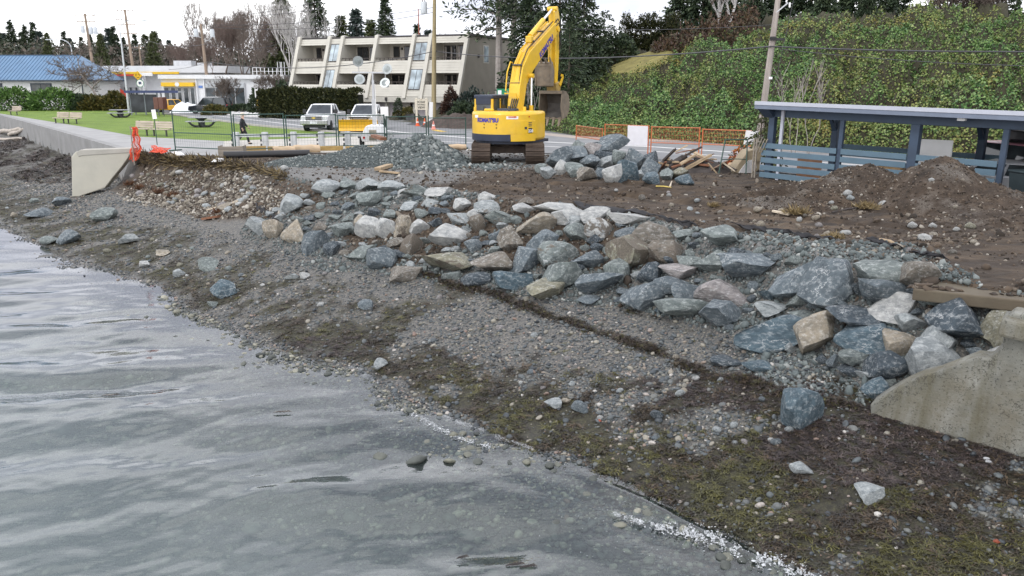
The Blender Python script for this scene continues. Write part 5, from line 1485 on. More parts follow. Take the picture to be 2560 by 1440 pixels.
a_, b_ = shrub_data(.45, .45, .6, 76, heath_m, 500, .2); o = link("foliage", b_, t); o.location = (-.2, 0, .55)
t = thing("sign_board", "cream timber sign on two posts reading OCEAN VIEW by the driveway", "sign", (X(1055, 70), 70, 0), R(-8))
cs = mat("sign_cream", (.62, .57, .46), .75, var=.08)
for s in (-.42, .42): MB().box((s, 0, 1.05), (.16, .16, 2.1)).build("post", cs, t)
MB().b2((-.56, -.06, 1.25), (.56, .06, 2.12)).build("board", cs, t)
for body, z, sz in (("OCEAN", 1.88, .26), ("CONDOMINIUMS", 1.66, .115), ("VIEW", 1.43, .26)):
 text("lettering", body, blk, t, (0, -.068, z), (math.pi / 2, 0, 0), sz, bold=.004)
for s in (-.42, 0, .42): MB().lathe([(.1, 0), (.12, .04), (0, .12)], (s, 0, 2.12), 8).build("finial", cs, t)
cone_m = mat("cone_orange", (.75, .12, .03), .6)
def cone(px, d, label, m_=cone_m):
 t = thing("traffic_cone", label, "traffic cone", (X(px, d), d, .01), 0)
 MB().lathe([(.16, .03), (.03, .62), (0, .63)], n=12).build("cone", m_, t, True); MB().box((0, 0, .015), (.4, .4, .03)).build("base", m_, t)
 MB().lathe([(.118, .25), (.095, .36), (.09, .36), (.112, .25)], n=12).build("band", wht, t, True)
cone(1044, 68.5, "orange traffic cone at the left foot of the cream sign"); cone(1062, 68.2, "orange traffic cone at the right foot of the cream sign")
cone(1084, 63.5, "faded pink traffic cone at the road edge", mat("cone_pink", (.75, .28, .22), .6))
t = thing("white_post", "plain white upright board leaning beside the cream sign", "post", (X(1078, 68), 68, 0), 0)
MB().box((0, 0, .95), (.3, .06, 1.95), ry=.04).build("board", wht, t)
heap("soil_bank", "dark gravel planting bank around the cream sign", "soil bank", 1110, 311, 3.3, 2.4, .35, 6, mat("dark_gravel", (.07, .07, .075), .95, var=.4, vs=3, bump=.8, bs=10))
heap("soil_bank", "bare dark soil bank below the russet shrub", "soil bank", 1150, 312, 3.2, 3.0, .9, 7, mat("dark_soil", (.065, .05, .042), .95, var=.4, vs=3, bump=.8, bs=10), 68)
# green road sign behind the excavator
def green_sign():
 t = thing("highway_sign", "green two panel highway direction sign behind the excavator cab", "road sign", (X(1254, 58), 58, 0), 0)
 gm = mat("sign_green_panel", (.005, .20, .085), .5, var=.04)
 for s in (-.5, .7): MB().box((s, .06, 1.2), (.12, .1, 2.4)).build("post", wood_y, t)
 z1, z0 = ztop(1255, 222, 58), ztop(1255, 240, 58)
 a = MB().b2((-.32, -.02, z0), (1.3, .02, z1)).build("sign_panel", gm, t)
 text("lettering", "5 N", wht, t, (.55, -.03, (z0 + z1) / 2), (math.pi / 2, 0, 0), .26)
 MB().prism([(-.25, z0 + .12), (-.12, z0 + .08), (.0, z0 + .12), (.0, z1 - .1), (-.25, z1 - .1)], 'y', -.03, -.022).build("shield", wht, a)
 z2 = ztop(1255, 276, 58)
 b = MB().b2((-.30, -.02, z2), (1.3, .02, z0 - .08)).build("sign_panel", gm, t)
 MB().path([(.25, -.03, z2 + .2), (.25, -.03, z0 - .5), (.45, -.03, z0 - .3)], .035, 4).path([(.25, -.03, z0 - .5), (.05, -.03, z0 - .3)], .035, 4).build("arrow", wht, b)
green_sign()
# ================================================================== EXCAVATOR
kyel = mat("digger_yellow", (.76, .47, .015), .42, var=.10, vs=1.2, dirt=.42, dcol=(.27, .18, .06), coat=.2)
knavy = mat("digger_navy", (.018, .026, .05), .45, var=.15)
kblue = mat("logo_blue", (.05, .035, .30), .5, var=.05)
track_m = mat("track_steel", (.085, .062, .048), .65, .35, var=.35, vs=5, dirt=.45, dcol=(.11, .08, .055))
bucket_m = mat("bucket_steel", (.20, .165, .125), .6, .25, var=.3, vs=4, dirt=.5, dcol=(.30, .23, .15))
bucket_in = mat("bucket_dark", (.16, .15, .14), .6, .3, var=.3, vs=3)
rod_m = mat("piston_rod", (.72, .73, .74), .15, .8, var=.04)
hose_m = mat("hose_black", (.02, .018, .016), .5)
def excavator():
 cx, cy = X(1270, 36), 37.3
 t = thing("excavator", "yellow tracked excavator with raised boom and hanging bucket", "excavator", (cx, cy, .03))
 # undercarriage
 H_, L_, Wt = .86, 4.0, .80
 r = H_ / 2 - .03
 shoe = MB().box((0, 0, 0), (Wt, .185, .04)).box((0, -.06, .035), (Wt, .025, .05)).box((0, .0, .03), (Wt, .02, .035)).box((0, .06, .03), (Wt, .02, .035)).mesh("track_shoe", track_m)
 per = 2 * (L_ - 2 * r) + 2 * math.pi * r; n = int(per / .192)
 for s in (-1, 1):
  x = s * 1.16
  for k in range(n):
   d = per * k / n; a = L_ - 2 * r
   if d < a: y, z, ang = -a / 2 + d, 2 * r, 0
   elif d < a + math.pi * r:
    q = (d - a) / r; y, z, ang = a / 2 + r * math.sin(q), r + r * math.cos(q), -q
   elif d < 2 * a + math.pi * r: y, z, ang = a / 2 - (d - a - math.pi * r), 0, math.pi
   else:
    q = (d - 2 * a - math.pi * r) / r; y, z, ang = -a / 2 - r * math.sin(q), r - r * math.cos(q), math.pi - q
   o = link("track_shoe", shoe, t, (x, y, z + .03)); o.rotation_euler = (ang, 0, 0)
  fr = MB().b2((x - .22, -1.5, .2), (x + .22, 1.5, .62)).build("track_frame", track_m, t)
  for y in (-L_ / 2 + r, L_ / 2 - r): MB().lathe([(0, -.2), (.3, -.2), (.33, 0), (.3, .2), (0, .2)], (x, y, r + .03), 18, 'x').build("sprocket", track_m, fr, True)
  for k in range(6): MB().lathe([(0, -.22), (.11, -.22), (.11, .22), (0, .22)], (x, -1.2 + k * .48, .16), 12, 'x').build("roller", track_m, fr, True)
 MB().hexa([(-.95, -.7, .42), (.95, -.7, .42), (.95, .7, .42), (-.95, .7, .42), (-.8, -.6, .72), (.8, -.6, .72), (.8, .6, .72), (-.8, .6, .72)]).build("centre_frame", track_m, t)
 MB().lathe([(.62, .7), (.62, .98), (.55, .98)], n=24).build("swing_ring", track_m, t, True)
 # upper body, turned to the right
 YAW = R(-26); M = Matrix.Rotation(YAW, 4, 'Z')
 def mk(): return MB()
 def put(mb, name, m, parent=None, smooth_=False, bevel=0.0):
  return mb.xf(M).build(name, m, parent or t, smooth_, bevel)
 RR = 1.6
 def arc(a0, a1, rad, n=18): return [(rad * math.sin(R(a)), -rad * math.cos(R(a))) for a in np.linspace(a0, a1, n)]   # 0 = rear, positive to the right
 plan = arc(-72, 78, RR, 30) + [(1.52, .75), (.5, .85), (-1.5, .85)]
 put(mk().prism(plan, 'z', .98, 2.24), "body", kyel, None, True, .13)
 put(mk().prism(arc(-70, 76, RR * .90, 20) + [(1.4, 1.3), (-1.4, 1.3)], 'z', .86, .99), "deck_frame", knavy)
 def patch(a0, a1, z0, z1, th, name, m, parent=None, bevel=.0, n=10, base=.002):
  o_ = arc(a0, a1, RR + th, n); i_ = arc(a0, a1, RR + base - .05, n)
  return put(mk().prism(o_ + i_[::-1], 'z', z0, z1), name, m, parent, True, bevel)
 patch(-66, 30, .985, 1.28, .012, "skirt", knavy, None, .01, 24)
 patch(24.5, 38, 1.30, 1.86, .012, "engine_door", kyel, None, .006)
 dr = patch(38.6, 58, 1.30, 1.86, .012, "engine_door", kyel, None, .006)
 patch(52.5, 56.5, 1.50, 1.60, .02, "handle", knavy, dr)
 patch(30.5, 74, .985, 1.285, .012, "side_panel", kyel, None, .006, 14)
 gr = patch(58.6, 76, 1.30, 1.86, .012, "engine_door", kyel, None, .006)
 for z in (1.62, 1.69, 1.76): patch(59.5, 65.5, z, z + .03, .02, "vent_slot", knavy, gr, 0, 4)
 dec = patch(59.5, 66.5, 1.33, 1.55, .018, "model_plate", blk, None, 0, 5)
 def on_arc(a, z, off=.03):
  p = M @ Vector(((RR + off) * math.sin(R(a)), -(RR + off) * math.cos(R(a)), z))
  return p, (math.pi / 2, 0, YAW + R(a))
 p, q = on_arc(63.2, 1.42); text("lettering", "228", wht, t, p, q, .17, bold=.004)
 p, q = on_arc(-9, 1.87, .012); text("lettering", "KOMAT'SU", kblue, t, p, q, .235, bold=.013, bend=RR)
 patch(23.5, 42, 1.93, 2.05, .006, "warning_label", wht)
 p, q = on_arc(33, 2.015, .012); text("lettering", "DANGER", mat("label_red", (.55, .05, .04), .5), t, p, q, .085, bold=.004, bend=RR)
 patch(-38, -28, 1.96, 2.08, .006, "maker_label", wht)
 for a in (-14, 8):
  for z in (1.56, 1.70):
   p = Vector(((RR) * math.sin(R(a)), -RR * math.cos(R(a)), z))
   b = mk(); b.lathe([(0, -.012), (.035, -.012), (.035, .03), (0, .03)], (0, 0, 0), 10, 'y'); b.xf(Matrix.Translation(p) @ Matrix.Rotation(R(a), 4, 'Z')); put(b, "bolt_cap", mat("bolt_ochre", (.25, .15, .02), .6))  # bolt caps in a darker ochre than the body
 patch(60, 61.5, 2.0, 2.05, .03, "reflector", tail_m)
 for k in range(7): patch(-71, -67, 1.3 + k * .075, 1.34 + k * .075, .012, "vent_slot", knavy, None, 0, 3)
 # things on the deck
 put(mk().box((-.35, -1.15, 2.30), (.42, .16, .10)), "grab_handle", kyel, None, False, .03)
 put(mk().box((-1.15, -.95, 2.30), (.10, .10, .22)), "lifting_eye", kyel, None, False, .02)
 put(mk().box((1.05, -.5, 2.32), (.12, .1, .22)), "lifting_eye", kyel, None, False, .02)
 put(mk().prism([(-.45, 2.2), (.0, 2.2), (-.05, 2.34), (-.42, 2.34)], 'x', -.35, .55), "engine_hood", knavy, None, False, .03)
 put(mk().tube((.4, -.7, 2.2), (.4, -.7, 2.45), .06), "exhaust", steel_d)
 # cab
 cb = put(mk().b2((-1.42, -.52, 1.0), (-.50, 1.12, 1.60)), "cab", kyel, None, False, .03)
 f_ = mk()
 for x, y in ((-1.42, -.52), (-.50, -.52), (-1.42, 1.12), (-.50, 1.12), (-1.42, .3), (-.5, .3)): f_.box((x + (.05 if x < -1 else -.05), y + (.05 if y < 0 else -.05), 2.2), (.10, .10, 1.3))
 put(f_, "cab_pillar", kyel, None, False, .015)
 put(mk().b2((-1.44, -.55, 2.74), (-.48, 1.16, 2.92)), "cab_roof", knavy, None, True, .05)
 put(mk().b2((-1.33, -.545, 2.50), (-.59, -.50, 2.78)), "rear_panel", knavy, None, False, .01)
 put(mk().b2((-1.34, -.51, 1.62), (-.58, -.48, 2.52)), "rear_window", cglass)
 put(mk().b2((-.535, -.42, 1.62), (-.515, .22, 2.74)).b2((-.535, .34, 1.62), (-.515, 1.0, 2.74)), "side_window", cglass)
 put(mk().b2((-1.405, -.42, 1.62), (-1.385, .22, 2.74)).b2((-1.405, .34, 1.62), (-1.385, 1.0, 2.74)), "side_window", cglass)
 put(mk().b2((-1.34, 1.08, 1.4), (-.58, 1.10, 2.74)), "windscreen", cglass)
 put(mk().b2((-1.15, .0, 1.6), (-.75, .12, 2.3)).b2((-1.15, .0, 1.6), (-.75, .5, 1.75)), "operator_seat", black_pl)
 # boom, in the plane x = 0.2 of the upper body
 bx = .18
 def plate(poly, x0, x1, name, m, parent=None, bevel=.02, smooth_=False):
  return put(mk().prism(poly, 'x', bx + x0, bx + x1), name, m, parent, smooth_, bevel)
 boom = [(.02, 1.55), (.38, 1.52), (.66, 2.3), (1.02, 3.35), (1.72, 3.98), (4.35, 5.62), (4.62, 5.90), (4.50, 6.16), (4.25, 6.22), (1.30, 4.78), (.62, 4.15), (.30, 3.3), (.06, 2.2)]
 bo = plate(boom, -.27, .27, "boom", kyel, None, .03)
 for xs in (-.285, .275):
  plate([(.0, 1.5), (.42, 1.5), (.5, 1.95), (.1, 2.0)], xs, xs + .012, "boom_foot_plate", kyel, bo, 0)
 # top-side pipes and clamps
 pp = [(.34, 3.25), (.66, 4.22), (1.28, 4.88), (4.1, 6.22)]
 for xs in (-.16, -.08, .10, .18):
  put(mk().path([(bx + xs, y - .02, z + .03) for y, z in pp], .025, 6), "hydraulic_pipe", kyel if xs != .18 else hose_m, bo, True)
 for y, z in ((.6, 4.18), (1.9, 5.24), (2.9, 5.72), (.4, 3.4)): put(mk().box((bx, y - .03, z + .03), (.46, .07, .05), rx=.45), "pipe_clamp", steel_d, bo)
 # guard rail on the knee
 put(mk().path([(bx - .33, .25, 3.05), (bx - .33, .06, 3.1), (bx - .33, .22, 3.9), (bx - .33, .55, 4.35), (bx - .33, .75, 4.3)], .028, 6), "guard_rail", kyel, bo, True)
 put(mk().path([(bx - .36, .12, 2.95), (bx - .36, .02, 2.98), (bx + .2, .02, 2.98), (bx + .24, .2, 2.6), (bx + .24, .22, 1.9)], .03, 6), "guard_rail", kyel, bo, True)
 # boom cylinders
 for xs in (-.42, .42):
  put(mk().tube((bx + xs, 1.15, 1.35), (bx + xs, 1.15, 2.45), .10, n=12), "boom_cylinder", kyel, None, True)
  put(mk().tube((bx + xs, 1.15, 2.44), (bx + xs, 1.18, 3.72), .055, n=12), "piston_rod", rod_m, None, True)
 put(mk().tube((bx - .52, 1.18, 3.74), (bx + .52, 1.18, 3.74), .10, n=12), "boom_pin", kyel, None, True)
 for k, xs in enumerate((-.12, -.04, .05, .14)):
  put(mk().path([(bx + xs + .1, .10 + k * .03, 2.75), (bx + xs + .12, -.12, 2.4), (bx + xs + .2, -.14 - k * .03, 1.95), (bx + xs + .4, .0, 1.72), (bx + xs + .6, .25, 1.68)], .03, 6), "hose", hose_m, None, True)
 # stick
 stick = [(4.32, 6.72), (4.50, 6.98), (4.72, 6.95), (4.95, 6.5), (5.02, 5.9), (4.92, 4.6), (4.78, 3.30), (4.55, 3.25), (4.48, 3.5), (4.50, 4.8), (4.45, 5.7)]
 st = plate(stick, -.17, .17, "stick", kyel, None, .03)
 put(mk().tube((bx - .33, 4.48, 5.93), (bx + .33, 4.48, 5.93), .13, n=14), "stick_pin", kyel, st, True)
 put(mk().tube((bx - .24, 4.45, 6.86), (bx + .24, 4.45, 6.86), .11, n=14), "stick_pin", kyel, st, True)
 put(mk().tube((bx, 1.9, 5.50), (bx, 3.35, 6.28), .115, n=14), "stick_cylinder", kyel, None, True)
 put(mk().tube((bx, 3.34, 6.275), (bx, 4.45, 6.86), .06, n=12), "piston_rod", rod_m, None, True)
 put(mk().box((bx, 1.85, 5.35), (.3, .3, .3)), "cylinder_mount", kyel, None, False, .04)
 put(mk().tube((bx + .0, 5.08, 6.3), (bx + .0, 5.0, 4.7), .10, n=12), "bucket_cylinder", kyel, None, True)
 put(mk().tube((bx + .0, 5.0, 4.72), (bx + .0, 4.92, 3.75), .05, n=12), "piston_rod", rod_m, None, True)
 put(mk().path([(bx + .18, 3.9, 5.95), (bx + .26, 4.5, 6.4), (bx + .28, 4.75, 6.2), (bx + .26, 4.7, 5.6), (bx + .3, 4.85, 5.2)], .03, 6).path([(bx + .2, 3.9, 5.85), (bx + .3, 4.6, 6.25), (bx + .3, 4.65, 5.6), (bx + .24, 4.8, 5.0)], .03, 6), "hose", hose_m, st, True)
 # thumb cylinder and thumb
 put(mk().tube((bx - .05, 4.28, 5.55), (bx - .05, 4.30, 4.35), .09, n=12), "thumb_cylinder", kyel, None, True)
 put(mk().box((bx - .05, 4.36, 5.6), (.24, .3, .14)), "cylinder_mount", kyel, None, False, .02)
 th = put(mk().prism([(3.95, 3.28), (4.25, 3.25), (4.32, 4.0), (4.10, 4.42), (3.86, 4.36), (3.90, 3.8)], 'x', bx - .62, bx + .20), "thumb", bucket_m, None, False, .025)
 for k in range(4): put(mk().hexa([(bx - .60 + k * .25, 3.84, 4.3), (bx - .52 + k * .25, 3.84, 4.3), (bx - .52 + k * .25, 4.02, 4.3), (bx - .60 + k * .25, 4.02, 4.3), (bx - .58 + k * .25, 3.70, 4.62), (bx - .54 + k * .25, 3.70, 4.62), (bx - .54 + k * .25, 3.76, 4.62), (bx - .58 + k * .25, 3.76, 4.62)]), "tooth", bucket_m, th)
 put(mk().b2((bx - .64, 3.84, 4.22), (bx + .22, 3.90, 4.30)).b2((bx - .64, 3.86, 3.3), (bx - .60, 4.1, 4.3)).b2((bx + .18, 3.86, 3.3), (bx + .22, 4.1, 4.3)), "rib", bucket_m, th)
 # quick coupler, links
 put(mk().prism([(4.45, 3.0), (4.95, 3.0), (4.98, 3.35), (4.8, 3.5), (4.4, 3.4)], 'x', bx - .26, bx + .26), "coupler", mat("coupler_ochre", (.36, .24, .06), .55, var=.3, dirt=.5, dcol=(.12, .08, .05)), None, False, .03)
 for xs in (-.30, .30): put(mk().bar((bx + xs, 4.78, 3.3), (bx + xs, 5.15, 3.75), .05, .14).bar((bx + xs, 5.15, 3.75), (bx + xs, 4.92, 3.8), .05, .12), "link_arm", kyel, None)
 # bucket: curved shell with two side plates and teeth
 prof = [(4.42, 3.02), (4.85, 3.04), (5.20, 2.82), (5.36, 2.45), (5.26, 2.05), (4.95, 1.80), (4.55, 1.72)]
 inn = [(4.42, 2.97), (4.84, 2.98), (5.15, 2.78), (5.30, 2.44), (5.21, 2.08), (4.93, 1.85), (4.55, 1.76)]
 sh = put(mk().prism(prof + inn[::-1], 'x', bx - .56, bx + .56), "bucket", bucket_in, None)
 for xs in (-.60, .565):
  put(mk().prism([(4.36, 3.05)] + prof[1:] + [(4.40, 1.72), (4.22, 2.3)], 'x', bx + xs, bx + xs + .035), "side_plate", bucket_m, sh)
 put(mk().b2((bx - .6, 4.3, 2.92), (bx + .6, 4.6, 3.06)), "bucket_rim", bucket_m, sh)
 put(mk().b2((bx - .58, 4.38, 1.70), (bx + .58, 4.62, 1.765)), "bucket_lip", bucket_m, sh)
 for k in range(4):
  x = bx - .47 + k * .313
  put(mk().hexa([(x - .07, 4.36, 1.68), (x + .07, 4.36, 1.68), (x + .07, 4.52, 1.68), (x - .07, 4.52, 1.68), (x - .07, 4.36, 1.80), (x + .07, 4.36, 1.80), (x + .07, 4.52, 1.80), (x - .07, 4.52, 1.80)]).hexa([(x - .03, 4.2, 1.38), (x + .03, 4.2, 1.38), (x + .03, 4.26, 1.38), (x - .03, 4.26, 1.38), (x - .06, 4.34, 1.70), (x + .06, 4.34, 1.70), (x + .06, 4.48, 1.70), (x - .06, 4.48, 1.70)]), "tooth", bucket_m, sh)
 # logo on the right side of the boom
 a = math.atan2(1.64, 2.63)
 me = text_mesh("KOMAT'SU", .36, 'CENTER', .018, .004); me.materials.append(kblue)
 o = link("lettering", me, bo)
 o.matrix_local = M @ Matrix.Translation((bx + .278, 3.15, 5.08)) @ Matrix.Rotation(math.pi / 2, 4, 'Z') @ Matrix.Rotation(math.pi / 2, 4, 'X') @ Matrix.Rotation(a, 4, 'Z')
excavator()
# ================================================================== LIGHT TOWER, FENCES, BARRIER
def light_tower():
 q = Vector((X(934, 45.3), 46.0, .0))
 t = thing("light_tower", "white towable light tower with four round flood lamps on its mast", "light tower", q)
 wm = mat("tower_white", (.76, .77, .77), .35, var=.04, dirt=.1)
 MB().prism([(-.62, .35), (.62, .35), (.66, .62), (.40, 1.12), (.30, 1.20), (-.32, 1.20), (-.42, 1.12), (-.68, .62)], 'y', -.7, .9).build("housing", wm, t, False, .03)
 rg = MB().b2((-.22, -.73, .42), (.18, -.705, .98)).build("radiator_panel", mat("radiator_beige", (.36, .33, .26), .7), t)
 for k in range(9): MB().b2((-.2, -.74, .46 + k * .056), (.16, -.731, .48 + k * .056)).build("louvre", mat("radiator_dark", (.22, .20, .16), .7), rg)
 for s in (-1, 1): MB().lathe([(0, -.03), (.065, -.03), (.065, 0), (0, 0)], (s * .50, -.70, .56), 14, 'y').build("tail_light", tail_m, t)
 MB().lathe([(0, -.03), (.05, -.03), (.05, 0), (0, 0)], (.34, -.70, .74), 12, 'y').build("exhaust_port", blk, t)
 for s in (-1, 1):
  wheel(t, s * .78, .2, .3, .18, False)
  MB().b2((s * .78 - .14, -.25, .5), (s * .78 + .14, .65, .64)).build("mudguard", steel_d, t)
 MB().b2((-.06, -.1, 1.2), (.06, .02, 3.6)).b2((-.10, -.14, 1.2), (.10, .06, 2.6)).build("mast", galv, t)
 MB().b2((-.035, -.07, 3.6), (.035, 0, 4.05)).build("mast_top", galv, t)
 MB().tube((.12, -.16, 1.2), (.12, -.16, 3.4), .018).build("cable", wht, t)
 MB().bar((-1.1, -.05, 4.02), (.85, -.05, 3.98), .07, .07).build("crossbar", galv, t)
 lens = mat("lamp_lens", (.24, .27, .265), .12, 0, var=.35, vs=5); refl = mat("lamp_reflector", (.36, .39, .39), .4, .4)
 for px, py, yaw, tilt in ((895, 153, .2, .15), (899, 199, .15, -.35), (969, 173, -.3, -.25), (963, 208, -.25, -.45)):
  p = Q(px, py, q.y - .15) - q
  M = Matrix.Translation(p) @ Matrix.Rotation(yaw, 4, 'Z') @ Matrix.Rotation(tilt, 4, 'X')
  o = MB().lathe([(.05, .42), (.10, .30), (.16, .16), (.27, -.02), (.285, -.06), (.27, -.06)], n=20, axis='y').xf(M).build("lamp_hood", refl, t, True)
  MB().lathe([(0, -.07), (.14, -.065), (.268, -.05), (.268, -.03), (0, -.03)], n=20, axis='y').xf(M).build("lens", lens, o, True)
  MB().lathe([(0, .0), (.02, .0), (.03, .35), (0, .36)], n=8, axis='y').xf(M).build("bulb_holder", wht, o)
  MB().tube(p + Vector((0, .1, 0)), (p.x, .0, 4.0), .02).build("lamp_arm", galv, t)
 MB().box((.62, -.4, 1.95), (.42, .04, .5)).build("notice_board", wht, t)
 MB().bar((.3, -.4, 1.2), (.55, -.4, 1.75), .04, .04).build("notice_bracket", galv, t)
light_tower()
fgreen = mat("fence_green", (.018, .06, .045), .5, var=.12); forange = mat("fence_orange", (.52, .15, .05), .5, var=.12, dirt=.12, dcol=(.5, .32, .2))
def fence_panel(p, q, Hh, m, name, label, group, mesh_dx=.14, mesh_dz=.30, r=.024, wr=.005, mid=None, z0=.0, sign=None):
 p, q = Vector(p), Vector(q); e = q - p; L = Vector((e.x, e.y, 0)).length
 t = thing(name, label, "fence panel", p, math.atan2(e.y, e.x), group)
 for x in (.03, L - .03): MB().tube((x, 0, -.02), (x, 0, Hh), r, n=8).build("post", m, t, True)
 hs = [Hh - .04, z0 + .18] + ([mid] if mid else [])
 for h in hs: MB().tube((.03, 0, h), (L - .03, 0, h), r * .8, n=8).build("rail", m, t, True)
 w = MB(); nx = int(L / mesh_dx)
 for k in range(1, nx): w.tube((L * k / nx, 0, z0 + .18), (L * k / nx, 0, Hh - .04), wr, n=3)
 nz = int((Hh - z0 - .2) / mesh_dz)
 for k in range(1, nz): w.tube((.03, 0, z0 + .18 + (Hh - z0 - .22) * k / nz), (L - .03, 0, z0 + .18 + (Hh - z0 - .22) * k / nz), wr, n=3)
 o = w.build("wire_mesh", m, t); o['kind'] = 'stuff'
 for x in (.03, L - .03): MB().box((x, 0, .02), (.2, .7, .05)).build("foot", m, t)
 if sign: MB().b2((L * sign[0], -.05, Hh * sign[2]), (L * sign[1], -.03, Hh * sign[3])).build("sign_board", mat("board_white", (.72, .72, .76), .6, var=.05), t)
 return t
gp = [(437, 377, 277), (588, 384, 286), (717, 379, 288), (846, 374, 288), (966, 372, 291), (1070, 371, 294), (1168, 371, 297)]
lbl = ["green mesh fence panel farthest left, in front of the double bench", "green mesh fence panel in front of the walking person", "green mesh fence panel below the white pickup truck", "green mesh fence panel behind the light tower",
       "green mesh fence panel just right of the light tower", "green mesh fence panel ending beside the excavator"]
for i in range(6):
 p = P(gp[i][0], gp[i][1]); q = P(gp[i + 1][0], gp[i + 1][1])
 Hh = Q(gp[i][0], gp[i][2], p.y).z
 fence_panel(p + Vector((.02, 0, .02)), q + Vector((-.04, 0, .02)), Hh, fgreen, "fence_panel", lbl[i], "green temporary fence panels", mid=Hh * .45, r=.032, wr=.0035, mesh_dx=.15)
t = thing("notice_sign", "white notice on a thin green post beside the orange netting", "sign", P(393, 362))
MB().tube((0, 0, 0), (0, 0, 1.98), .025).build("post", fgreen, t); MB().box((.02, -.04, 1.72), (.24, .02, .52), ry=-.08).build("board", wht, t)
op = [(1438, 372, 313), (1508, 385, 310), (1623, 392, 316), (1750, 397, 322), (1885, 404, 330)]
ol = ["short orange fence panel at the left end, behind the boulder pile", "orange fence panel carrying a large blank white board", "orange fence panel between the white board and the scrap timber", "orange fence panel ending at the leaning utility pole"]
for i in range(4):
 p = P(op[i][0], op[i][1]); q = P(op[i + 1][0], op[i + 1][1]); Hh = Q(op[i][0], op[i][2], p.y).z + .02
 fence_panel(p + Vector((.03, 0, 0)), q + Vector((-.05, 0, 0)), Hh, forange, "orange_fence_panel", ol[i], "orange temporary fence panels", .075, .17, .028, .006, z0=.5, sign=(.54, .98, .34, .97) if i == 1 else None)
# grey timber barrier rail
bar_m = mat("barrier_grey", (.50, .52, .53), .75, var=.08, vs=2, dirt=.12)
t = thing("barrier_rail", "pale grey timber barrier with stout posts in front of the lawn", "barrier", P(585, 374), 0)
b0 = P(585, 374)
xs = [(590, 374), (662, 374), (733, 373), (802, 373), (868, 372), (973, 371)]
for px, py in xs:
 q = P(px, py) - b0
 MB().box((q.x + .06, q.y, .45), (.30, .24, .94)).build("post", bar_m, t, bevel=.02)
 for z in (.25, .5, .75): MB().box((q.x - .13, q.y - .02, z), (.1, .18, .13)).build("bracket", steel_d, t)
for k in range(len(xs) - 1):
 p, q = P(*xs[k]) - b0, P(*xs[k + 1]) - b0
 MB().bar((p.x + .22, p.y + .05, .74), (q.x - .12, q.y + .05, .74), .10, .16).build("rail", bar_m, t)
ty = mat("yellow_timber", (.34, .23, .08), .8, var=.25, vs=2, dirt=.3)
t = thing("timber_kerb", "row of yellow brown squared timbers at the foot of the grey barrier", "timber", P(575, 379))
b1 = P(575, 379)
for a, b in ((580, 664), (667, 752), (755, 858), (862, 962)):
 p, q = P(a, 378.5) - b1, P(b, 377) - b1
 MB().bar(p + Vector((0, .2, .12)), q + Vector((-.03, .2, .12)), .22, .24).build("beam", ty, t, bevel=.015)
t = thing("timber_box", "low weathered timber box at the left end of the grey barrier", "planter box", P(582, 391), R(4))
wg = mat("weathered_board", (.25, .22, .18), .85, var=.3, vs=2, bump=.4, bs=16, stretch=(.3, 3, 3))
for k in range(3): MB().b2((-.55, -.35, .03 + k * .16), (.55, -.31, .03 + k * .16 + .15)).build("board", wg, t)
for x in (-.58, .55): MB().b2((x, -.36, 0), (x + .04, .36, .52)).build("end_board", wg, t)
MB().b2((-.55, -.3, .02), (.55, .35, .42)).build("fill", mat("dark_soil2", (.05, .04, .03), .95), t)
pipe_m = mat("pipe_black", (.014, .014, .015), .4, var=.2)
p, q = P(560, 399, .0), P(775, 394, .0)
o = MB().path([p + Vector((0, 0, .19)), q + Vector((0, 0, .19))], .19, 18).build("drain_pipe", pipe_m, smooth_=True); tag(o, "long black plastic pipe lying in front of the grey barrier", "pipe")
log_m = mat("peeled_log", (.50, .38, .25), .8, var=.2, vs=1.5, bump=.4, bs=10, stretch=(.3, 3, 3)); log_e = mat("log_end", (.20, .11, .06), .85, var=.3)
def log(a, b, r, label, m=log_m, z=0.0):
 p, q = P(*a, z), P(*b, z)
 o = thing("log", label, "log", p)
 d = q - p; L = d.length
 pts = [d * (k / 6) + Vector((0, 0, r + .02 * math.sin(k * 2.1))) for k in range(7)]
 MB().path(pts, [r * (1 + .06 * math.sin(k * 1.7)) for k in range(7)], 14).build("trunk", m, o, True)
 MB().tube(pts[0] - d.normalized() * .012, pts[0] + d.normalized() * .002, r * .97, n=14).build("cut_end", log_e, o)
 return o
log((735, 383), (800, 381), .20, "shorter peeled log at the left end of the gravel pile"); log((684, 386), (738, 384), .19, "short peeled log with a dark cut end behind the black pipe")
log((1100, 375), (1166, 374.5), .15, "peeled log lying between the gravel pile and the excavator")
o = heap("sandbag", "white sandbag on the eroded bank beside the orange netting", "sandbag", 443, 388, .42, .25, .22, 8, mat("bag_white", (.74, .74, .73), .8, var=.06, bump=.4, bs=12))
o = heap("sandbag", "white sandbag at the end of the black pipe", "sandbag", 551, 402, .38, .22, .18, 9, MATS["bag_white"])
o = heap("sandbag", "small white sack lying left of the excavator track", "sandbag", 1172, 379, .25, .2, .2, 10, MATS["bag_white"])
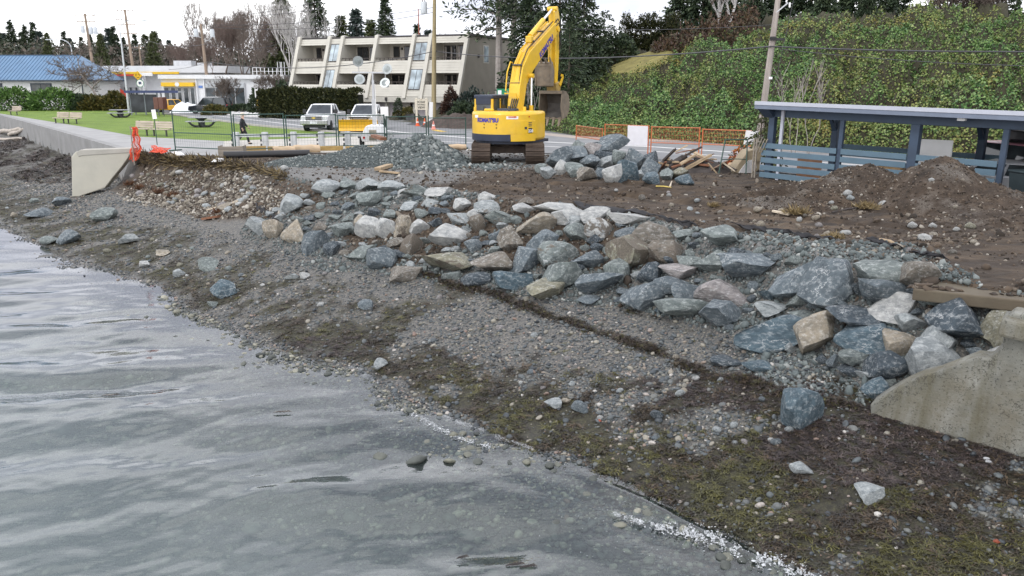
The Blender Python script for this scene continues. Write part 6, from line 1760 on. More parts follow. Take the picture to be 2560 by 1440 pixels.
# person walking along the pavement, seen from the side
def skin(name, verts, edges, rad, m, parent, lev=2):
 me = bpy.data.meshes.new(name); me.from_pydata(verts, edges, []); me.materials.append(m)
 o = link(name, me, parent)
 md = o.modifiers.new("skin", 'SKIN'); md.use_smooth_shade = True
 for i, r in enumerate(rad): me.skin_vertices[0].data[i].radius = r if hasattr(r, '__len__') else (r, r)
 me.skin_vertices[0].data[0].use_root = True
 s = o.modifiers.new("sub", 'SUBSURF'); s.levels = lev; s.render_levels = lev
 return o
def person():
 q = P(610, 361); t = thing("person", "person in a dark jacket and trousers walking right along the pavement", "person", (q.x, q.y, .015), R(-78))
 # local: faces +Y
 skin_m = mat("skin", (.50, .33, .25), .6, var=.05); jac = mat("jacket_black", (.016, .016, .02), .8, var=.3); tro = mat("trousers_dark", (.012, .012, .014), .85); hair = mat("hair_grey", (.55, .50, .42), .7, var=.2, vs=20)
 V_ = [(0, 0, .95), (0, .0, 1.2), (0, .02, 1.42), (0, .05, 1.53), (0, .08, 1.66), (.09, .02, .9), (.10, .22, .5), (.10, .30, .09), (.10, .42, .04), (-.09, -.02, .9), (-.10, -.08, .5), (-.10, -.38, .16), (-.10, -.30, .05),
          (.19, .02, 1.40), (.24, -.10, 1.14), (.23, -.02, .92), (.23, .02, .84), (-.19, .02, 1.40), (-.24, .10, 1.14), (-.22, .26, .96), (-.22, .31, .89)]
 E_ = [(0, 1), (1, 2), (2, 3), (3, 4), (0, 5), (5, 6), (6, 7), (7, 8), (0, 9), (9, 10), (10, 11), (11, 12), (2, 13), (13, 14), (14, 15), (15, 16), (2, 17), (17, 18), (18, 19), (19, 20)]
 rad = [(.14, .11), (.14, .11), (.15, .11), .055, (.09, .105), .09, .06, .045, .04, .09, .06, .045, .04, .06, .045, .035, .03, .06, .045, .035, .03]
 skin("body", V_, E_, rad, skin_m, t)
 jv = [V_[0], V_[1], V_[2], V_[13], V_[14], V_[15], V_[17], V_[18], V_[19], (0, 0, .80), (0, .03, 1.48)]
 skin("jacket", jv, [(0, 1), (1, 2), (2, 3), (3, 4), (4, 5), (2, 6), (6, 7), (7, 8), (0, 9), (2, 10)], [(.19, .15), (.18, .15), (.18, .14), .085, .07, .055, .085, .07, .055, (.2, .165), .075], jac, t)
 skin("trousers", V_[0:1] + V_[5:8] + V_[9:12], [(0, 1), (1, 2), (2, 3), (0, 4), (4, 5), (5, 6)], [(.15, .12), .11, .08, .07, .11, .08, .07], tro, t)
 MB().ball((.10, .36, .045), (.05, .13, .05), 10).build("shoe", blk, t, True); MB().ball((-.10, -.36, .09), (.05, .11, .06), 10).build("shoe", blk, t, True)
 MB().ball((0, .05, 1.70), (.105, .115, .11), 14).ball((0, -.01, 1.62), (.10, .08, .11), 10).build("hair", hair, t, True)
 for s in (-1, 1): MB().ball((s * .035, .175, 1.665), .012, 6).build("eye", blk, t)
 MB().ball((0, .19, 1.635), (.014, .022, .022), 6).build("nose", skin_m, t, True)
 for s in (-1, 1):
  hx, hy, hz_ = (V_[16] if s > 0 else V_[20])
  h = MB()
  for k in range(4): h.path([(hx + .0, hy - .02 + k * .014, hz_), (hx, hy - .02 + k * .016, hz_ - .05), (hx - s * .015, hy - .015 + k * .016, hz_ - .085)], [.009, .008, .006], 5)
  h.path([(hx, hy + .03, hz_ + .02), (hx - s * .02, hy + .055, hz_ - .02), (hx - s * .02, hy + .055, hz_ - .045)], [.01, .009, .007], 5)
  h.build("fingers", skin_m, t)
person()
# ================================================================== CARPORT
def carport():
 A = P(1905, 449, .0); B = P(2492, 505, .0)
 e = B - A; L = e.length; yaw = math.atan2(e.y, e.x); eu = e.normalized()
 t = thing("carport", "blue grey timber carport with slatted front rails and a white edged roof", "carport", A, yaw)
 t.rotation_euler = (0, R(.95), yaw)
 bl = mat("carport_navy", (.040, .065, .105), .6, var=.12, dirt=.08); sl = mat("slat_blue", (.10, .165, .215), .65, var=.08, dirt=.08); wh = mat("roof_edge_white", (.44, .46, .52), .5, var=.06)
 rf = mat("roof_felt", (.16, .165, .17), .9, var=.3, vs=2, bump=.4, bs=20)
 def uz(px, py):               # along the front line and up from the ground
  d = ray(px, py); n = Vector((-eu.y, eu.x, 0))
  tt = (A - Vector((0, 0, CAM_H))).dot(n) / d.dot(n)
  w = Vector((0, 0, CAM_H)) + d * tt
  return (w - A).dot(eu), w.z
 u_end = L + 4.0
 ul, zt = uz(1908, 259)
 zt = 2.76
 RB = .34; MB().hexa([(-.15, -.55, zt - .02), (u_end, -.55, zt - .02), (u_end, 5.2, zt - .02 - RB), (-.15, 5.2, zt - .02 - RB), (-.15, -.55, zt + .05), (u_end, -.55, zt + .05), (u_end, 5.2, zt + .05 - RB), (-.15, 5.2, zt + .05 - RB)]).build("roof", rf, t)
 MB().b2((-.2, -.62, zt - .05), (u_end, -.55, zt + .075)).hexa([(-.2, -.55, zt - .05), (-.15, -.55, zt - .05), (-.15, 5.2, zt - .05 - RB), (-.2, 5.2, zt - .05 - RB), (-.2, -.55, zt + .075), (-.15, -.55, zt + .075), (-.15, 5.2, zt + .075 - RB), (-.2, 5.2, zt + .075 - RB)]).build("roof_edge", wh, t)
 MB().b2((-.2, -.60, zt - .19), (u_end, -.56, zt - .055)).build("fascia", mat("fascia_grey_blue", (.16, .19, .25), .6, var=.08), t)
 MB().b2((.25, -.06, zt - .47), (u_end, .08, zt - .2)).build("beam", bl, t)
 MB().b2((.25, 3.9, zt - .70), (u_end, 4.05, zt - .42)).build("beam", bl, t)
 for k in range(9): MB().bar((.43 + k * 1.35, -.5, zt - .12), (.43 + k * 1.35, 5.1, zt - .12 - RB), .06, .17).build("rafter", bl, t)
 MB().hexa([(-.05, -.1, zt - .5), (.3, -.1, zt - .5), (.3, .12, zt - .5), (-.05, .12, zt - .5), (-.15, -.5, zt - .2), (.3, -.5, zt - .2), (.3, .12, zt - .2), (-.15, .12, zt - .2)]).build("corner_bracket", bl, t)
 upx = [uz(1950, 370)[0], uz(2097, 400)[0], uz(2282, 380)[0], uz(2500, 430)[0]]
 MB().b2((.12, -.1, -.1), (.34, .12, zt - .47)).build("post", bl, t, bevel=.01)
 MB().b2((upx[0] - .02, -.14, -.1), (upx[0] + .09, -.04, zt - .22)).build("downpipe", wh, t, bevel=.01)
 MB().b2((upx[1] - .07, -.09, -.1), (upx[1] + .07, .05, zt - .47)).build("post", bl, t, bevel=.01)
 MB().b2((upx[2] - .14, -.12, -.1), (upx[2] + .14, .14, zt - .47)).build("post", bl, t, bevel=.01)
 MB().b2((upx[3] - .08, -.1, -.1), (upx[3] + .08, .06, zt - .47)).build("post", bl, t, bevel=.01)
 for u in (.55, upx[2] + .55): 
  MB().b2((u, 3.85, -.1), (u + .24, 4.1, zt - .70)).build("post", bl, t, bevel=.01)
  MB().hexa([(u + .02, 3.4, zt - .5), (u + .2, 3.4, zt - .5), (u + .2, 3.85, zt - 1.1), (u + .02, 3.85, zt - 1.1), (u + .02, 3.2, zt - .47), (u + .2, 3.2, zt - .47), (u + .2, 3.85, zt - .9), (u + .02, 3.85, zt - .9)]).build("knee_brace", bl, t)
 # slats, bay by bay
 for a, b in ((-.05, upx[1] - .08), (upx[1] + .08, upx[2] - .15), (upx[2] + .15, upx[3] - .09)):
  for k in range(5):
   z = .10 + k * .265
   MB().box(((a + b) / 2, -.13, z + .10), (b - a, .04, .185), ry=random.Random(k + int(a * 9)).uniform(-.004, .004)).build("slat", sl, t, bevel=.006)
 # rear slats half hidden behind
 for k in range(3): MB().b2((.9, 4.12, .45 + k * .27), (upx[3], 4.16, .63 + k * .27)).build("rear_slat", sl, t)
 MB().box((L - 1.2, -.35, zt - .24), (.22, .16, .08)).build("flood_lamp", wht, t)
 # stored boards and a white sheet inside
 o = thing("white_board", "white board standing upright behind the thick middle carport post", "board", t.matrix_basis @ Vector((upx[2] + .12, 1.4, 0)), yaw)
 MB().b2((-.45, 0, .0), (.55, .04, 1.75)).build("board", wht, o)
 o = thing("plywood_board", "brown plywood board leaning inside the left bay of the carport", "board", t.matrix_basis @ Vector((1.1, 1.0, 0)), yaw)
 MB().b2((-.3, 0, .0), (.65, .03, .95)).build("board", mat("plywood", (.32, .17, .10), .7, var=.2), o)
 o = thing("cardboard_box", "tan box inside the middle bay of the carport behind the dirt mound", "box", t.matrix_basis @ Vector((upx[1] + 1.35, .7, 0)), yaw)
 MB().b2((-.45, 0, .0), (.45, .5, .78)).build("carton", mat("cardboard", (.40, .26, .13), .8, var=.12), o); MB().b2((-.46, -.01, .6), (.46, .51, .64)).build("tape", mat("tape_tan", (.5, .36, .2), .4), o)
 o = thing("parked_car", "low silver car mostly hidden behind the right bay slats of the carport", "car", t.matrix_basis @ Vector((upx[2] + 2.1, 1.9, 0)), yaw + math.pi / 2)
 car_body(o, [(-1.9, .35), (-1.95, .75), (.9, .85), (1.8, .72), (1.9, .4), (1.7, .25), (-1.7, .25)], 1.66, mat("silver_car_paint", (.42, .43, .45), .3, .3, var=.04))
 cabin(o, (-1.5, 1.0, .76), (-1.1, .5, .58), .8, 1.14, MATS["silver_car_paint"])
 for x in (-.74, .74):
  for y in (-1.2, 1.2): wheel(o, x, y, .3, .2)
 return t, upx, yaw
cp_obj, cp_u, cp_yaw = carport()
cpw = lambda u, v, z=0: cp_obj.matrix_basis @ Vector((u, v, z))
# pink van at the right end
def van():
 p = P(2575, 470)
 c = Vector((X(2615, 27.0), 27.9, -.1))
 t = thing("pink_van", "pink van with a dark roof box parked at the right end of the carport", "van", c, math.pi + .12)
 t.scale = (.9, .95, .86)
 pk = mat("van_pink", (.62, .26, .33), .35, var=.04, coat=.4)
 car_body(t, [(-2.1, .45), (-2.15, 1.05), (1.0, 1.08), (1.95, .98), (2.1, .6), (1.95, .35), (-2.0, .35)], 1.76, pk, .07)
 cabin(t, (-2.05, 1.25, .84), (-1.95, .55, .70), 1.06, 1.78, pk)
 for x in (-.78, .78):
  for y in (-1.35, 1.35): wheel(t, x, y, .33, .2)
 for s in (-1, 1):
  MB().box((s * .68, 2.02, .78), (.3, .14, .2)).build("headlight", head_m, t, bevel=.02)
  MB().box((s * 1.0, .95, 1.2), (.2, .12, .17)).build("mirror", black_pl, t, bevel=.02)
  MB().box((s * .35, 2.13, .62), (.08, .04, .36)).build("bumper_guard", wht, t)
 MB().box((0, 2.08, .52), (1.7, .18, .24)).build("bumper", black_pl, t, bevel=.03)
 MB().prism([(-1.0, 1.92), (-1.0, 2.28), (-.8, 2.36), (.45, 2.30), (.75, 2.12), (.7, 1.95)], 'x', -.5, .5).build("roof_box", mat("roof_box_black", (.02, .022, .028), .35, coat=.3), t, False, .06)
 for y in (-.7, .35): MB().b2((-.75, y - .03, 1.84), (.75, y + .03, 1.93)).build("roof_bar", black_pl, t)
 MB().path([(-.5, 1.35, 1.16), (.1, 1.2, 1.3), (.5, 1.0, 1.45)], .014, 5).build("wiper", black_pl, t)
van()
c = P(2560, 540)
t = thing("wheelie_bin", "dark grey green plastic bin cut off by the right edge beside the dirt mound", "bin", (X(2572, 23.6), 23.8, -.05), .1); t.scale = (1, 1, .8)
MB().hexa([(-.30, -.3, 0), (.30, -.3, 0), (.30, .3, 0), (-.30, .3, 0), (-.38, -.36, 1.25), (.38, -.36, 1.25), (.38, .36, 1.25), (-.38, .36, 1.25)]).build("body", mat("bin_dark", (.03, .045, .05), .5, var=.15), t, bevel=.03)
MB().box((0, 0, 1.30), (.82, .80, .09)).build("lid", MATS["bin_dark"], t, bevel=.03)
for k in range(5): MB().hexa([(-.26 + k * .12, -.315, .1), (-.23 + k * .12, -.315, .1), (-.23 + k * .12, -.30, .1), (-.26 + k * .12, -.30, .1), (-.31 + k * .14, -.37, 1.1), (-.28 + k * .14, -.37, 1.1), (-.28 + k * .14, -.35, 1.1), (-.31 + k * .14, -.35, 1.1)]).build("rib", MATS["bin_dark"], t)
t = thing("concrete_column", "pale square column behind the pink van at the right edge", "column", (X(2556, 31.5), 31.8, 0))
MB().b2((-.25, -.2, 0), (.35, .2, 2.15)).build("shaft", walk_m, t); MB().b2((-.3, -.25, 2.15), (.4, .25, 2.24)).build("cap", walk_m, t)
t = thing("small_marker", "small yellow crate on the ground beside the right carport post", "crate", cpw(cp_u[3] + .45, -.05), cp_yaw)
for s in (-.14, .14): MB().b2((s - .02, 0, .0), (s + .02, .25, .26)).build("side", shop_y, t)
MB().b2((-.12, .0, .0), (.12, .02, .26)).b2((-.12, .23, 0), (.12, .25, .26)).b2((-.12, .02, 0), (.12, .23, .02)).build("panel", shop_y, t)
# conifer sapling and bits left of the carport
t = tree_from(conifer_data(2.6, 1.2, 91, 70, 14, leaf=.22, droop=.5, m=needle_olive, low=.1), "conifer_sapling", "small drooping conifer against the left end of the carport", "tree", (X(1893, 33.5), 33.4, -.05))
t = thing("metal_frame", "leaning dark green metal frame in front of the concrete trough", "metal frame", (X(1833, 31.8), 31.9, -.02), R(8))
fp = [(-.68, -.25, 0), (-.28, .25, 1.36), (.62, .25, 1.36), (.42, -.28, 0)]
for a, b in ((0, 1), (1, 2), (2, 3)): MB().tube(fp[a], fp[b], .025, n=8).build("tube", fgreen, t, True)
MB().tube((-.5, 0, .62), (.12, .02, .64), .018, n=6).tube((.12, .02, .64), (.5, 0, .62), .018, n=6).build("cross_tube", fgreen, t, True)
tro_m = mat("trough_concrete", (.34, .28, .19), .85, var=.2, vs=2, bump=.5, bs=10, dirt=.3)
t = thing("concrete_trough", "broken tilted concrete trough with a white inside beside the carport", "concrete trough", (X(1858, 32.2), 32.4, -.05), R(12))
tr = MB().prism([(-.62, 0), (.30, -.02), (.62, .25), (.62, .98), (.30, 1.02), (.06, .95), (-.30, .45)], 'y', -.25, .35)
tr.build("block", tro_m, t, bevel=.03)
MB().prism([(-.28, .12), (.28, .1), (.46, .3), (.40, .62), (.12, .6), (-.1, .38)], 'y', -.29, -.24).build("inner_face", mat("lime_white", (.60, .60, .60), .8, var=.15, dirt=.25), t)
MB().prism([(.30, .55), (.62, .55), (.62, 1.1), (.45, 1.12)], 'y', -.32, .1).build("rim", tro_m, t)
t = thing("gate_post", "old grey picket frame at the left end of the carport rails", "gate", cpw(-.22, -.2), cp_yaw)
for x in (-.12, -.02): MB().b2((x, 0, 0), (x + .05, .05, 1.5)).build("upright", wg, t)
for k in range(4): MB().bar((-.08 + k * .1, .02, 1.0), (.08 + k * .12, .02, 1.5), .03, .03).build("slanted_bar", wg, t)
t = thing("flower_bush", "orange and red blooming bush between the fence and the concrete trough", "bush", (X(1852, 35.5), 35.6, 0))
a_, b_ = shrub_data(.55, .4, .75, 92, leaf_mat("orange_bloom", [(.45, .10, .02), (.55, .2, .03), (.30, .04, .03), (.08, .10, .03)]), 420, .13); link("foliage", b_, t); link("stem", a_, t).scale = (.4, .4, .4)
t = thing("white_sack", "torn white sheet hanging on the fence end by the utility pole", "sheet", (X(1873, 36.2), 36.3, 0), .1)
MB().slab([(-.28, 0, .85), (.30, .03, .88), (.34, -.02, 1.42), (-.2, .02, 1.46)], (0, .03, 0)).build("cloth", wht, t)
# scrap timber heap: planks lying over one another
g = random.Random(17)
plank_ms = [mat("plank_brown", (.20, .13, .085), .85, var=.35, vs=2, bump=.5, bs=12, stretch=(.3, 3, 3)), mat("plank_tan", (.36, .27, .17), .85, var=.3, vs=2, bump=.4, bs=12, stretch=(.3, 3, 3)), mat("plank_dark", (.05, .042, .038), .9, var=.4, vs=2, bump=.5, bs=12), mat("plank_rust", (.19, .085, .045), .85, var=.3, vs=2)]
cx0, cy0 = X(1742, 32.2), 32.7
def plank(p, q, w, h, m, label, group=None):
 p, q = Vector(p), Vector(q); c = (p + q) / 2
 mb = MB().bar(p - c, q - c, w, h)
 mb.v = [(x + g.gauss(0, .008), y + g.gauss(0, .008), z + g.gauss(0, .008)) for x, y, z in mb.v]
 o = mb.build("scrap_plank", m, loc=c)
 return tag(o, label, "plank", group)
plank(Q(1708, 425, 32.1), Q(1777, 388, 32.3), .22, .10, plank_ms[1], "longest tan plank rising to the right on top of the scrap timber heap")
plank(Q(1700, 411, 32.1), Q(1740, 386, 32.3), .16, .07, plank_ms[1], "shorter tan plank beside the longest one on the scrap timber heap")
plank(Q(1660, 424, 32.3), Q(1712, 393, 32.8), .30, .16, plank_ms[2], "charred black plank at the left end of the scrap timber heap")
plank(Q(1770, 408, 31.7), Q(1800, 442, 31.4), .05, .05, plank_ms[1], "thin pale stick standing out at the front of the scrap timber heap")
plank(Q(1806, 405, 32), Q(1838, 428, 31.9), .12, .05, mat("plank_pale", (.55, .47, .36), .8, var=.2), "pale plank at the right end of the scrap timber heap")
for k in range(64):
 u = g.uniform(-1.5, 1.5); v = g.uniform(-.7, .9); hmax = max(.08, .85 * (1 - abs(u + .3) / 2.0)) 
 z = g.uniform(.04, hmax); a = g.gauss(.1, .8); L = g.uniform(.35, 1.0); tl = g.gauss(.12, .28)
 d = Vector((math.cos(a), math.sin(a) * .7, tl)).normalized() * L / 2
 c = Vector((cx0 + u, cy0 + v, z + abs(d.z)))
 plank(c - d, c + d, g.uniform(.06, .17), g.uniform(.03, .08), g.choice(plank_ms), "broken weathered plank tangled in the scrap timber heap", "broken planks in the scrap timber heap")
heap("scrap_debris", "dark rotten debris under the scrap timber heap", "debris heap", 1742, 440, 1.7, 1.1, .5, 21, plank_ms[2], 32.8)
# ================================================================== SEAWALLS AND SLAB
con = mat("seawall_concrete", (.40, .385, .34), .85, var=.12, vs=.8, bump=.35, bs=18, dirt=.25, dcol=(.2, .18, .13))
conm, n_, l_, b_ = nodes_of("old_concrete")
c_ = ramp(n_, l_, noise_node(n_, l_, 1.6, 6, .65), [(.3, (.10, .10, .085)), (.55, (.185, .185, .16)), (.75, (.28, .28, .25))])
c_ = mixrgb(n_, l_, ramp(n_, l_, noise_node(n_, l_, 30, 2, .5), [(.60, 0), (.66, .8)]), c_, (.05, .05, .045))
c_ = mixrgb(n_, l_, ramp(n_, l_, noise_node(n_, l_, .9, 4, .7), [(.48, 0), (.72, .65)]), c_, (.13, .11, .07))
c_ = mixrgb(n_, l_, ramp(n_, l_, noise_node(n_, l_, 2.2, 5, .65, stretch=(1, 1, .22)), [(.5, 0), (.66, .75)]), c_, (.10, .09, .055))
c_ = mixrgb(n_, l_, ramp(n_, l_, noise_node(n_, l_, 1.1, 5, .7), [(.492, 0), (.5, .8), (.508, 0)]), c_, (.04, .038, .03))
l_.new(c_, b_.inputs['Base Color']); b_.inputs['Roughness'].default_value = .9
add_bump(n_, l_, b_, noise_node(n_, l_, 26, 5, .65), .6, .02)
def wall_from(px_pts, p, q, depth, name, label, m, bevel=.03):
 """outline seen in the photograph, laid on the vertical plane through ground points p and q, with real thickness behind"""
 p, q = Vector(p), Vector(q); e = (q - p); e.z = 0; e.normalize(); n = Vector((-e.y, e.x, 0))
 pts = []
 for a, b in px_pts:
  d = ray(a, b); tt = (p - Vector((0, 0, CAM_H))).dot(n) / d.dot(n)
  pts.append(Vector((0, 0, CAM_H)) + d * tt)
 o = MB().slab([w - p for w in pts], n * depth).build(name, m, None, False, bevel, loc=p)
 return tag(o, label, "sea wall")
pw, qw = P(2178, 1036, -1.85), P(2560, 1150, -2.05)
e_ = (qw - pw).normalized()
wall_from([(2175, 1012), (2215, 985), (2262, 958), (2310, 938), (2345, 930), (2395, 912), (2442, 893), (2476, 897), (2505, 870), (2513, 800), (2535, 782), (2600, 792), (2800, 830), (2800, 1310), (2560, 1215), (2390, 1150), (2178, 1075)], pw, qw, .45, "broken_sea_wall", "old concrete sea wall with a broken sloping end at the right edge", conm)
o = MB().bar((0, 0, 0), e_ * 3.2, .62, .28).build("wall_coping", conm, None, False, .05, loc=P(2511, 812, .0) + Vector((.02, .1, .0)))
tag(o, "weathered concrete coping lying on the broken sea wall at the right edge", "coping")
pl, ql = P(176, 478, -1.8), P(335, 478, -1.8)
con_l = mat("pale_wall", (.44, .425, .36), .8, var=.08, vs=1.2, bump=.25, bs=14, dirt=.22, dcol=(.36, .33, .24))
wall_from([(178, 392), (188, 380), (200, 377), (332, 373), (318, 398), (302, 420), (285, 440), (262, 470), (196, 492), (180, 492)], pl, pl + Vector((1, .12, 0)), .7, "sea_wall_end", "pale concrete sea wall end jutting out beside the orange netting", con_l, .04)
wall_from([(190, 381), (200, 375), (334, 370.5), (332, 381), (205, 389), (196, 392)], pl + Vector((0, -.03, 0)), pl + Vector((1, .09, 0)), .78, "coping_course", "grey worn top course along the pale sea wall end", MATS["seawall_concrete"], .02)
# whole wall of the promenade
sw = [(325, 377), (160, 330), (0, 287), (-70, 269)]
ws = [P(a, b, .05) for a, b in sw]
mb = MB()
for a, b in zip(ws[:-1], ws[1:]):
 n = Vector((-(b - a).y, (b - a).x, 0)).normalized()      # towards the sea
 if n.y > 0: n = -n
 o1 = n * .1; o2 = n * -.35
 mb.hexa([a + o1 - Vector((0, 0, 2.4)), a + o2 - Vector((0, 0, 2.4)), b + o2 - Vector((0, 0, 2.4)), b + o1 - Vector((0, 0, 2.4)), a + o1, a + o2, b + o2, b + o1])
tag(mb.build("sea_wall", mat("promenade_wall", (.24, .24, .235), .85, var=.15, vs=.8, bump=.3, bs=10, dirt=.3, dcol=(.15, .14, .12))), "long grey concrete sea wall below the footpath at the left", "sea wall")
# broken slab at the right
sp = [P(a, b, -.03) for a, b in [(2282, 722), (2420, 648), (2470, 640), (2900, 680), (2900, 812), (2565, 752)]]
o = MB().slab(sp, (0, 0, -.21)).build("concrete_slab", mat("slab_concrete", (.10, .088, .062), .9, var=.35, vs=1.2, bump=.6, bs=9, dirt=.9, dcol=(.10, .075, .05)), None, False, .025)
tag(o, "mud covered concrete slab overhanging the rocks at the right edge", "concrete slab")
# orange netting: thin strands in a crumpled sheet
net_m = mat("net_orange", (.72, .085, .03), .6, var=.1)
def netting(pts_l, pts_r, rows, cols, label, base):
 g_ = random.Random(5); mb = MB()
 def at(u, v):
  k = u * (len(pts_l) - 1); i = min(int(k), len(pts_l) - 2); f_ = k - i
  a = Vector(pts_l[i]).lerp(Vector(pts_l[i + 1]), f_); b = Vector(pts_r[i]).lerp(Vector(pts_r[i + 1]), f_)
  p = a.lerp(b, v)
  return p + Vector((0, .22 * math.sin(v * 9 + u * 4) + .08 * math.sin(u * 23), .03 * math.sin(v * 14)))
 for i in range(rows + 1): mb.path([at(i / rows, j / 10) - base for j in range(11)], .016, 3)
 for j in range(cols + 1): mb.path([at(i / 14, j / cols) - base for i in range(15)], .016, 3)
 o = mb.build("orange_netting", net_m, loc=base)
 return tag(o, label, "safety netting")
D_ = 41.2
netting([Q(332, 320, D_), Q(330, 350, D_), Q(326, 372, D_), Q(328, 398, D_ - .6)], [Q(337, 318, D_), Q(350, 345, D_), Q(358, 375, D_), Q(341, 402, D_ - .6)], 26, 9, "bright orange safety netting hanging over the end of the pale wall", Q(340, 380, D_))
netting([Q(377, 365, 41), Q(378, 376, 40.2), Q(378, 380, 39.9)], [Q(425, 372, 41), Q(420, 378, 40.2), Q(418, 381, 39.9)], 9, 14, "orange safety netting lying crumpled on the bank edge", Q(400, 378, 40.5))
t = thing("net_stake", "thin post holding up the orange netting", "stake", P(334, 392))
MB().tube((0, 0, -.4), (0, 0, 1.45), .03).build("post", wg, t)
# ================================================================== ROCKS
def rock_mat():
 m, n, l, b = nodes_of("quarry_rock")
 oi = n.new("ShaderNodeObjectInfo")
 base = oi.outputs['Color']
 tc = n.new("ShaderNodeTexCoord").outputs['Object']
 add = n.new("ShaderNodeVectorMath"); add.operation = 'ADD'
 rs = n.new("ShaderNodeVectorMath"); rs.operation = 'SCALE'
 rs.inputs[0].default_value = (37.0, 11.0, 23.0); l.new(oi.outputs['Random'], rs.inputs['Scale'])
 l.new(tc, add.inputs[0]); l.new(rs.outputs['Vector'], add.inputs[1]); v = add.outputs['Vector']
 f1 = noise_node(n, l, 2.2, 7, .68, v)
 lo = mixrgb(n, l, 1.0, base, (.34, .37, .40), 'MULTIPLY')
 hi = mixrgb(n, l, .42, base, (.62, .64, .63))
 c = mixrgb(n, l, ramp(n, l, f1, [(.30, 0), (.52, .55), (.68, 1)]), lo, base)
 c = mixrgb(n, l, ramp(n, l, noise_node(n, l, 5.0, 7, .72, v), [(.50, 0), (.68, .85)]), c, hi)
 # pale streaks
 s = mixrgb(n, l, 1.0, ramp(n, l, noise_node(n, l, 1.3, 4, .6, v), [(.488, 0), (.50, .7), (.512, 0)]), ramp(n, l, noise_node(n, l, 1.1, 2, .5, v), [(.52, 0), (.6, 1)]), 'MULTIPLY')
 c = mixrgb(n, l, s, c, (.55, .56, .55))
 # soil smeared on it, amount in the alpha of the object colour
 dn = noise_node(n, l, 1.7, 6, .7, v)
 mt = n.new("ShaderNodeMath"); mt.operation = 'ADD'; l.new(dn, mt.inputs[0]); l.new(oi.outputs['Alpha'], mt.inputs[1])
 d = ramp(n, l, mt.outputs[0], [(.98, 0), (1.14, .9)])
 dc = ramp(n, l, noise_node(n, l, 12, 4, .7, v), [(.3, (.065, .053, .041)), (.7, (.165, .14, .11))])
 c = mixrgb(n, l, d, c, dc)
 l.new(c, b.inputs['Base Color'])
 b.inputs['Roughness'].default_value = .8
 add_bump(n, l, b, noise_node(n, l, 7, 8, .7, v), .9, .05)
 return m
ROCK = rock_mat()
_ico = {}
def rock_mesh(seed, cuts=11, rnd=.25, sub=4, rough=.04):
 """ball cut by random planes, worn a little, scaled to a unit box"""
 if sub not in _ico:
  bm = bmesh.new(); bmesh.ops.create_icosphere(bm, subdivisions=sub, radius=1)
  bm.verts.ensure_lookup_table()
  _ico[sub] = (np.array([v.co[:] for v in bm.verts]), np.array([[v.index for v in f.verts] for f in bm.faces])); bm.free()
 g = np.random.default_rng(seed)
 v = _ico[sub][0].copy()
 for k in range(cuts):
  nrm = g.normal(size=3); nrm /= np.linalg.norm(nrm)
  off = g.uniform(.31, .68)
  d = v @ nrm
  over = np.clip(d - off, 0, None)
  v -= np.outer(over * (1 - rnd * .35), nrm)
 q = v * 2.1 + seed
 nn = fbm(q[:, 0] + q[:, 2] * .7, q[:, 1] - q[:, 2] * .6, 4, seed)
 n2 = fbm(q[:, 0] * 3.1 + q[:, 2] * 2.1, q[:, 1] * 3.1 - q[:, 2] * 1.9, 3, seed + 3)
 v *= (1 + rough * 2.6 * nn + rough * 1.3 * n2)[:, None]
 v -= (v.max(0) + v.min(0)) / 2
 v /= (v.max(0) - v.min(0)) / 2
 me = np_mesh("rock", v, _ico[sub][1], ROCK, True)
 me.set_sharp_from_angle(angle=R(22))
 return me
TONE = dict(b=(.135, .165, .18), g=(.20, .23, .215), l=(.35, .375, .37), t=(.35, .30, .225), d=(.20, .175, .14), k=(.055, .075, .09), w=(.47, .47, .445), o=(.25, .235, .165), p=(.31, .28, .265), n=(.085, .13, .155))
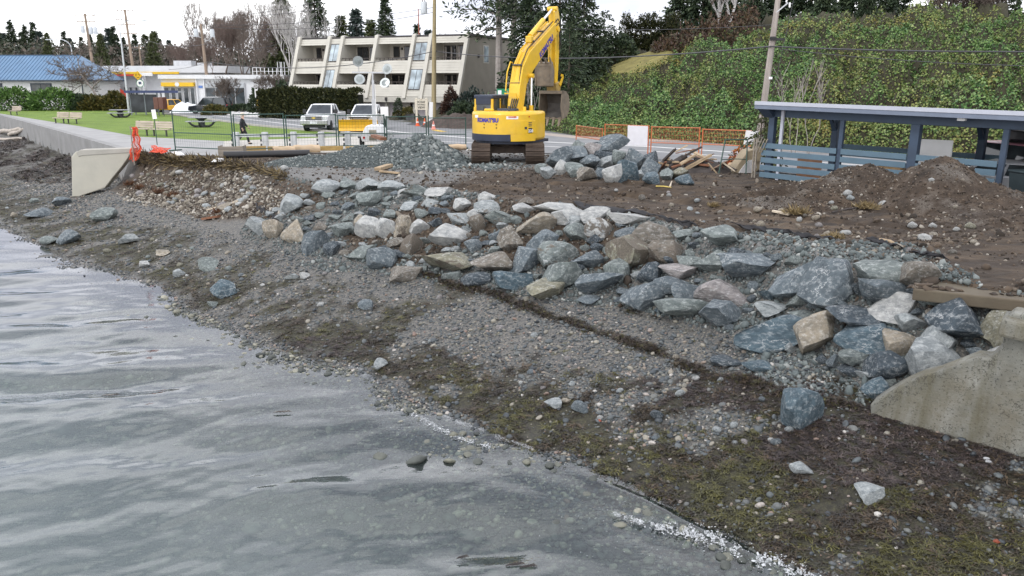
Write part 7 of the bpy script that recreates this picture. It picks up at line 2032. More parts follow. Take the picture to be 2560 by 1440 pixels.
# boulders of the bank: photograph box (x0, x1, y0, y1), tone, soil, label
ROCKS = [
 (616, 666, 543, 592, 'l', .25, "grey upright boulder at the far left end of the rock bank"),
 (660, 706, 550, 601, 't', .35, "brown faced boulder second from the left end of the rock bank"),
 (706, 760, 553, 611, 't', .1, "cream pointed boulder third from the left end of the rock bank"),
 (757, 818, 580, 634, 'b', .1, "dark blue white streaked boulder right of the cream pointed one"),
 (808, 846, 606, 641, 'k', .1, "small black boulder with a pale top at the foot of the bank, left half"),
 (871, 942, 616, 652, 'g', .2, "flat grey green boulder at the foot of the bank, left half"),
 (922, 986, 622, 678, 'b', .1, "rounded blue grey boulder above the flat cut stone block"),
 (980, 1051, 666, 701, 'd', .2, "flat grey cut stone block lying lowest at the foot of the bank"),
 (1062, 1176, 628, 684, 'o', .35, "long olive brown boulder in the lower row, left of centre"),
 (1182, 1281, 632, 689, 'd', .3, "grey brown slab tilted over dark stones in the lower row"),
 (1282, 1357, 622, 682, 'b', .25, "dark wedge shaped boulder with a pinkish tan right face"),
 (1007, 1055, 586, 639, 'd', .45, "brown muddy boulder standing in the soil between two rows"),
 (1080, 1164, 564, 617, 'w', .2, "large pale flat topped block in the upper left of the bank"),
 (892, 949, 543, 599, 'w', .2, "pale boulder with a dark front, left end of the middle row"),
 (943, 985, 548, 602, 'w', .3, "tall narrow tan boulder leaning beside the pale dark fronted one"),
 (984, 1028, 541, 592, 't', .35, "tan boulder smeared with soil in the middle row"),
 (1022, 1071, 551, 588, 'w', .2, "white rounded stone just left of the large pale block"),
 (1248, 1302, 570, 635, 'd', .3, "brown and grey boulder standing alone in soil at mid bank"),
 (1156, 1228, 680, 713, 'k', .1, "very dark low boulder under the grey brown slab"),
 (1238, 1326, 676, 729, 'n', .1, "dark blue green block low on the bank, left of the light green slab"),
 (1323, 1418, 704, 751, 'o', .0, "pale olive flagstone lying lowest at the centre"),
 (1354, 1447, 653, 731, 'g', .1, "big light green tilted slab low at the centre"),
 (1346, 1442, 606, 660, 'g', .3, "boulder with blue grey front and muddy top above the light green slab"),
 (1321, 1392, 577, 635, 'b', .1, "blue grey sloping boulder above the muddy topped one"),
 (1294, 1390, 530, 584, 't', .25, "tan angular boulder near the top of the bank at centre"),
 (1384, 1460, 523, 563, 'w', .0, "white sloping slab on the crest right of the tan angular boulder"),
 (1415, 1475, 541, 567, 'l', .0, "pale blue flat stone under the white sloping slab"),
 (1454, 1529, 519, 553, 'w', .0, "pale block on the crest between the white slabs"),
 (1525, 1628, 532, 560, 'w', .0, "long white slab on the crest beside the black cloth"),
 (1467, 1529, 548, 602, 'w', .4, "cream block with a patch of soil on its top below the crest"),
 (1413, 1466, 562, 606, 'g', .25, "grey green block left of the soil topped cream block"),
 (1539, 1588, 570, 603, 'b', .1, "small blue boulder right of the soil topped cream block"),
 (1586, 1686, 559, 613, 'd', .4, "large muddy brown boulder below the black cloth"),
 (1528, 1630, 598, 684, 'o', .42, "biggest round brown boulder at the centre right of the bank"),
 (1624, 1717, 602, 661, 'd', .5, "dark brown soil covered boulder right of the biggest round one"),
 (1433, 1504, 629, 681, 'b', .2, "dark blue three cornered boulder left of the biggest round one"),
 (1402, 1457, 651, 696, 'k', .1, "dark boulder tucked behind the light green slab"),
 (1512, 1569, 654, 711, 'g', .2, "squarish grey block below the biggest round boulder"),
 (1446, 1549, 678, 743, 'b', .1, "large blue and white boulder right of the light green slab"),
 (1560, 1668, 701, 770, 'b', .3, "blue boulder with a brown left face in the lowest row"),
 (1653, 1740, 662, 696, 'p', .1, "flat tan pink stone above the heap of small grey rubble"),
 (1595, 1655, 654, 711, 'k', .3, "dark mossy boulder left of the flat tan pink stone"),
 (1638, 1722, 690, 732, 'b', .0, "smooth grey blue boulder above the lowest row, right of centre"),
 (1685, 1776, 705, 754, 'b', .0, "blue boulder with white veins beside the mottled pink boulder"),
 (1756, 1883, 703, 769, 'p', .2, "mottled pinkish boulder with a dark underside"),
 (1648, 1758, 739, 796, 'g', .0, "light grey green boulder at the bottom row, right of centre"),
 (1752, 1857, 754, 816, 'b', .0, "blue grey boulder with a thin white vein in the bottom row"),
 (1839, 2003, 781, 860, 'n', .0, "largest blue boulder lying flat in the bottom row"),
 (1760, 1852, 568, 630, 'g', .05, "rounded grey green boulder standing highest at the right part"),
 (1738, 1816, 626, 685, 'g', .0, "round grey boulder left of the big flat topped blue grey one"),
 (1696, 1750, 640, 672, 'g', .0, "small grey boulder peeking out left of the round grey one"),
 (1814, 1870, 618, 652, 'k', .0, "dark stone wedged behind the big flat topped blue grey boulder"),
 (1805, 1928, 637, 711, 'b', .0, "big blue grey boulder with a pale flat top"),
 (1922, 2035, 655, 742, 'b', .0, "rounded heavy grey boulder right of the pale flat topped one"),
 (2007, 2138, 657, 760, 'b', .0, "largest upright blue slab with a squared top at the right"),
 (2029, 2073, 644, 684, 'b', .0, "blue stone peeping out behind the largest upright slab"),
 (2134, 2260, 652, 713, 'g', .0, "broad grey boulder half buried right of the largest upright slab"),
 (2260, 2340, 655, 717, 'd', .1, "brownish grey boulder beside the muddy concrete slab"),
 (2150, 2255, 695, 762, 'b', .0, "grey pointed boulder under the broad half buried one"),
 (2181, 2286, 736, 796, 'w', .1, "creamy white boulder with a dark brown underside"),
 (2074, 2212, 765, 823, 'k', .0, "long dark boulder speckled white"),
 (1886, 1970, 750, 788, 'l', .0, "pale grey flat stone among small rubble at the right"),
 (1995, 2103, 785, 886, 't', .0, "large tan squared block standing upright at the right"),
 (2097, 2222, 810, 874, 'n', .0, "dark blue boulder right of the large tan squared block"),
 (2214, 2300, 834, 890, 't', .05, "cream boulder with an orange tinted top"),
 (2173, 2266, 879, 948, 'k', .0, "nearly black boulder with a pale top near the broken sea wall"),
 (2245, 2311, 784, 836, 'l', .1, "grey block with a whitish top surrounded by crushed rock"),
 (2335, 2483, 748, 848, 'k', .15, "largest dark grey boulder below the muddy concrete slab"),
 (2321, 2369, 778, 822, 'd', .2, "small brown stone left of the largest dark boulder"),
 (2292, 2392, 821, 905, 'l', .0, "pale bluish white boulder next to the leaning slab"),
 (2270, 2408, 848, 952, 'l', .0, "long pale lilac slab leaning down to the broken sea wall"),
 (2153, 2213, 944, 1002, 'n', .0, "dark blue boulder touching the tip of the broken sea wall"),
 (2455, 2518, 785, 868, 'o', .1, "tan grey boulder beside the weathered coping"),
 (2470, 2524, 860, 905, 'w', .0, "small white stone at the foot of the weathered coping"),
 (2096, 2170, 872, 908, 'g', .1, "dusty grey stone half buried under the tan squared block"),
 (1774, 1845, 887, 917, 'k', .0, "flat dark stone on the beach by the line of wrack"),
 (1866, 1923, 904, 933, 'n', .0, "flat dark blue stone on the beach by the line of wrack"),
 (2300, 2366, 738, 765, 'g', .0, "grey stone directly under the edge of the muddy concrete slab"),
 (788, 852, 450, 484, 'l', .1, "pale stone at the upper left crest of the bank"),
 (846, 895, 446, 477, 'g', .1, "grey stone on the crest right of the upper left pale stone"),
 (887, 950, 447, 480, 'l', .3, "beige grey slab on the far crest"),
 (948, 1006, 453, 477, 'l', .15, "pale pointed stone on the far crest"),
 (995, 1030, 473, 498, 'w', .1, "small white stone with a dark front on the far crest"),
 (1004, 1072, 460, 494, 'g', .3, "grey flat stone on the far crest right of the small white one"),
 (1067, 1133, 468, 490, 'w', .15, "long white stone at the right end of the far crest"),
 (697, 757, 487, 537, 'l', .0, "pale layered boulder at the left shoulder of the bank"),
 (1136, 1176, 499, 532, 'w', .25, "white pointed stone in soil on the upper bank"),
 (1196, 1242, 481, 505, 'w', .3, "pale stone topped with soil at the upper crest"),
 (1190, 1250, 503, 534, 'l', .3, "grey white stone below the soil topped one at the upper crest"),
 (1298, 1340, 494, 514, 'd', .4, "brown and white low stone on the crest"),
 (1284, 1337, 510, 534, 'w', .2, "pale stone on the crest left of the white slabs"),
 (1340, 1440, 506, 538, 'w', .2, "white rough slab on the crest at centre"),
 (1170, 1205, 523, 547, 'w', .2, "little white stone above the leaning brown shard"),
 (1176, 1212, 537, 581, 'd', .4, "leaning brown shard with a pale edge"),
 (1122, 1169, 534, 566, 'l', .3, "grey tapered stone left of the leaning brown shard"),
 (1004, 1044, 506, 528, 'l', .25, "grey white stone among crushed rock on the upper left bank"),
 (896, 952, 479, 519, 'g', .15, "grey green stone half sunk in crushed rock on the upper left bank"),
 (1055, 1093, 497, 516, 'l', .3, "small grey stone at the edge of the soil on the upper left bank"),
 (887, 914, 537, 570, 't', .3, "small tan stone above the pale dark fronted boulder"),
 (1215, 1285, 526, 559, 'g', .3, "grey green stone in the soil right of the leaning shard"),
 (1686, 1732, 576, 602, 'g', .2, "small grey stones' largest, below the end of the black cloth"),
 (832, 880, 560, 596, 'g', .2, "grey stone in crushed rock above the foot of the bank, left half"),
 (1470, 1512, 585, 612, 'k', .3, "dark stone under the soil topped cream block"),
 (1218, 1268, 636, 668, 'k', .3, "dark stone behind the grey brown slab"),
 (1660, 1700, 640, 668, 'k', .4, "dark soil stained stone above the flat tan pink stone"),
 (1975, 2060, 770, 800, 'g', .0, "low grey stone above the tan squared block"),
 (2380, 2420, 905, 935, 'b', .0, "small dark blue stone on the broken edge of the sea wall"),
 (2420, 2462, 868, 892, 'b', .0, "dark stone above the broken edge of the sea wall"),
 (1448, 1500, 738, 762, 'b', .2, "small blue stone at the foot of the large blue and white boulder"),
 (2335, 2372, 880, 908, 'g', .0, "small grey stone beside the leaning pale slab"),
 # loose on the beach
 (132, 174, 492, 518, 'b', .0, "blue grey stone on the beach nearest the pale wall end"),
 (76, 101, 494, 509, 'g', .0, "small grey green stone on the beach left of the wall end"),
 (64, 127, 521, 547, 'b', .0, "low blue stone pair on the upper left beach"),
 (235, 291, 519, 558, 'g', .1, "grey angular boulder on the beach below the wall end"),
 (100, 147, 589, 613, 'g', .0, "flat grey green stone at the water edge on the left"),
 (143, 204, 573, 613, 'b', .0, "blue boulder at the water edge on the left"),
 (301, 352, 582, 611, 'l', .0, "pale blue streaked stone on the left beach"),
 (491, 547, 643, 680, 'g', .0, "grey green stone on the beach among yellow weed"),
 (527, 594, 700, 747, 'n', .1, "rounded dark green boulder alone on the beach near the water"),
 (384, 428, 624, 642, 't', .0, "flat tan stone on the left beach"),
 (348, 379, 652, 671, 'w', .0, "white angular stone on the left beach"),
 (431, 464, 672, 694, 'l', .0, "pale grey green stone left of the dark green boulder"),
 (742, 775, 680, 702, 'w', .0, "cream round stone on the open beach"),
 (712, 747, 682, 700, 'l', .0, "flat pale stone beside the cream round one"),
 (895, 933, 748, 776, 'b', .0, "blue grey stone in the middle of the beach"),
 (935, 969, 896, 926, 'l', .0, "pale pointed stone by the weed at the water edge"),
 (518, 544, 752, 770, 'g', .0, "grey stone in the brown weed near the water"),
 (27, 45, 530, 545, 't', .0, "small cream stone on the far left beach"),
 (264, 299, 427, 452, 't', .1, "round tan stone at the foot of the pale wall end"),
 (1956, 2060, 968, 1075, 'n', .0, "big lone blue green boulder on the near beach"),
 (1360, 1403, 998, 1024, 'l', .0, "pale angular stone in the weed on the near beach"),
 (1428, 1474, 998, 1032, 'b', .0, "light blue stone in the weed on the near beach"),
 (2138, 2208, 1213, 1260, 'l', .0, "flat beige slab of stone lying in dark weed"),
 (1975, 2030, 1155, 1184, 'l', .1, "flat grey stone in the weed on the near beach"),
 (1626, 1658, 1025, 1052, 'k', .0, "small black stone on the near beach"),
 (540, 580, 506, 530, 't', .1, "reddish flat stone beside the driftwood stick"),
]
def place_rock(box, tone, soil, label, seed, dist=None, depth=.85, sink=.25, cuts=None, group=None, name="boulder", grow=1.0):
 x0, x1, y0, y1 = box
 cx, cyy = (x0 + x1) / 2, (y0 + y1) / 2
 g = random.Random(seed)
 if dist is None:
  gp_ = on_ground(cx, y1 - .12 * (y1 - y0))
  w = (x1 - x0) * mpp(gp_)
  d = gp_.y + .36 * w
 else: d = dist
 c = Q(cx, cyy, d); k = mpp(c) * grow
 a = (x1 - x0) * k / 2
 th_ = math.atan2(CAM_H - c.z, c.y)
 b_ = a * depth
 hh = (y1 - y0) * k / 2 / math.cos(th_)
 cc = math.sqrt(max((hh * hh - (b_ * math.sin(th_)) ** 2), (hh * .62) ** 2))
 b_ = min(b_, hh * 2.2)
 if dist is None:
  for _ in range(60):           # keep the middle of the rock out of the slope
   if hz1(c.x, c.y) <= c.z - .45 * cc and hz1(c.x, c.y - .8 * b_) <= c.z - .72 * cc: break
   d -= .03; c = Q(cx, cyy, d)
  gap = (c.z - cc * (1 - sink)) - hz1(c.x, c.y)
  if gap > 0: cc += gap / 2; c = c - Vector((0, 0, gap / 2))
 me = rock_mesh(seed, cuts or g.randint(10, 16), g.uniform(0, .4), 4 if x1 - x0 > 75 else 3, g.uniform(.018, .04))
 o = link(name, me, None, c, g.uniform(-.25, .25))
 o.scale = (a * 1.04, b_, cc * 1.04)
 col = TONE[tone]; j = g.uniform(.9, 1.12)
 o.color = (col[0] * j, col[1] * j, col[2] * j, soil)
 return tag(o, label, "boulder" if name == "boulder" else "stone", group)
NB = next(i for i, r_ in enumerate(ROCKS) if 'nearest the pale wall end' in r_[6])
for i, (x0, x1, y0, y1, tn, soil, lb) in enumerate(ROCKS):
 place_rock((x0, x1, y0, y1), tn, soil + (.10 if i < NB and 950 < x0 < 1560 else 0), lb, 100 + i, group="rocks of the shore bank" if i < NB else "loose rocks on the beach", grow=1.13 if i < NB else 1.0)
# lesser rocks wedged between them wherever the picture leaves room
g = random.Random(91)
BANK = [(640, 560), (700, 500), (800, 470), (1100, 490), (1420, 530), (1620, 560), (1760, 590), (1860, 620), (2060, 650), (2330, 690), (2300, 740), (2470, 840), (2400, 900), (2180, 980), (2000, 880), (1850, 830), (1640, 780), (1420, 720), (1180, 700), (980, 670), (760, 620)]
def inside(x, y, poly):
 r_ = False
 for (x1, y1), (x2, y2) in zip(poly, poly[1:] + poly[:1]):
  if (y1 > y) != (y2 > y) and x < (x2 - x1) * (y - y1) / (y2 - y1) + x1: r_ = not r_
 return r_
taken = [((r_[0] + r_[1]) / 2, (r_[2] + r_[3]) / 2, (r_[1] - r_[0]) / 2, (r_[3] - r_[2]) / 2) for r_ in ROCKS[:NB]]
nf, tries = 0, 0
import re
used = set()
TW = dict(g="grey green", l="pale", d="muddy brown", b="bluish", k="blackish", n="dark blue")
def wedge_label(x, y, tn):
 k = min(range(NB), key=lambda i: (taken[i][0] - x) ** 2 + 2 * (taken[i][1] - y) ** 2)
 core = re.split(r" (?:in|at|on|of|beside|right|left|under|below|above|behind|from|near|with|among|by|just|directly|tilted|standing|leaning|lying|wedged|tucked|half|third|second|around|surrounded|smeared|next) ", ROCKS[k][6])[0].split(',')[0]
 dx, dy = x - taken[k][0], (y - taken[k][1]) * 1.6
 sd = ("right of" if dx > 0 else "left of") if abs(dx) > abs(dy) else ("below" if dy > 0 else "above")
 for sz in ("small ", "little ", "lesser ", "wedged "):
  lb = sz + TW[tn] + " rock " + sd + " the " + ' '.join(core.split()[:8])
  if lb not in used: break
 used.add(lb); return lb
while nf < 125 and tries < 9000:
 tries += 1
 x, y = g.uniform(620, 2470), g.uniform(455, 980)
 if not inside(x, y, BANK): continue
 w = g.uniform(.030, .072) * (200 + .9 * (y - 200)); h = w * g.uniform(.5, .8)
 if w < 22: w = 22
 if any(abs(x - a) < b_ * .80 + w * .40 and abs(y - c_) < d_ * .85 + h * .40 for a, c_, b_, d_ in taken): continue
 taken.append((x, y, w / 2, h / 2)); nf += 1
 left = x < 1500
 tn_ = g.choice('gglldbkk' if left else 'ggbblkkn')
 place_rock((x - w / 2, x + w / 2, y - h / 2, y + h / 2), tn_, g.choice([.1, .25, .4]) if left else .05,
               wedge_label(x, y, tn_), 2000 + nf, group="lesser rocks filling the shore bank", grow=1.15, name="bank_rock")
# the heap of boulders beside the excavator
PILE = [
 (1497, 1574, 336, 390, 'b', 37.0, "top boulder of the heap, bluish, sloping down to the right"),
 (1460, 1512, 356, 392, 'p', 36.6, "pale pinkish boulder just left of the top boulder of the heap"),
 (1366, 1432, 366, 420, 'b', 36.3, "blue grey boulder at the upper left of the heap"),
 (1395, 1470, 367, 410, 'b', 35.8, "long dark blue boulder on the left shoulder of the heap"),
 (1385, 1427, 399, 439, 'w', 34.7, "pale squarish boulder in the lower left of the heap"),
 (1350, 1392, 417, 450, 'l', 34.0, "light grey boulder at the lower left foot of the heap"),
 (1336, 1365, 409, 435, 'g', 34.6, "small grey boulder at the far left of the heap beside the track"),
 (1411, 1466, 407, 445, 'g', 34.2, "grey green boulder in the front row of the heap, second from left"),
 (1448, 1500, 386, 422, 'b', 35.2, "dark blue grey boulder in the middle of the heap"),
 (1481, 1530, 375, 400, 'k', 36.1, "dark boulder under the pinkish one on the heap"),
 (1498, 1537, 390, 419, 'l', 35.3, "pale grey flat boulder in the centre of the heap"),
 (1531, 1565, 375, 415, 'g', 35.8, "narrow grey boulder right of the centre of the heap"),
 (1560, 1617, 371, 425, 'b', 35.8, "large blue boulder on the right shoulder of the heap"),
 (1506, 1555, 410, 460, 'w', 33.8, "whitish upright boulder in the front row of the heap"),
 (1441, 1495, 418, 454, 'd', 34.0, "brown boulder in the front row of the heap"),
 (1486, 1514, 420, 452, 'b', 34.2, "blue boulder squeezed between brown and whitish ones on the heap"),
 (1540, 1597, 398, 458, 'n', 34.0, "large dark blue green boulder at the front right of the heap"),
 (1603, 1652, 396, 446, 'b', 34.9, "blue boulder at the right end of the heap"),
 (1606, 1649, 431, 464, 'n', 33.3, "dark green small boulder at the right foot of the heap"),
 (1603, 1652, 378, 420, 'k', 36.0, "dark brown boulder at the upper right of the heap"),
 (1650, 1684, 421, 455, 'g', 33.8, "grey green boulder beyond the right foot of the heap"),
 (1675, 1725, 418, 450, 'o', 33.8, "olive slab right of the heap in front of the scrap timber"),
 (1688, 1735, 435, 465, 'n', 33.0, "bluish boulder farthest right, in front of the scrap timber"),
 (1711, 1739, 416, 435, 'l', 34.4, "small pale rounded stone in front of the scrap timber"),
 (1588, 1615, 424, 450, 'l', 33.9, "small pale blue stone beside the large dark blue green boulder"),
 (1425, 1470, 350, 380, 'g', 37.2, "grey boulder at the back of the heap, left of the pinkish one"),
]
for i, (x0, x1, y0, y1, tn, d, lb) in enumerate(PILE):
 place_rock((x0, x1, y0, y1), tn, .12, lb, 400 + i, dist=None if y1 > 434 else 31.6 + (448 - y1) * .05, depth=.95, group="boulders heaped beside the excavator")
o = link("rubble", rock_mesh(777, 6, .5, 4, .08), None, (X(1508, 34.6), 34.6, .1)); o.scale = (1.5, 1.1, .95); o.color = (*TONE['k'], .2)
tag(o, "dark rubble filling the inside of the boulder heap", "rubble", kind="stuff")
# ================================================================== MOUNDS
def mound(name, label, cat, peaks, ext_, m, seed, res=150, kind=None, rough=.16):
 (x0, x1, y0, y1) = ext_
 xx, yy = np.meshgrid(np.linspace(x0, x1, res), np.linspace(y0, y1, res), indexing='ij')
 z = np.zeros_like(xx)
 for (px_, py_, rx, ry, h, sh) in peaks:
  q = np.sqrt(((xx - px_) / rx) ** 2 + ((yy - py_) / ry) ** 2)
  z = np.maximum(z, h * np.clip(1 - q ** 1.55, 0, 1) ** 1.25)
 w = np.clip(z / .4, 0, 1)
 z = z * (1 + .25 * fbm(xx * .9 + seed, yy * .9, 3, seed)) + w * (rough * fbm(xx * 2.2, yy * 2.2, 4, seed + 2) + rough * .5 * fbm(xx * 7, yy * 7, 3, seed + 4))
 base = hz(xx, yy, False)
 zz = base + z - .06 * (1 - np.clip(z / .08, 0, 1))
 i = np.arange(res * res).reshape(res, res)
 f = np.stack([i[:-1, :-1], i[1:, :-1], i[1:, 1:], i[:-1, 1:]], -1).reshape(-1, 4)
 keep = (z.reshape(-1)[f] > .01).any(1)
 used, inv = np.unique(f[keep], return_inverse=True)
 o = link(name, np_mesh(name, np.stack([xx, yy, zz], -1).reshape(-1, 3)[used], inv.reshape(-1, 4), m, True))
 tag(o, label, cat, kind=kind)
 return o, (xx, yy, zz, z)
dirt_m, n_, l_, b_ = nodes_of("mound_dirt")
c_ = ramp(n_, l_, noise_node(n_, l_, 1.6, 8, .7), [(.3, (.021, .015, .010)), (.5, (.056, .039, .026)), (.72, (.12, .086, .057))])
c_ = mixrgb(n_, l_, ramp(n_, l_, noise_node(n_, l_, .8, 5, .6), [(.52, 0), (.68, .75)]), c_, ramp(n_, l_, noise_node(n_, l_, 25, 4, .7), [(.35, (.07, .065, .06)), (.7, (.24, .225, .20))]))
l_.new(c_, b_.inputs['Base Color']); b_.inputs['Roughness'].default_value = .95
add_bump(n_, l_, b_, noise_node(n_, l_, 9, 8, .72), 1.0, .08)
mx = lambda px, d: X(px, d, .4)
dm1, dmf1 = mound("dirt_mound", "low dark soil mound in front of the middle carport bay", "dirt mound", [(mx(2155, 25.2), 25.0, 2.2, 2.1, 1.0, .85), (mx(2070, 25), 24.6, 2.3, 2.0, .68, .9), (mx(1960, 25), 24.0, 2.2, 1.9, .40, 1.0)], (5.5, 16, 20.5, 29), dirt_m, 5)
dm2, dmf2 = mound("dirt_mound", "tall gravelly soil mound in front of the right carport bay", "dirt mound", [(mx(2352, 23.3), 23.4, 2.1, 2.5, 1.36, .75), (mx(2450, 22.5), 22.4, 2.2, 2.3, .72, .85), (mx(2560, 21), 21.3, 2.6, 2.2, .40, .9)], (7, 19, 17, 28.5), dirt_m, 9)
crush_m, n_, l_, b_ = nodes_of("crushed_rock")
oi_ = n_.new("ShaderNodeObjectInfo")
c_ = ramp(n_, l_, oi_.outputs['Random'], [(0, (.035, .046, .048)), (.5, (.085, .105, .104)), (.85, (.15, .17, .163)), (1, (.36, .37, .35))])
c_ = mixrgb(n_, l_, ramp(n_, l_, noise_node(n_, l_, 3, 4, .7), [(.4, 0), (.7, .35)]), c_, (.2, .22, .21))
l_.new(c_, b_.inputs['Base Color']); b_.inputs['Roughness'].default_value = .85
gbase = mat("gravel_base", (.06, .072, .072), .95, var=.5, vs=9, bump=1.0, bs=14)
gm, gmf = mound("gravel_pile", "grey green pile of crushed rock left of the excavator", "gravel pile", [(mx(1050, 36.2), 36.2, 2.3, 2.4, 1.10, .8), (mx(995, 36), 36.2, 2.4, 2.3, .98, .85), (mx(905, 36), 36.0, 2.9, 2.0, .66, .85), (mx(810, 36), 35.8, 2.9, 1.7, .36, .9)], (-12, .5, 32.5, 39.5), gbase, 13, rough=.12)
# black geotextile along the crest
geo_m = mat("geotextile", (.012, .012, .014), .75, var=.3, vs=6, bump=.4, bs=12)
def cloth(pts, wid, label, seed):
 g_ = random.Random(seed); vs, fs = [], []
 ps = [on_ground(a, b) for a, b in pts]
 n = 46
 for i in range(n + 1):
  u = i / n * (len(ps) - 1); k = min(int(u), len(ps) - 2); p = ps[k].lerp(ps[k + 1], u - k)
  for j in range(6):
   v_ = j / 5 - .5
   x, y = p.x + v_ * .2, p.y - v_ * wid * (1 + .4 * math.sin(i * .7))
   vs.append((x, y, hz1(x, y) + .03 + .10 * vnoise(i * .33 + seed * 7, j * .4, 3) * 1.0 * (.4 + .6 * math.sin(j / 5 * math.pi)) + g_.uniform(0, .03)))
 for i in range(n):
  for j in range(5): fs.append((i * 6 + j, i * 6 + j + 1, i * 6 + j + 7, i * 6 + j + 6))
 me = bpy.data.meshes.new("geotextile"); me.from_pydata(vs, [], fs); me.materials.append(geo_m)
 me.polygons.foreach_set('use_smooth', np.ones(len(fs), bool))
 o = link("geotextile", me)
 md = o.modifiers.new("thick", 'SOLIDIFY'); md.thickness = .012
 return tag(o, label, "geotextile cloth")
cloth([(1440, 517), (1530, 528), (1620, 540), (1680, 556), (1735, 572)], .55, "black cloth edge showing behind the white slabs on the crest", 1)
cloth([(1840, 572), (1920, 580), (1990, 592), (2075, 600)], .38, "black cloth strip lying across the dirt, long piece in the middle", 2)
cloth([(2180, 608), (2210, 616), (2240, 625)], .22, "short scrap of black cloth on the dirt near the muddy slab", 3)
cloth([(2290, 638), (2320, 645), (2350, 652)], .22, "crumpled bit of black cloth right beside the muddy slab", 4)
cloth([(640, 520), (665, 535), (690, 548)], .5, "black cloth at the left end of the rock bank", 5)
# sticks, planks and grass clods lying about
def stick(a, b, r, m, label, flat=False):
 p, q = on_ground(*a), on_ground(*b)
 p = Vector((p.x, p.y, hz1(p.x, p.y) + r)); q = Vector((q.x, q.y, hz1(q.x, q.y) + r))
 mid = p.lerp(q, .5) + Vector((0, 0, r * .8))
 o = (MB().bar(p, q, r * 2.6, r * 1.2) if flat else MB().path([p, mid, q], [r, r * .9, r * .6], 7)).build("driftwood_stick", m)
 return tag(o, label, "stick")
pale = MATS["plank_pale"]
stick((520, 528), (598, 506), .05, pale, "pale driftwood stick on the beach left of the rock bank", True)
stick((508, 552), (548, 545), .07, plank_ms[3], "rust coloured broken board left of the rock bank", True)
stick((2165, 506), (2198, 475), .035, plank_ms[2], "dark stick poking out of the dirt between the mounds")
stick((2080, 534), (2150, 521), .03, plank_ms[2], "thin dark branch on the dirt in front of the low mound")
stick((1932, 532), (1972, 541), .04, pale, "pale stick on the dirt left of the low mound", True)
stick((2200, 604), (2250, 622), .04, plank_ms[1], "tan stick beside the short scrap of black cloth")
stick((950, 433), (998, 436), .05, plank_ms[1], "flat tan board at the foot of the gravel pile", True)
stick((944, 430), (975, 420), .10, plank_ms[1], "short tan board at the foot of the gravel pile", True)
stick((935, 374), (960, 386), .12, plank_ms[3], "rusty brown board on the left flank of the gravel pile", True).location.z += .62
stick((1640, 468), (1678, 470), .02, mat("hose_yellow", (.62, .48, .12), .6), "yellow hose end curling on the dirt")
stick((1675, 470), (1680, 455), .03, pale, "white tube end standing beside the yellow hose")
for a, b, r, lb in (((0, 334), (62, 331), .22, "bleached drift log at the far left below the sea wall"), ((24, 340), (70, 327), .18, "drift log with a dark end lying across another"), ((70, 345), (175, 357), .17, "long pale drift log with a dark right end"), ((-20, 352), (60, 349), .14, "thin drift log at the far left on dark wrack")):
 p, q = on_ground(*a), on_ground(*b)
 t = thing("drift_log", lb, "drift log", p); dd_ = q - p
 MB().path([dd_ * (k / 5) + Vector((0, 0, r * (.8 + .3 * math.sin(k * 2)))) for k in range(6)], [r * (1 - .06 * k) for k in range(6)], 9).build("trunk", mat("driftwood", (.40, .36, .31), .85, var=.25, vs=1.5, bump=.4, bs=8), t, True)
 MB().ball(dd_ + Vector((0, 0, r)), (r * 1.3, r, r), 8).build("root_end", plank_ms[2], t, True)
straw = leaf_mat("straw", [(.20, .15, .07), (.28, .21, .10), (.13, .10, .05)])
def tuft(px, py, r, label, n=260, m=straw, name="grass_clod", cat="grass clod", h=1.0):
 p = on_ground(px, py); g_ = np.random.default_rng(px)
 d = g_.normal(size=(n, 3)); d[:, 2] = np.abs(d[:, 2]) * h
 pos = g_.normal(size=(n, 3)) * np.array([[r * .5, r * .35, r * .12]]); pos[:, 2] = np.abs(pos[:, 2])
 ln = r * g_.uniform(.5, 1.1, n)
 v, f = sprays(pos, d, ln, ln * .10, g_)
 o = link(name, np_mesh(name, v, f, m), loc=p)
 return tag(o, label, cat)
tuft(1995, 536, .26, "straw coloured grass clod on the dirt left of the low mound"); tuft(2168, 522, .26, "straw coloured grass clod in front of the low mound"); tuft(1785, 518, .16, "small straw coloured grass tuft on the rutted dirt"); tuft(2085, 598, .2, "small straw tuft beside the long black cloth")
redweed = leaf_mat("rust_weed", [(.09, .04, .02), (.16, .075, .03), (.06, .03, .02)])
for px, py, lb in ((325, 465, "rust brown weed clump in the stony hollow, left"), (350, 474, "rust brown weed clump in the stony hollow, middle"), (398, 484, "rust brown weed clump in the stony hollow, right"), (432, 492, "small rust brown weed clump in the stony hollow"), (545, 535, "dark rusty weed clump by the rust coloured board")):
 tuft(px, py, .27, lb, 220, redweed, "weed_clump", "weed", 1.6)
# hanging turf along the eroded bank
g = np.random.default_rng(77)
n = 5200
px = g.uniform(332, 720, n); tt = g.uniform(0, 1, n)
ex = np.interp(px, [330, 420, 560, 640, 720], [P(330, 383).x, P(420, 392).x, P(560, 403).x, P(640, 418).x, P(720, 440).x])
ey = ext(ex, CRX, CRY) + g.normal(size=n) * .16 - .05
ez = hz(ex, ey) - np.abs(g.normal(size=n)) * .08 + .02
d = g.normal(size=(n, 3)); d[:, 1] -= .8; d[:, 2] -= .3
ln = g.uniform(.15, .5, n)
v, f = sprays(np.stack([ex, ey, ez], -1), d, ln, ln * .12, g)
tag(link("turf_edge", np_mesh("turf_edge", v, f, leaf_mat("turf_root", [(.06, .045, .03), (.16, .12, .06), (.25, .19, .09), (.035, .028, .02)]))), "dry grass and roots hanging over the eroded bank edge", "turf", kind="stuff")
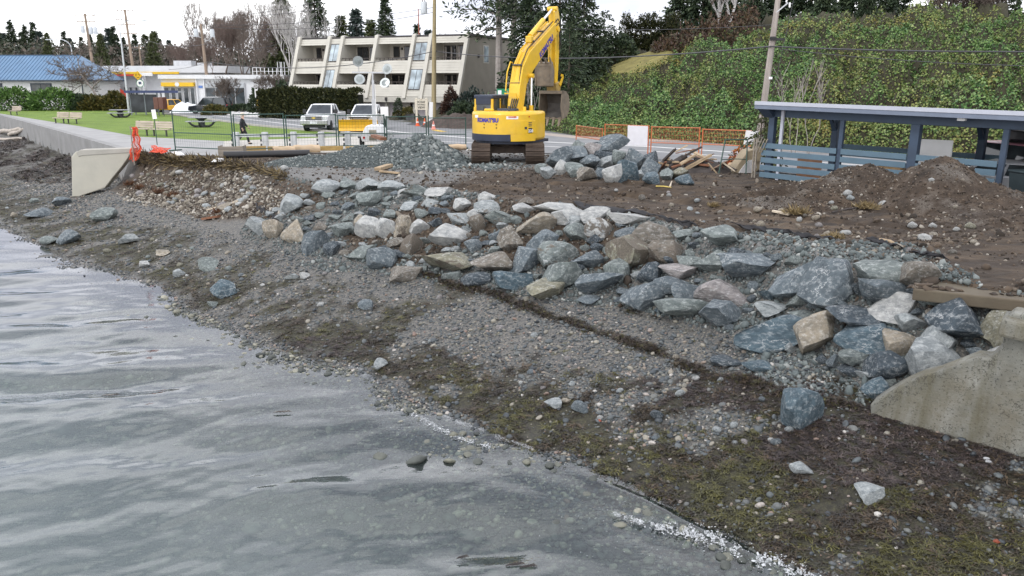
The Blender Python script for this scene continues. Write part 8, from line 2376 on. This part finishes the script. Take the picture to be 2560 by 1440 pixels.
# single cobbles and stones one can pick out, drawn from a few shapes
shapes = [rock_mesh(900 + k, 5, .9, 4, .05) for k in range(4)]
def small_shape(k):
 bm = bmesh.new(); bmesh.ops.create_icosphere(bm, subdivisions=2, radius=1)
 g_ = np.random.default_rng(k); v = np.array([q.co[:] for q in bm.verts]); f = np.array([[q.index for q in w.verts] for w in bm.faces]); bm.free()
 v *= (1 + .16 * g_.normal(size=(len(v), 1)).clip(-1, 1) * .5)
 for _ in range(4):
  nn = g_.normal(size=3); nn /= np.linalg.norm(nn); dd = v @ nn; v -= np.outer(np.clip(dd - .72, 0, None) * .8, nn)
 return np_mesh("cobble", v, f, ROCK, True)
cob = [small_shape(k) for k in range(6)]
def cobbles(n, poly, tones, smin, smax, label, group, seed, nm="cobble"):
 g_ = random.Random(seed); c_ = 0
 xs_ = [p[0] for p in poly]; ys_ = [p[1] for p in poly]
 def inside(x, y):
  r_ = False
  for (x1, y1), (x2, y2) in zip(poly, poly[1:] + poly[:1]):
   if (y1 > y) != (y2 > y) and x < (x2 - x1) * (y - y1) / (y2 - y1) + x1: r_ = not r_
  return r_
 while c_ < n:
  x, y = g_.uniform(min(xs_), max(xs_)), g_.uniform(min(ys_), max(ys_))
  if not inside(x, y): continue
  p = on_ground(x, y); s = smin + (smax - smin) * g_.random() ** 2.2
  o = link(nm, g_.choice(cob), None, (p.x, p.y, p.z + s * .25)); o.rotation_euler = (g_.uniform(-.4, .4), g_.uniform(-.4, .4), g_.uniform(0, 6))
  o.scale = (s * g_.uniform(.8, 1.2), s * g_.uniform(.7, 1.0), s * g_.uniform(.5, .8))
  cl_ = TONE[g_.choice(tones)]; j = g_.uniform(.75, 1.25); o.color = (cl_[0] * j, cl_[1] * j, cl_[2] * j, g_.choice([0, .1, .25]))
  tag(o, label, "cobble", group); c_ += 1
cobbles(160, [(330, 440), (420, 425), (560, 430), (640, 450), (640, 500), (560, 540), (430, 520), (330, 490)], "wttlpo", .05, .21, "pale rounded cobble in the stony hollow under the eroded bank", "cobbles in the hollow under the bank", 31)
cobbles(46, [(1400, 470), (1750, 480), (2100, 560), (2400, 590), (2540, 640), (2200, 640), (1900, 590), (1600, 520)], "wtpdl", .05, .15, "pale stone lying loose on the rutted dirt yard", "loose stones on the dirt yard", 32)
cobbles(60, [(300, 560), (640, 620), (1000, 720), (1500, 800), (1900, 950), (2100, 1100), (1800, 1150), (1200, 980), (800, 830), (450, 690)], "wlltbp", .045, .11, "pale stone larger than the pebbles round it on the beach", "larger stones scattered over the beach", 33)
cobbles(60, [(0, 480), (200, 500), (300, 560), (640, 620), (700, 760), (450, 700), (150, 590), (0, 550)], "wltbgo", .06, .14, "stone larger than the pebbles round it on the far beach", "larger stones scattered over the far beach", 34)
def mstone(px, py, w, tone, label, soil=.1, on=None):
 p = on_ground(px, py); 
 z = p.z
 if on is not None:
  d = ray(px, py); best = None
  for t_ in np.linspace(14, 34, 900):
   w_ = Vector((0, 0, CAM_H)) + d * (t_ / d.y)
   xx, yy, zz, _z = on
   i = int((w_.x - xx[0, 0]) / (xx[1, 0] - xx[0, 0])); j = int((w_.y - yy[0, 0]) / (yy[0, 1] - yy[0, 0]))
   if 0 <= i < xx.shape[0] and 0 <= j < xx.shape[1] and _z[i, j] > .02 and zz[i, j] >= w_.z: best = Vector((w_.x, w_.y, zz[i, j])); break
  if best is not None: p = best
 s = w * mpp(p) / 2
 o = link("stone", random.Random(px).choice(cob), None, (p.x, p.y, p.z + s * .3)); o.scale = (s, s * .9, s * .75); o.color = (*TONE[tone], soil)
 tag(o, label, "stone", "stones on and below the dirt mounds")
for a in ((2290, 532, 36, 't', "large round orange tan stone at the foot of the tall mound"), (2314, 538, 14, 'w', "small cream stone touching the large orange tan one"), (2424, 570, 30, 'o', "olive round stone below the tall mound"), (2447, 560, 20, 't', "tan stone right behind the olive round stone"),
          (2280, 568, 26, 'w', "white flat stone below the large orange tan stone"), (2280, 554, 16, 't', "small tan stone above the white flat stone"), (2331, 568, 22, 'w', "cream stone left of the olive round stone"), (2208, 516, 28, 'w', "pale stone right of the grass clod in front of the mounds"),
          (2118, 488, 24, 'w', "pale angular stone on the low mound, upper of two"), (2125, 500, 22, 'l', "grey stone on the low mound, lower of two"), (2078, 510, 15, 'w', "small white stone left on the low mound"), (2085, 524, 20, 'o', "olive stone at the foot of the low mound"),
          (2390, 576, 18, 'w', "whitish flat stone on the dirt below the tall mound"), (710, 425, 24, 'w', "white flat stone on the dirt left of the gravel pile"), (2328, 455, 16, 'w', "white stone high on the tall mound"), (2388, 520, 15, 't', "tan stone on the right flank of the tall mound")):
 mstone(*a, on=(dmf2 if a[0] > 2230 else dmf1) if a[0] > 2000 and a[1] < 532 else None)
# ================================================================== SCATTERED STUFF
def proto_set(tagname, meshes):
 c = bpy.data.collections.new(tagname)
 for i, me in enumerate(meshes):
  o = bpy.data.objects.new("%s_%02d" % (tagname, i), me); c.objects.link(o)
 return c
def pebble(k, m, ang=False):
 bm = bmesh.new(); bmesh.ops.create_icosphere(bm, subdivisions=1 if ang else 2, radius=1)
 g_ = np.random.default_rng(k + 40); v = np.array([q.co[:] for q in bm.verts]); f = np.array([[q.index for q in w.verts] for w in bm.faces]); bm.free()
 v *= np.array([[1.0, g_.uniform(.65, .9), g_.uniform(.45, .7)]])
 if ang: v += g_.normal(size=v.shape) * .16
 else: v *= (1 + .07 * g_.normal(size=(len(v), 1)).clip(-1.5, 1.5))
 return np_mesh("pebble", v, f, m, not ang)
def scatter(name, label, cat, pts, scl, rot, idx, coll, lean=None):
 me = bpy.data.meshes.new(name)
 me.vertices.add(len(pts)); me.vertices.foreach_set('co', np.asarray(pts, np.float32).ravel())
 for nm, ty_, arr, fld in (("scl", 'FLOAT_VECTOR', scl, 'vector'), ("rot", 'FLOAT_VECTOR', rot, 'vector'), ("idx", 'INT', idx, 'value')):
  at = me.attributes.new(nm, ty_, 'POINT')
  at.data.foreach_set(fld, np.asarray(arr, np.int32 if ty_ == 'INT' else np.float32).ravel())
 o = link(name, me)
 ng = bpy.data.node_groups.new(name, 'GeometryNodeTree')
 ng.interface.new_socket("Geometry", in_out='INPUT', socket_type='NodeSocketGeometry')
 ng.interface.new_socket("Geometry", in_out='OUTPUT', socket_type='NodeSocketGeometry')
 n, l = ng.nodes, ng.links
 gi, go = n.new('NodeGroupInput'), n.new('NodeGroupOutput')
 ins = n.new('GeometryNodeInstanceOnPoints'); ci = n.new('GeometryNodeCollectionInfo')
 ci.inputs['Collection'].default_value = coll; ci.inputs['Separate Children'].default_value = True; ci.inputs['Reset Children'].default_value = True
 def na(nm, ty_):
  a = n.new('GeometryNodeInputNamedAttribute'); a.data_type = ty_; a.inputs['Name'].default_value = nm
  return [s for s in a.outputs if s.enabled and s.name == 'Attribute'][0]
 ins.inputs['Pick Instance'].default_value = True
 l.new(gi.outputs[0], ins.inputs['Points']); l.new(ci.outputs[0], ins.inputs['Instance'])
 l.new(na("idx", 'INT'), ins.inputs['Instance Index']); l.new(na("rot", 'FLOAT_VECTOR'), ins.inputs['Rotation']); l.new(na("scl", 'FLOAT_VECTOR'), ins.inputs['Scale'])
 l.new(ins.outputs[0], go.inputs[0])
 md = o.modifiers.new("scatter", 'NODES'); md.node_group = ng
 return tag(o, label, cat, kind="stuff")
def rand_mat(name, stops, rough=.6, extra=None):
 m, n, l, b = nodes_of(name)
 oi = n.new("ShaderNodeObjectInfo")
 c = ramp(n, l, oi.outputs['Random'], stops)
 c = mixrgb(n, l, ramp(n, l, noise_node(n, l, 1.6, 3, .6), [(.35, .35), (.7, 0)]), c, (.03, .03, .03))
 l.new(c, b.inputs['Base Color']); b.inputs['Roughness'].default_value = rough
 return m
peb_m = rand_mat("pebble_mix", [(0, (.02, .026, .032)), (.18, (.05, .062, .07)), (.40, (.095, .11, .112)), (.55, (.145, .15, .138)), (.70, (.07, .085, .095)), (.80, (.19, .18, .145)), (.90, (.30, .275, .22)), (.95, (.20, .13, .10)), (1.0, (.50, .48, .44))], .55)
sub_m = rand_mat("sunk_pebble", [(0, (.035, .042, .038)), (.4, (.09, .10, .085)), (.75, (.17, .17, .13)), (1.0, (.34, .33, .26))], .6)
peb = proto_set("pebble_shapes", [pebble(k, peb_m) for k in range(6)])
sub = proto_set("sunk_shapes", [pebble(k, sub_m) for k in range(4)])
cru = proto_set("crushed_shapes", [pebble(k, crush_m, True) for k in range(6)])
clod_m = rand_mat("clod_mix", [(0, (.02, .015, .010)), (.5, (.065, .046, .031)), (.8, (.13, .095, .065)), (.93, (.22, .19, .15)), (1, (.45, .42, .36))], .95)
clo = proto_set("clod_shapes", [pebble(k + 20, clod_m, True) for k in range(5)])
def fan(n, r0, r1, g, a0=-38, a1=39, pw=1.0):
 """points spread evenly in view distance: dense near, thin far"""
 u = g.uniform(0, 1, n)
 r = np.exp(math.log(r0) + (math.log(r1) - math.log(r0)) * u ** pw)
 a = R(a0) + (R(a1) - R(a0)) * g.uniform(0, 1, n)
 return r * np.sin(a), r * np.cos(a), r
def rots(n, g, tilt=.5): return np.stack([g.normal(size=n) * tilt, g.normal(size=n) * tilt, g.uniform(0, 6.28, n)], -1)
g = np.random.default_rng(201)
# pebbles over the beach
x, y, r = fan(330000, 8.5, 62, g)
z = hz(x, y)
dirt, weed, wet, b, bch, slope = fields(x, y, z)
clean = fbm(x * 1.1, y * 1.1, 3, 231)
p = np.where(bch, np.where(b > .96, 1.0, 1.0) * np.clip(1.0 - .90 * weed, .06, 1) * np.where(b > .95, 1.0, np.clip(.78 + 1.6 * clean, .3, 1)), 0) * (b < 1.30)
k = g.uniform(0, 1, len(x)) < p
x, y, z, r = x[k], y[k], z[k], r[k]
s = np.exp(g.normal(size=len(x)) * .42) * .0205
s = np.maximum(s, r * .00085) * np.where((g.uniform(0, 1, len(x)) < .045) & (b[k] < 1.0), 2.1, 1.0)
s = np.minimum(s, .075)
sc = s[:, None] * g.uniform(.8, 1.25, (len(x), 3))
scatter("beach_pebbles", "small mixed grey and tan pebbles covering the beach", "pebbles", np.stack([x, y, z + s * .25], -1), sc, rots(len(x), g, .35), g.integers(0, 6, len(x)), peb)
# stones under the water
x = g.uniform(-13, 6, 90000); y = g.uniform(6.5, 24, 90000)
yw = ext(x, WAX, WAY); z = hz(x, y)
k = (y < yw - .25) & (z > WATER_Z - 1.25)
x, y, z = x[k], y[k], z[k]
s = np.exp(g.normal(size=len(x)) * .55) * .022
sc = s[:, None] * g.uniform(.8, 1.25, (len(x), 3))
scatter("sunken_pebbles", "greenish stones lying on the shallow sea bed", "pebbles", np.stack([x, y, z + s * .3], -1), sc, rots(len(x), g, .3), g.integers(0, 4, len(x)), sub)
# crushed rock between the boulders
x, y, r = fan(150000, 11, 36, g, -24, 36)
z = hz(x, y)
px, py = to_img(x, y, z)
dirt, weed, wet, b, bch, slope = fields(x, y, z)
zone = slope * (1 - .85 * dirt)
foot = in_blobs(px, py, [(2020, 920, 160, 70), (2120, 960, 90, 60), (1900, 690, 260, 60), (2100, 860, 260, 90), (1800, 720, 140, 50), (2330, 720, 120, 60), (900, 660, 160, 22), (760, 620, 80, 20)])
yardg = in_blobs(px, py, [(2100, 640, 240, 36), (1900, 610, 130, 32)]) * (~bch)
zone = np.maximum(zone, np.maximum(foot * .8, yardg * .8))
zone = zone * (x > -9.5)
k = g.uniform(0, 1, len(x)) < zone
x, y, z, r = x[k], y[k], z[k], r[k]
s = np.exp(g.normal(size=len(x)) * .5) * .028
s = np.clip(np.maximum(s, r * .0009), 0, .12)
sc = s[:, None] * g.uniform(.7, 1.3, (len(x), 3))
scatter("crushed_rock", "angular grey green crushed rock filling the gaps between the boulders", "crushed rock", np.stack([x, y, z + s * .3], -1), sc, rots(len(x), g, 1.0), g.integers(0, 6, len(x)), cru)
# gravel on the pile: stones over its skin, coarse on the right
def skin_points(fld, n, g, thr=.03):
 xx, yy, zz, h = fld
 u = g.uniform(0, xx.shape[0] - 1.001, n); v = g.uniform(0, xx.shape[1] - 1.001, n)
 i, j = u.astype(int), v.astype(int); fu, fv = u - i, v - j
 bl = lambda A: (A[i, j] * (1 - fu) + A[i + 1, j] * fu) * (1 - fv) + (A[i, j + 1] * (1 - fu) + A[i + 1, j + 1] * fu) * fv
 X_, Y_, Z_, H_ = bl(xx), bl(yy), bl(zz), bl(h)
 k = H_ > thr
 return X_[k], Y_[k], Z_[k]
x, y, z = skin_points(gmf, 26000, g)
s = np.exp(g.normal(size=len(x)) * .35) * (.030 + .045 * smooth(-6.2, -3.4, x))
sc = s[:, None] * g.uniform(.7, 1.3, (len(x), 3))
scatter("gravel", "loose angular stones over the surface of the gravel pile", "gravel", np.stack([x, y, z + s * .2], -1), sc, rots(len(x), g, 1.0), g.integers(0, 6, len(x)), cru)
x = g.normal(size=2200) * 1.3 + X(1120, 34.6); y = g.normal(size=2200) * .6 + 34.4; z = hz(x, y); s = np.exp(g.normal(size=2200) * .4) * .05
scatter("spilled_gravel", "crushed stones spilled at the right foot of the gravel pile", "gravel", np.stack([x, y, z + s * .2], -1), s[:, None] * g.uniform(.7, 1.3, (2200, 3)), rots(2200, g, 1.0), g.integers(0, 6, 2200), cru)
# clods and stones over the yard and the mounds
x, y, r = fan(60000, 13, 46, g, -28, 39)
z = hz(x, y)
yc = ext(x, CRX, CRY); yf = ext(x, FAX, FAY)
k = (y > yc - .2) & (y < yf - .1) & (x > -17) & (g.uniform(0, 1, len(x)) < np.clip(.45 + 2.2 * fbm(x * .5 + .2 * y, y * 1.4, 4, 3), .04, 1))
x, y, z, r = x[k], y[k], z[k], r[k]
s = np.clip(np.exp(g.normal(size=len(x)) * .5) * .028, r * .0009, .12)
scatter("soil_clods", "crumbled soil clods and bits of stone over the rutted dirt", "soil", np.stack([x, y, z + s * .1], -1), s[:, None] * g.uniform(.7, 1.4, (len(x), 3)), rots(len(x), g, .8), g.integers(0, 5, len(x)), clo)
for fld, nm, lb in ((dmf1, "mound_clods", "clods and pebbles over the low soil mound"), (dmf2, "mound_clods", "clods and pebbles over the tall soil mound")):
 x, y, z = skin_points(fld, 22000, g)
 s = np.exp(g.normal(size=len(x)) * .5) * .018
 scatter(nm, lb, "soil", np.stack([x, y, z + s * .1], -1), s[:, None] * g.uniform(.7, 1.4, (len(x), 3)), rots(len(x), g, .8), g.integers(0, 5, len(x)), clo)
# soil clods on the muddy part of the bank
x, y, r = fan(80000, 14, 44, g, -31, 30)
z = hz(x, y); dirt, weed, wet, b, bch, slope = fields(x, y, z)
k = slope & (g.uniform(0, 1, len(x)) < dirt * .8)
x, y, z = x[k], y[k], z[k]; s = np.exp(g.normal(size=len(x)) * .5) * .032
scatter("bank_soil", "soil clods spilled between the boulders of the bank", "soil", np.stack([x, y, z + s * .1], -1), s[:, None] * g.uniform(.7, 1.4, (len(x), 3)), rots(len(x), g, .8), g.integers(0, 5, len(x)), clo)
n = 2600
px = g.uniform(2290, 2600, n); q = g.uniform(0, 1, n)
lo_ = np.interp(px, [2290, 2600], [718, 745]); hi_ = np.interp(px, [2290, 2420, 2600], [716, 655, 655])
pts_ = np.array([list(P(a, b_, -.02)) for a, b_ in zip(px, hi_ + (lo_ - hi_) * q ** .8)])
k = fbm(pts_[:, 0] * 1.5, pts_[:, 1] * 1.5, 3, 77) > -.08
pts_ = pts_[k]; s = np.exp(g.normal(size=len(pts_)) * .5) * .026
scatter("slab_mud", "mud and grit lying on the concrete slab", "soil", pts_, s[:, None] * g.uniform(.7, 1.4, (len(pts_), 3)) * np.array([[1.3, 1.3, .7]]), rots(len(pts_), g, .3), g.integers(0, 5, len(pts_)), clo)
x, y, r = fan(26000, 28, 45, g, -31, -13)
z = hz(x, y); px, py = to_img(x, y, z); yc = ext(x, CRX, CRY)
k = (y < yc - .4) & (in_blobs(px, py, [(480, 460, 200, 50), (560, 500, 180, 45), (400, 480, 110, 40)]) * g.uniform(.2, 1, len(x)) > .35)
x, y, z = x[k], y[k], z[k]; s = np.exp(g.normal(size=len(x)) * .45) * .040
hp = proto_set("hollow_shapes", [pebble(k_ + 80, rand_mat("hollow_stone", [(0, (.06, .05, .04)), (.4, (.17, .145, .11)), (.75, (.32, .285, .225)), (1, (.52, .49, .43))], .8) if k_ == 0 else bpy.data.materials["hollow_stone"], k_ % 2 == 0) for k_ in range(4)])
scatter("hollow_gravel", "cream and tan broken stones strewn over the eroded hollow", "gravel", np.stack([x, y, z + s * .2], -1), s[:, None] * g.uniform(.7, 1.3, (len(x), 3)), rots(len(x), g, .7), g.integers(0, 4, len(x)), hp)
# ---- seaweed: tufts of thin fronds
def weed_tuft(k, m, n=12, spread=.9):
 g_ = np.random.default_rng(k)
 V_, F_ = [], []
 for i in range(n):
  a = g_.uniform(0, 6.28); L = g_.uniform(.5, 1.0); w = g_.uniform(.035, .07); p = g_.normal(size=2) * .25; bend = g_.uniform(-.8, .8)
  o = len(V_)
  for t in range(4):
   u = t / 3; aa = a + bend * u
   c = np.array([p[0] + math.cos(aa) * L * u, p[1] + math.sin(aa) * L * u, .04 + .22 * math.sin(u * 2.6) * g_.uniform(.3, 1)])
   s_ = np.array([-math.sin(aa), math.cos(aa), g_.uniform(-.3, .3)]) * w * (1 - .5 * u)
   V_ += [c - s_, c + s_]
  for t in range(3): F_.append((o + 2 * t, o + 2 * t + 1, o + 2 * t + 3, o + 2 * t + 2))
 return np_mesh("frond", np.array(V_), np.array(F_), m)
wd_b = rand_mat("weed_brown", [(0, (.014, .010, .008)), (.4, (.036, .027, .018)), (.7, (.064, .045, .026)), (1, (.11, .075, .04))], .55)
wd_g = rand_mat("weed_green", [(0, (.018, .016, .008)), (.35, (.045, .042, .012)), (.7, (.085, .082, .018)), (1, (.14, .13, .03))], .55)
wd_p = rand_mat("weed_purple", [(0, (.018, .013, .013)), (.5, (.050, .036, .034)), (1, (.12, .09, .08))], .6)
wc = proto_set("weed_shapes", [weed_tuft(1, wd_b), weed_tuft(2, wd_b), weed_tuft(3, wd_g), weed_tuft(4, wd_g), weed_tuft(5, wd_p), weed_tuft(6, wd_p)])
x, y, r = fan(230000, 8.5, 90, g, -37, 39, 1.1)
z = hz(x, y); px, py = to_img(x, y, z)
dirt, weed, wet, b, bch, slope = fields(x, y, z)
tn = fbm(x * 1.3, y * 1.3, 3, 241)
k = bch & (b < 1.03) & (g.uniform(0, 1, len(x)) < np.clip(weed * 1.0 + .02, 0, 1) * np.clip(.55 + 2.0 * fbm(x * 3, y * 3, 2, 243), .05, 1))
x, y, z, r, px, py, tn, b = x[k], y[k], z[k], r[k], px[k], py[k], tn[k], b[k]
purple = in_blobs(px, py, [(2250, 1110, 350, 110), (1830, 975, 260, 60), (830, 868, 100, 28), (80, 390, 200, 50)])
q = g.uniform(0, 1, len(x))
idx = np.where(purple > .3, np.where(q < .65, 4 + (q * 20).astype(int) % 2, (q * 30).astype(int) % 2), np.where(tn + (q - .5) * .5 > .02, 2 + (q * 20).astype(int) % 2, (q * 30).astype(int) % 2))
s = np.clip(g.uniform(.06, .15, len(x)), r * .0032, .4)
scatter("seaweed", "brown, olive and purplish seaweed strewn over the beach", "seaweed", np.stack([x, y, z + .008], -1), np.stack([s, s, s * .75], -1), rots(len(x), g, .12), idx, wc)
# the long line of thick wrack
wl_pts = [(1060, 690), (1150, 715), (1260, 745), (1360, 790), (1420, 806), (1500, 835), (1590, 862), (1680, 900), (1770, 945), (1870, 955), (1960, 985), (2060, 1005), (2130, 1020)]
gp_ = [on_ground(a, b_) for a, b_ in wl_pts]
n = 7000
u = g.uniform(0, len(gp_) - 1.001, n); i = u.astype(int); f = (u - i)[:, None]
A_ = np.array([list(p) for p in gp_])
c = A_[i] * (1 - f) + A_[i + 1] * f
wdt = .07 * (1 + 1.2 * np.clip(fbm(u * 2.3, u * 0, 3, 251) + .1, -.4, .6))
x = c[:, 0] + g.normal(size=n) * .06; y = c[:, 1] + g.normal(size=n) * wdt + .10 * np.sin(u * 5)
hh = .10 * np.exp(-((y - c[:, 1]) / (wdt * 1.2)) ** 2)
z = hz(x, y) + hh * g.uniform(.2, 1, n)
s = g.uniform(.045, .09, n) * np.clip(2.2 * vnoise(u * 2.6, u * 0, 19), .15, 1.0)
q = g.uniform(0, 1, n)
idx = np.where(q < .5, (q * 40).astype(int) % 2, np.where(q < .72, 2, 4))
scatter("wrack_line", "dark matted line of seaweed along the beach below the rocks", "seaweed", np.stack([x, y, z], -1), np.stack([s, s, s], -1), rots(n, g, .5), idx, wc)
# dark wrack at the far left
x = g.uniform(-46, -17, 22000); y = g.uniform(36, 95, 22000)
z = hz(x, y); yc = ext(x, CRX, CRY); nn = fbm(x * .25 + y * .1, y * .12, 4, 261); px, py = to_img(x, y, z)
k = (y < yc - .3) & (in_blobs(px, py, [(60, 395, 190, 45), (140, 420, 130, 40), (40, 360, 90, 18)]) > .15) & (nn > -.06)
x, y, z = x[k], y[k], z[k]; s = g.uniform(.15, .34, len(x)); q = g.integers(0, 2, len(x))
scatter("far_wrack", "dark brown wrack thrown up below the promenade wall", "seaweed", np.stack([x, y, z + .02], -1), np.stack([s, s, s], -1), rots(len(x), g, .35), np.where(q == 0, 0, 5), wc)
# ---- foam of the little breaker and bits floating on the water
foam_m = mat("foam", (.50, .52, .53), .6, var=.05)
fo = proto_set("foam_shapes", [pebble(k + 60, foam_m) for k in range(3)])
fl = [(1535, 1283), (1590, 1300), (1650, 1318), (1720, 1327), (1775, 1338), (1830, 1368), (1890, 1388), (1950, 1405), (2010, 1428), (2060, 1452)]
A_ = np.array([list(P(a, b_, WATER_Z + .05)) for a, b_ in fl])
n = 9000
u = g.uniform(0, len(fl) - 1.001, n) ; i = u.astype(int); f = (u - i)[:, None]
c = A_[i] * (1 - f) + A_[i + 1] * f
wv = .05 + .08 * smooth(1, 4, u) * np.clip(.6 + 2.5 * fbm(u * 4, u * 0, 3, 7), .1, 2)
x = c[:, 0] + g.normal(size=n) * wv * .5 ; y = c[:, 1] + g.normal(size=n) * wv
y += .12 * fbm(u * 2.2, u * 0, 3, 11)
z = c[:, 2] + np.abs(g.normal(size=n)) * .014 - .022
ok = vnoise(x * 9, y * 9, 37) * .45 + vnoise(x * 30, y * 30, 39) * .55 > .50
x, y, z = x[ok], y[ok], z[ok]; n = len(x)
s = np.exp(g.normal(size=n) * .5) * .0058 * (.45 + .55 * smooth(0, 2.5, u[ok]))
scatter("wave_foam", "white foam along the crest of the small breaking wave", "foam", np.stack([x, y, z], -1), np.stack([s, s, s * .6], -1), rots(n, g, .5), g.integers(0, 3, n), fo)
# thin broken foam and bubbles along the rest of the edge
fl2 = [(1000, 1012), (1080, 1062), (1150, 1095), (1230, 1118)]
A_ = np.array([list(P(a, b_, WATER_Z + .01)) for a, b_ in fl2]); n = 900
u = g.uniform(0, len(fl2) - 1.001, n); i = u.astype(int); f = (u - i)[:, None]; c = A_[i] * (1 - f) + A_[i + 1] * f
x = c[:, 0] + g.normal(size=n) * .05; y = c[:, 1] + g.normal(size=n) * .05; s = np.exp(g.normal(size=n) * .4) * .006
xe = g.uniform(-9, 1.2, 7000); xe = xe[vnoise(xe * 2.6, xe * 0, 29) * .6 + vnoise(xe * 9, xe * 0, 31) * .4 > .60]
ye = ext(xe, WAX, WAY) + .05 * np.sin(xe * 7) - .10 + g.normal(size=len(xe)) * .06 + .12 * fbm(xe * 3, xe * 0, 3, 33)
xb = g.uniform(-2.5, 3.6, 260); yb = ext(xb, WAX, WAY) - np.abs(g.normal(size=260)) * 1.1 - .25
scatter("bubbles", "specks of foam floating near the water edge", "foam", np.concatenate([np.stack([xe, ye, np.full(len(xe), WATER_Z + .014)], -1), np.stack([x, y, np.full(n, WATER_Z + .012)], -1), np.stack([xb, yb, np.full(260, WATER_Z + .012)], -1)]),
  np.concatenate([np.full((len(xe), 3), .0048), np.stack([s, s, s * .6], -1), np.full((260, 3), .006)]), rots(n + 260 + len(xe), g, .1), g.integers(0, 3, n + 260 + len(xe)), fo)
def floater(px, py, L, label):
 p = P(px, py, WATER_Z + .03)
 mb = MB()
 for k in range(5):
  a = k * .25 - .5
  mb.path([(-L / 2 + k * L / 6, a * .04, .0), (-L / 4 + k * L / 6, a * .05 + .02, .012), (k * L / 6, a * .03, .0)], [.008, .014, .005], 5)
 o = mb.build("floating_weed", mat("wet_weed", (.02, .014, .012), .3), loc=p)
 tag(o, label, "seaweed")
floater(1285, 1412, .22, "floating strand of dark weed near the bottom edge, left of a pair"); floater(1318, 1417, .2, "floating strand of dark weed near the bottom edge, right of a pair"); floater(1155, 1394, .14, "small floating weed scrap left of the pair at the bottom edge")
floater(704, 1030, .30, "single dark floating weed strand in the middle of the water"); floater(275, 988, .3, "reddish floating weed strand on the left water")
for px, py, lb in ((2465, 1152, "white shell on the dark weed below the broken wall, upper of two"), (2470, 1160, "white shell on the dark weed below the broken wall, lower of two")):
 p = on_ground(px, py); o = link("shell", cob[1], None, (p.x, p.y, p.z + .03)); o.scale = (.05, .04, .022); o.color = (.85, .85, .85, 0); tag(o, lb, "shell")
for px, py, lb in ((1497, 1056, "orange red pebble in the weed on the near beach"), (2490, 1358, "orange shell piece at the lower right of the beach")):
 p = on_ground(px, py); o = link("red_stone", cob[2], None, (p.x, p.y, p.z + .02)); o.scale = (.05, .04, .03); o.color = (.55, .10, .03, 0); tag(o, lb, "stone")
